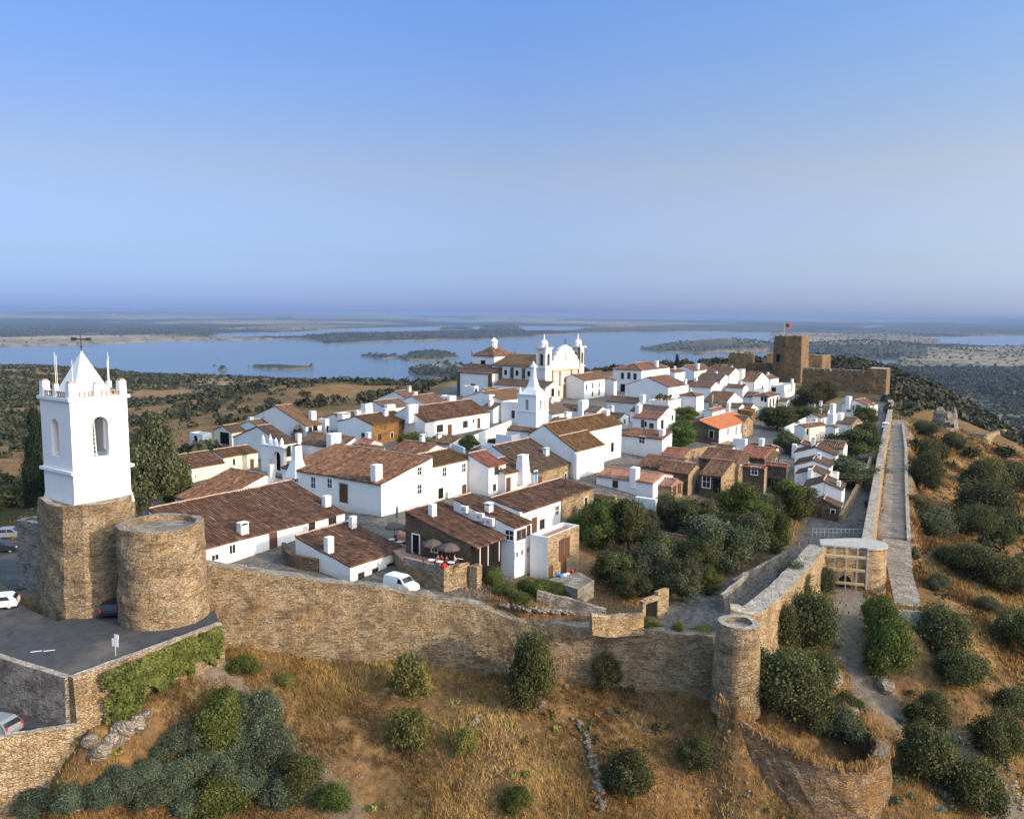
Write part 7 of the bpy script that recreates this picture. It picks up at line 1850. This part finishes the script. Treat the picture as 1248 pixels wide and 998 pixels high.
def make_table():
    r = empty('table', (0, 0, 0)); m = MB(); m.lathe([(.42, .72), (.42, .75), (.01, .752)], 0, 0, 14); m.build('table_top', MT['oldwhite'], r)
    m = MB(); m.tube((0, 0, 0), (0, 0, .73), .03, n=6); m.lathe([(.22, 0), (.2, .04), (.03, .05)], 0, 0, 8); m.build('leg', MT['iron'], r); return r
def make_chair():
    r = empty('chair', (0, 0, 0)); m = MB(); m.box(-.2, .2, -.2, .2, .43, .47); m.build('seat', MT['wood'], r)
    m = MB(); m.box(-.2, .2, -.22, -.18, .6, .88); m.build('backrest', MT['wood'], r)
    for x in (-.18, .18):
        m = MB(); m.tube((x, .18, 0), (x, .18, .44), .018, n=5); m.build('leg', MT['iron'], r)
        m = MB(); m.tube((x, -.2, 0), (x, -.2, .86), .018, n=5); m.build('leg', MT['iron'], r)
    return r
def make_person(shirt, trousers):
    me = bpy.data.meshes.new('person'); V = [(0, 0, .5), (0, -.03, .72), (0, -.02, .93), (0, 0, 1.06), (0, .02, 1.2), (0, .02, 1.29), (-.19, -.01, .97), (.19, -.01, .97), (-.23, .1, .74), (.23, .1, .74), (-.14, .34, .76), (.14, .34, .76), (-.1, .06, .5), (.1, .06, .5), (-.11, .43, .5), (.11, .43, .5), (-.11, .45, .1), (.11, .45, .1), (-.11, .58, .04), (.11, .58, .04)]
    E = [(0, 1), (1, 2), (2, 3), (3, 4), (4, 5), (2, 6), (2, 7), (6, 8), (7, 9), (8, 10), (9, 11), (0, 12), (0, 13), (12, 14), (13, 15), (14, 16), (15, 17), (16, 18), (17, 19)]
    R = [.14, .13, .15, .055, .095, .085, .075, .075, .05, .05, .035, .035, .1, .1, .07, .07, .045, .045, .04, .04]
    me.from_pydata(V, E, []); o = bpy.data.objects.new('person', me); COL.objects.link(o)
    sk = o.modifiers.new('s', 'SKIN'); ss = o.modifiers.new('d', 'SUBSURF'); ss.levels = 1
    for i, v in enumerate(me.skin_vertices[0].data): v.radius = (R[i], R[i] * .85); v.use_root = (i == 0)
    dg = bpy.context.evaluated_depsgraph_get(); m2 = bpy.data.meshes.new_from_object(o.evaluated_get(dg)); o.modifiers.clear(); o.data = m2
    for mm in ('skin', shirt, trousers): m2.materials.append(MT[mm])
    for p in m2.polygons:
        c = p.center; p.material_index = 0 if c.z > 1.03 or (c.y > .2 and c.z > .66) else (1 if c.z > .56 and c.y < .2 else 2)
        p.use_smooth = True
    m = MB(); m.lathe([(.1, 1.2), (.112, 1.27), (.085, 1.36), (.01, 1.39)], 0, -.005, 10); h_ = m.build('hair', MT['hair'], o)
    return o
tb, chp = make_table(), make_chair()
TB = [(526, 690, TZ, 'round table near the left corner of the stone terrace'), (536, 692, TZ, 'round table beside the leftmost people on the stone terrace'), (550, 693, TZ, 'round table at the outer corner under the parasol'), (562, 688, TZ, 'round table closest to the tiled veranda'), (478, 664, 1.6, 'round table by the cottage roof on the upper yard'), (488, 667, 1.7, 'middle round table on the upper yard'), (500, 668, 1.8, 'round table near the white framed door')]
first = True; chn = 0
for i, (px, py, z, lab) in enumerate(TB):
    o = tb if i == 0 else copy_tree(tb); P = at_z(px, py, z); place(o, P); tag(o, lab, 'table', 'restaurant tables')
    for a in (0.4 + i, 0.4 + i + math.pi):
        c = chp if chn == 0 else copy_tree(chp); chn += 1
        Q = (P[0] + .75 * math.cos(a), P[1] + .75 * math.sin(a), z); place(c, Q, a + math.pi / 2)
        tag(c, 'dark wooden chair drawn up to a round restaurant table', 'chair', 'restaurant chairs')
        if chn in (1, 3, 4, 5, 7): 
            k = [1, 3, 4, 5, 7].index(chn)
            pe = make_person(*[('clothlight', 'clothdark'), ('red', 'clothdark'), ('clothlight', 'clothlight'), ('clothdark', 'clothdark'), ('clothlight', 'clothdark')][k]); place(pe, Q, a + math.pi / 2)
            tag(pe, ['person in pale shirt seated at the left corner table', 'person in red shirt seated on the terrace', 'person in all pale clothes seated on the terrace', 'person in dark clothes seated under the corner parasol', 'person in pale shirt and dark trousers seated beside the veranda'][k], 'person', 'people at the restaurant')
def red_pot(px, py, z, lab):
    r = empty('flower_pot', tuple(at_z(px, py, z))); m = MB(); m.lathe([(.18, 0), (.26, .4), (.24, .42)], 0, 0, 12); m.build('pot', MT['terra'], r)
    rng = np.random.default_rng(int(px)); d = rng.normal(size=(260, 3)); d /= np.linalg.norm(d, axis=1)[:, None]; C = d * np.array([.38, .38, .3]) * rng.uniform(.7, 1, (260, 1)) + np.array([0, 0, .6])
    V, F, T = leaf_cloud(C, d, .1, rng, tint=np.full(260, .5)); mesh_np('flowers', V, F, MT['red'], parent=r, attr={'tint': T}); tag(r, lab, 'flower pot')
red_pot(541, 696, TZ, 'pot of red flowers on the outer corner of the stone terrace'); red_pot(569, 688, TZ, 'pot of red flowers where the veranda begins')
fp_ = at_z(484, 636, 2.2); r = empty('folded_parasol', tuple(fp_)); m = MB(); m.lathe([(.08, .5), (.2, .8), (.14, 1.9), (.02, 2.3)], 0, 0, 8); m.build('canopy', MT['bluetarp'], r); m = MB(); m.tube((0, 0, 0), (0, 0, 2.4), .03, n=5); m.build('pole', MT['iron'], r); tag(r, 'folded dark blue parasol by the cobbled street', 'parasol')

# ---------------------------------------------------------------- air conditioners
TALL = [H for l, H in HOUSES if l.startswith('tall narrow white house with row')][0]
def aircon(H, face, px, py, lab, w=1.0, h=.8):
    dd = ray(px, py); o = np.array([H.a[0], H.a[1]]); n = H.v if face == 'R' else H.u
    kk = ((o - CAM[:2]) @ n) / (dd[:2] @ n); P = CAM + dd * kk
    r = empty('air_conditioner', tuple(P), math.radians(55)); m = MB()
    if face == 'L': m.box(-.5, -.05, -w / 2, w / 2, -h / 2, h / 2)
    else: m.box(-w / 2, w / 2, -.5, -.05, -h / 2, h / 2)
    m.build('case', MT['whiteclean'], r); m = MB(); m.lathe([(.2, 0), (.22, .03), (.02, .04)], 0, 0, 14); g = m.build('fan_grille', MT['concrete'], r)
    if face == 'L': g.location = (-.5, 0, 0); g.rotation_euler = (0, -math.pi / 2, 0)
    else: g.location = (0, -.5, 0); g.rotation_euler = (math.pi / 2, 0, 0)
    tag(r, lab, 'air conditioner', 'air conditioners')
aircon(TALL, 'L', 568, 620, 'farthest air conditioner in the gutter between restaurant and tall house', .9); aircon(TALL, 'L', 586, 629, 'middle air conditioner in the gutter between restaurant and tall house', 1.2, .9); aircon(TALL, 'L', 598, 635, 'nearest air conditioner in the gutter between restaurant and tall house', 1.3, .9)
TWO = [H for l, H in HOUSES if l.startswith('two storey white house with two upper')][0]
aircon(TWO, 'R', 546, 602, 'air conditioner with dark fan on the two storey white house wall', 1.2, 1.0)

# ---------------------------------------------------------------- vehicles
def wheel(r_, R=.31, w=.2):
    t = MB(); t.lathe([(R * .62, -w / 2), (R * .95, -w / 2), (R, -w / 3), (R, w / 3), (R * .95, w / 2), (R * .62, w / 2)], 0, 0, 18, cap=False)
    o = t.build('wheel', MT['tyre'], r_); m = MB(); m.lathe([(R * .64, w * .3), (R * .3, w * .42), (.01, w * .44)], 0, 0, 12); m.lathe([(.01, -w * .44), (R * .3, -w * .42), (R * .64, -w * .3)], 0, 0, 12, cap=False); m.build('rim', MT['metal'], o); return o
def vehicle(name, prof, W, wb, paint, glass, kind):
    """prof: side outline (x,z) from rear bottom clockwise over the roof; glass: list of side panes [(x,z)..]; wb: wheel x positions"""
    r = empty(name, (0, 0, 0)); zmax = max(z for x, z in prof)
    def hw(z): return W / 2 * (1 - .13 * max(0, (z - .85) / max(zmax - .85, .1)) ** 1.3 - .05 * max(0, (.4 - z) / .4))
    n = len(prof); m = MB()
    for s in (1, -1):
        m.face([(x, s * hw(z), z) for x, z in (prof if s < 0 else prof[::-1])])
    for k in range(n):
        a, b = prof[k], prof[(k + 1) % n]
        m.face([(a[0], -hw(a[1]), a[1]), (b[0], -hw(b[1]), b[1]), (b[0], hw(b[1]), b[1]), (a[0], hw(a[1]), a[1])])
    b = m.build('body', MT[paint], r, weld=True); bv_ = b.modifiers.new('bevel', 'BEVEL'); bv_.width = .05; bv_.segments = 2; bv_.limit_method = 'ANGLE'
    for s in (1, -1):
        for g in glass:
            m = MB(); P = [(x, s * (hw(z) + .012), z) for x, z in g]; m.face(P if s < 0 else P[::-1]); Q = [(x, s * (hw(z) - .03), z) for x, z in g]; m.face(Q); m.build('side_window', MT['pane'], r)
        for x in wb:
            w_ = wheel(r); w_.location = (x, s * (W / 2 - .12), .31); w_.rotation_euler[0] = math.pi / 2
    xs = [p[0] for p in prof]
    for s in (1, -1):
        m = MB(); m.box(max(xs) - .12, max(xs) + .02, s * W * .36 - .16, s * W * .36 + .16, .62, .78); m.build('headlight', MT['metal'], r)
        m = MB(); m.box(min(xs) - .02, min(xs) + .06, s * W * .42 - .09, s * W * .42 + .07, .75, 1.05); m.build('tail_light', MT['lampred'], r)
    return r, hw
VANP = [(-2.05, .3), (-2.1, .6), (-2.08, 1.2), (-1.98, 1.72), (-1.8, 1.82), (.3, 1.84), (.62, 1.74), (1.25, 1.16), (1.85, 1.0), (2.08, .8), (2.12, .45), (2.05, .28)]
CARP = [(-1.95, .3), (-2.0, .62), (-1.95, .92), (-1.55, 1.32), (-1.3, 1.44), (.0, 1.47), (.3, 1.4), (.95, .98), (1.75, .86), (2.0, .66), (2.02, .4), (1.95, .26)]
def windscreen(r, hw, p0, p1, nm):
    (x0, z0), (x1, z1) = p0, p1; dx, dz = x1 - x0, z1 - z0; L = math.hypot(dx, dz); nx, nz = (-dz / L * -1, dx / L * -1) if False else (abs(dz) / L * (1 if x0 > 0 or nm == 'windscreen' else -1), abs(dx) / L)
    m = MB(); k = .015
    m.face([(x0 + nx * k, -hw(z0) * .9, z0 + nz * k), (x0 + nx * k, hw(z0) * .9, z0 + nz * k), (x1 + nx * k, hw(z1) * .9, z1 + nz * k), (x1 + nx * k, -hw(z1) * .9, z1 + nz * k)]); m.build(nm, MT['pane'], r)
van, hw_ = vehicle('van', VANP, 1.78, (-1.3, 1.3), 'carwhite', [[(.15, 1.12), (1.0, 1.12), (.62, 1.6), (.2, 1.66)]], 'van'); windscreen(van, hw_, (1.2, 1.22), (.68, 1.7), 'windscreen')
P = at_z(489, 719, 0.0); P[2] = gin(np.array([P[0]]), np.array([P[1]]))[0]; place(van, P, math.radians(-35)); van.scale = (.93,) * 3; tag(van, 'small white delivery van parked below the low white cottage', 'van')
v2 = copy_tree(van); P = village_px(1079, 523); place(v2, P, math.radians(244)); tag(v2, 'white van parked far up the right street beside the wall', 'van')
car, hc_ = vehicle('car', CARP, 1.75, (-1.25, 1.28), 'carwhite', [[(-1.35, .95), (-.35, .95), (-.35, 1.36), (-1.15, 1.34)], [(-.25, .95), (.75, .95), (.25, 1.33), (-.25, 1.37)]], 'car'); windscreen(car, hc_, (.9, 1.02), (.33, 1.37), 'windscreen'); windscreen(car, hc_, (-1.9, .98), (-1.6, 1.28), 'rear_window')
place(car, at_z(-4, 741, 0.01), math.radians(200)); tag(car, 'white hatchback with dark rear window at the left edge of the car park', 'car')
def paint_copy(src, mat):
    c = copy_tree(src)
    for o in c.children:
        if o.name.startswith('body'): o.data = o.data.copy(); o.data.materials[0] = MT[mat]
    return c
for mat, P, rz, lab in (('carblack', at_z(139, 746, 0.01), 100, 'black car half hidden between the bell tower and the big round tower'), ('cargrey', at_z(-6, 893, LOW_Z + .01), 165, 'silver car at the left edge of the lower road'),
                        ('carblack', at_z(2, 672, -1.1), 12, 'black car on the left road nearest the stone stub'), ('cargrey', at_z(14, 655, -1.6), 12, 'silver car farthest along the left road')):
    c = paint_copy(car, mat); P[2] = max(P[2], ground_at(P[0], P[1]) + .02); place(c, P, math.radians(rz)); tag(c, lab, 'car')

# ---------------------------------------------------------------- small things
P = at_z(141, 799, 0.0); r = empty('road_sign', tuple(P), math.radians(-20)); m = MB(); m.tube((0, 0, 0), (0, 0, 1.9), .035, n=6); m.build('post', MT['metal'], r)
m = MB(); m.box(-.34, .34, -.02, .02, .85, 1.55); m.build('plate', MT['signwhite'], r); m = MB(); m.box(-.05, .42, -.025, .015, 1.56, 1.95); m.build('plate', MT['signwhite'], r); tag(r, 'white two plate road sign at the edge of the car park', 'sign')
for px, py in ((44, 793.5), (60, 792.5)):
    P = at_z(px, py, .008); m = MB(); m.face([(-.45, -.09, 0), (.45, -.09, 0), (.45, .09, 0), (-.45, .09, 0)]); o = m.build('road_marking', MT['paint']); place(o, P, .35); tag(o, kind='structure')
def rock_mesh(seed):
    bm = bmesh.new(); bmesh.ops.create_icosphere(bm, subdivisions=3, radius=1.0); rnd = np.random.default_rng(seed); off = rnd.uniform(0, 50)
    for v in bm.verts:
        p = v.co; k = .65 + .7 * float(fbm(np.array([p.x * 1.3 + off]), np.array([p.y * 1.3 + p.z * 1.7]), seed, 4)[0]); v.co = Vector((p.x * k, p.y * k * .8, p.z * k * .7))
    me = bpy.data.meshes.new('rock'); bm.to_mesh(me); bm.free(); me.uv_layers.new(name='UVMap')
    uv = me.uv_layers[0].data
    for l in me.loops: c = me.vertices[l.vertex_index].co; uv[l.index].uv = (c.x + c.y * .3, c.z + c.y * .5)
    me.materials.append(MT['rock']); return me
RK = [rock_mesh(i) for i in range(4)]
def rock(px, py, w, lab, group=None):
    P = ground_px(px, py); d = math.hypot(P[0], P[1]); s = w * d / F_PX / 2
    o = bpy.data.objects.new('rock', random.choice(RK)); COL.objects.link(o); o.location = (P[0], P[1], P[2] + s * .15); o.scale = (s, s, s * random.uniform(.8, 1.3)); o.rotation_euler = (random.uniform(-.3, .3), random.uniform(-.3, .3), random.uniform(0, 6)); tag(o, lab, 'rock', group)
rock(1078, 838, 26, 'large grey boulder at the lower end of the bright green row'); rock(1080, 818, 14, 'upright grey stone above the large boulder by the track')
for p in [(150, 893, 34), (166, 884, 26), (136, 906, 26), (123, 918, 30), (110, 905, 20), (178, 872, 16)]: rock(*p, 'weathered grey brown rock below the ivy on the bare bank', 'rocks below the ivy wall')
for p in [(20, 966, 22), (36, 972, 24), (55, 962, 20), (84, 968, 14), (92, 985, 18)]: rock(*p, 'pale upright rock at the foot of the lower left wall', 'rocks at the lower left corner')
for p in [(1014, 760, 16), (1018, 784, 20), (1019, 808, 22), (1014, 832, 26), (1010, 856, 24), (1000, 872, 20), (1006, 745, 12)]: rock(*p, 'craggy rock in the bank on the left of the dirt track', 'rocks along the dirt track')
for p in [(580, 880, 14), (572, 893, 12), (590, 870, 8), (660, 860, 14), (690, 838, 10)]: rock(*p, 'small rock half buried in the dry front slope', 'rocks on the front slope')
rng = np.random.default_rng(3); V = []; F = []
def rubble(c, n, rad, s0, s1):
    P = ground_px(*c)
    for _ in range(n):
        x, y = P[0] + rng.normal() * rad, P[1] + rng.normal() * rad * .6; z = ground_at(x, y); s = rng.uniform(s0, s1); b = len(V)
        for dx, dy, dz in ((-1, -1, -1), (1, -1, -1), (1, 1, -1), (-1, 1, -1), (-.7, -.7, 1), (.7, -.8, .8), (.8, .7, .9), (-.7, .6, 1)): V.append((x + dx * s * rng.uniform(.6, 1.2), y + dy * s * rng.uniform(.6, 1.2), z + dz * s * .5))
        for f in ((0, 1, 5, 4), (1, 2, 6, 5), (2, 3, 7, 6), (3, 0, 4, 7), (4, 5, 6, 7)): F.append([b + i for i in f])
for c, n, rad in (((800, 868), 130, 2.6), ((760, 862), 60, 1.8), ((870, 940), 60, 2.0), ((600, 930), 60, 5), ((450, 900), 60, 6), ((380, 930), 60, 3), ((230, 880), 60, 3), ((700, 930), 60, 5), ((1060, 800), 50, 3), ((1180, 900), 60, 5), ((1200, 760), 60, 5), ((880, 960), 50, 2)): rubble(c, n, rad, .06, .2)
o = mesh_np('rubble', np.array(V), np.array(F), MT['rock'], uv=np.array(V)[:, :2]); tag(o, kind='stuff')
# laundry yard
P = at_z(700, 708, .9)
yd = [at_z(667, 706, 0.6), at_z(706, 697, .6), at_z(724, 707, .6), at_z(704, 718, .6)]
m = MB(); m.prism([(p[0] - yd[0][0], p[1] - yd[0][1]) for p in yd], -3, 0); o = m.build('yard', MT['stonegrey']); o.location = (yd[0][0], yd[0][1], .6); tag(o, 'small concrete yard in front of the bare stone block', 'yard')
for k, (px, py, mat, s, lab) in enumerate([(680, 702, 'blue', .45, 'blue sack on the concrete yard, leftmost'), (684, 703, 'blue', .5, 'larger blue sack beside the leftmost one'), (688, 702, 'whiteclean', .45, 'white sack among the blue ones'), (692, 700, 'clothlight', .35, 'pale bundle next to the white sack'), (697, 697, 'red', .4, 'red plant tub by the stone block corner')]):
    o = bpy.data.objects.new('sack' if k < 4 else 'tub', RK[k % 4].copy()); o.data.materials[0] = MT[mat]; COL.objects.link(o); P = at_z(px, py, .6); s *= .6; o.location = (P[0], P[1], .6 + s * .5); o.scale = (s, s, s); tag(o, lab, 'sack' if k < 4 else 'tub')
# railing above the gate
a, b = at_z(990, 653, -1.2), at_z(1050, 654, -.9); r = empty('railing', tuple(a)); d = (b - a); tag(r, 'thin metal railing across the street end above the gate', 'railing')
for k in range(13):
    p = d * k / 12; m = MB(); m.tube(tuple(p), (p[0], p[1], p[2] + 1.1), .025, n=5); m.build('post', MT['metal'], r)
for z in (.55, 1.08):
    m = MB(); m.tube((0, 0, z), (d[0], d[1], d[2] + z), .022, n=5); m.build('rail', MT['metal'], r)
# pergola by the pedimented house
P = at_z(1060, 513, .5); r = empty('pergola', tuple(P), math.radians(45)); tag(r, 'pale wooden pergola beside the pedimented house', 'pergola')
for x, y in ((0, 0), (3.5, 0), (0, 3), (3.5, 3)): m = MB(); m.box(x - .1, x + .1, y - .1, y + .1, -1, 3.0); m.build('post', MT['woodlight'], r)
for k in range(7): m = MB(); m.box(-.3 + k * .65, -.2 + k * .65, -.4, 3.4, 3.0, 3.15); m.build('beam', MT['woodlight'], r)
m = MB(); m.box(0, 3.5, -.03, .03, .0, 1.0); m.build('screen', MT['woodlight'], r)
# potted plants on the roof terrace
PT = [H for l, H in HOUSES if l.startswith('white roof terrace')][0]
for k, (fx, fy, s) in enumerate([(.15, .3, 1.0), (.2, .6, 1.3), (.45, .35, 1.1), (.5, .75, 1.5), (.8, .4, 1.1), (.85, .7, .9)]):
    q_ = PT.a[:2] + PT.u * PT.lr * fx + PT.v * PT.ll * fy; r = empty('potted_plant', (q_[0], q_[1], PT.g0 + PT.h - .4)); m = MB(); m.lathe([(.25, 0), (.35, .5), (.3, .5)], 0, 0, 10); m.build('pot', MT['terra'], r)
    o = bpy.data.objects.new('leaves', proto('green', True)); COL.objects.link(o); o.parent = r; o.scale = (s * 1.3, s * 1.3, s * 1.5); o.location = (0, 0, .4); tag(r, 'leafy potted plant on the white roof terrace', 'potted plant', 'pots on the roof terrace')
# water tank caps / far hamlet
V = []; F = []; rng = np.random.default_rng(9)
for cx_, cy_, n, sx, sy in ((134, 383.6, 26, 18, .35), (185, 382.6, 34, 26, .35), (160, 385.0, 12, 30, .3), (60, 387.5, 8, 20, .6), (530, 388, 10, 40, .6)):
    for _ in range(n):
        px, py = cx_ + rng.normal() * sx * .6, cy_ + rng.normal() * sy; P = at_z(px, py, -165); s = P[1] * .00045 * rng.uniform(.6, 1.5); b = len(V); h_ = s * rng.uniform(.5, .9)
        for dx, dy in ((-1, -1), (1, -1), (1, 1), (-1, 1)): V.append((P[0] + dx * s, P[1] + dy * s, -185))
        for dx, dy in ((-1, -1), (1, -1), (1, 1), (-1, 1)): V.append((P[0] + dx * s, P[1] + dy * s, -165 + h_))
        for f in ((0, 1, 5, 4), (1, 2, 6, 5), (2, 3, 7, 6), (3, 0, 4, 7), (4, 5, 6, 7)): F.append([b + i for i in f])
o = mesh_np('distant_town', np.array(V), np.array(F), MT['whiteclean'], uv=np.array(V)[:, :2]); tag(o, kind='stuff')
for px, py, z, lab in ((325, 466, -78, 'tiny white farmhouse far left near the lake shore'), (309, 467.5, -80, 'tiny pale shed beside the far white farmhouse')):
    P = ground_px(px, py); r = empty('farmhouse', tuple(P), .5); m = MB(); m.box(-6, 6, -4, 4, -2, 4); m.build('wall', MT['white'], r); m = MB(); m.face([(-6.3, -4.3, 3.9), (6.3, -4.3, 3.9), (6.3, 0, 5.8), (-6.3, 0, 5.8)]); m.face([(6.3, 4.3, 3.9), (-6.3, 4.3, 3.9), (-6.3, 0, 5.8), (6.3, 0, 5.8)]); m.face([(-6, -4, 4), (-6, 4, 4), (-6, 0, 5.7)]); m.build('roof', MT['roof'], r); tag(r, lab, 'farmhouse')

def stone_row(name, label, pts, n, smin, smax, rows=2, mat='stonegrey', spread=.2):
    """dry stone wall: many loose stones laid in a line"""
    rng = np.random.default_rng(len(label)); P = np.array(pts, float); seg = np.linalg.norm(np.diff(P, axis=0), axis=1); s = np.concatenate([[0], np.cumsum(seg)])
    Vs, Fs = [], []; k0 = 0
    base = [(np.array([v.co[:] for v in m.vertices]), np.array([p.vertices[:] for p in m.polygons])) for m in RK]
    for i in range(n):
        t = rng.uniform(0, s[-1]); q = np.array([np.interp(t, s, P[:, k]) for k in range(3)]); q[:2] += rng.normal(size=2) * spread
        V, F = base[i % 4]; sz = rng.uniform(smin, smax); a = rng.uniform(0, 6.28); c_, s_ = math.cos(a), math.sin(a)
        W = V * sz * rng.uniform(.7, 1.3, 3); W = np.stack([W[:, 0] * c_ - W[:, 1] * s_, W[:, 0] * s_ + W[:, 1] * c_, W[:, 2] * .8], -1) + q + np.array([0, 0, rng.uniform(0, rows * smin * 1.1)])
        Vs.append(W); Fs.append(F + k0); k0 += len(V)
    V = np.concatenate(Vs); o = mesh_np(name, V, np.concatenate(Fs), MT[mat], uv=np.stack([V[:, 0] + V[:, 1], V[:, 2]], -1)); tag(o, label, 'wall'); return o
def on_ground(pix, step=1.0):
    out = []
    for a, b in zip(pix[:-1], pix[1:]):
        for t in np.linspace(0, 1, 6)[:-1]: out.append(tuple(ground_px(a[0] + (b[0] - a[0]) * t, a[1] + (b[1] - a[1]) * t)))
    out.append(tuple(ground_px(*pix[-1]))); return out
stone_row('field_wall', 'short tumbled dry stone wall running down the grassy slope', on_ground([(703, 880), (712, 898), (722, 925), (728, 950), (733, 990)]), 190, .12, .32, 3, mat='rock')
stone_row('rubble_wall', 'line of loose pale stones along the dirt track at the lower right edge', on_ground([(1212, 905), (1228, 940), (1246, 985)]), 70, .12, .28, 1)
stone_row('rubble_wall', 'tumbled stones at the foot of the small terrace below the tall white house', on_ground([(612, 738), (650, 744), (700, 748)]), 120, .12, .26, 2)
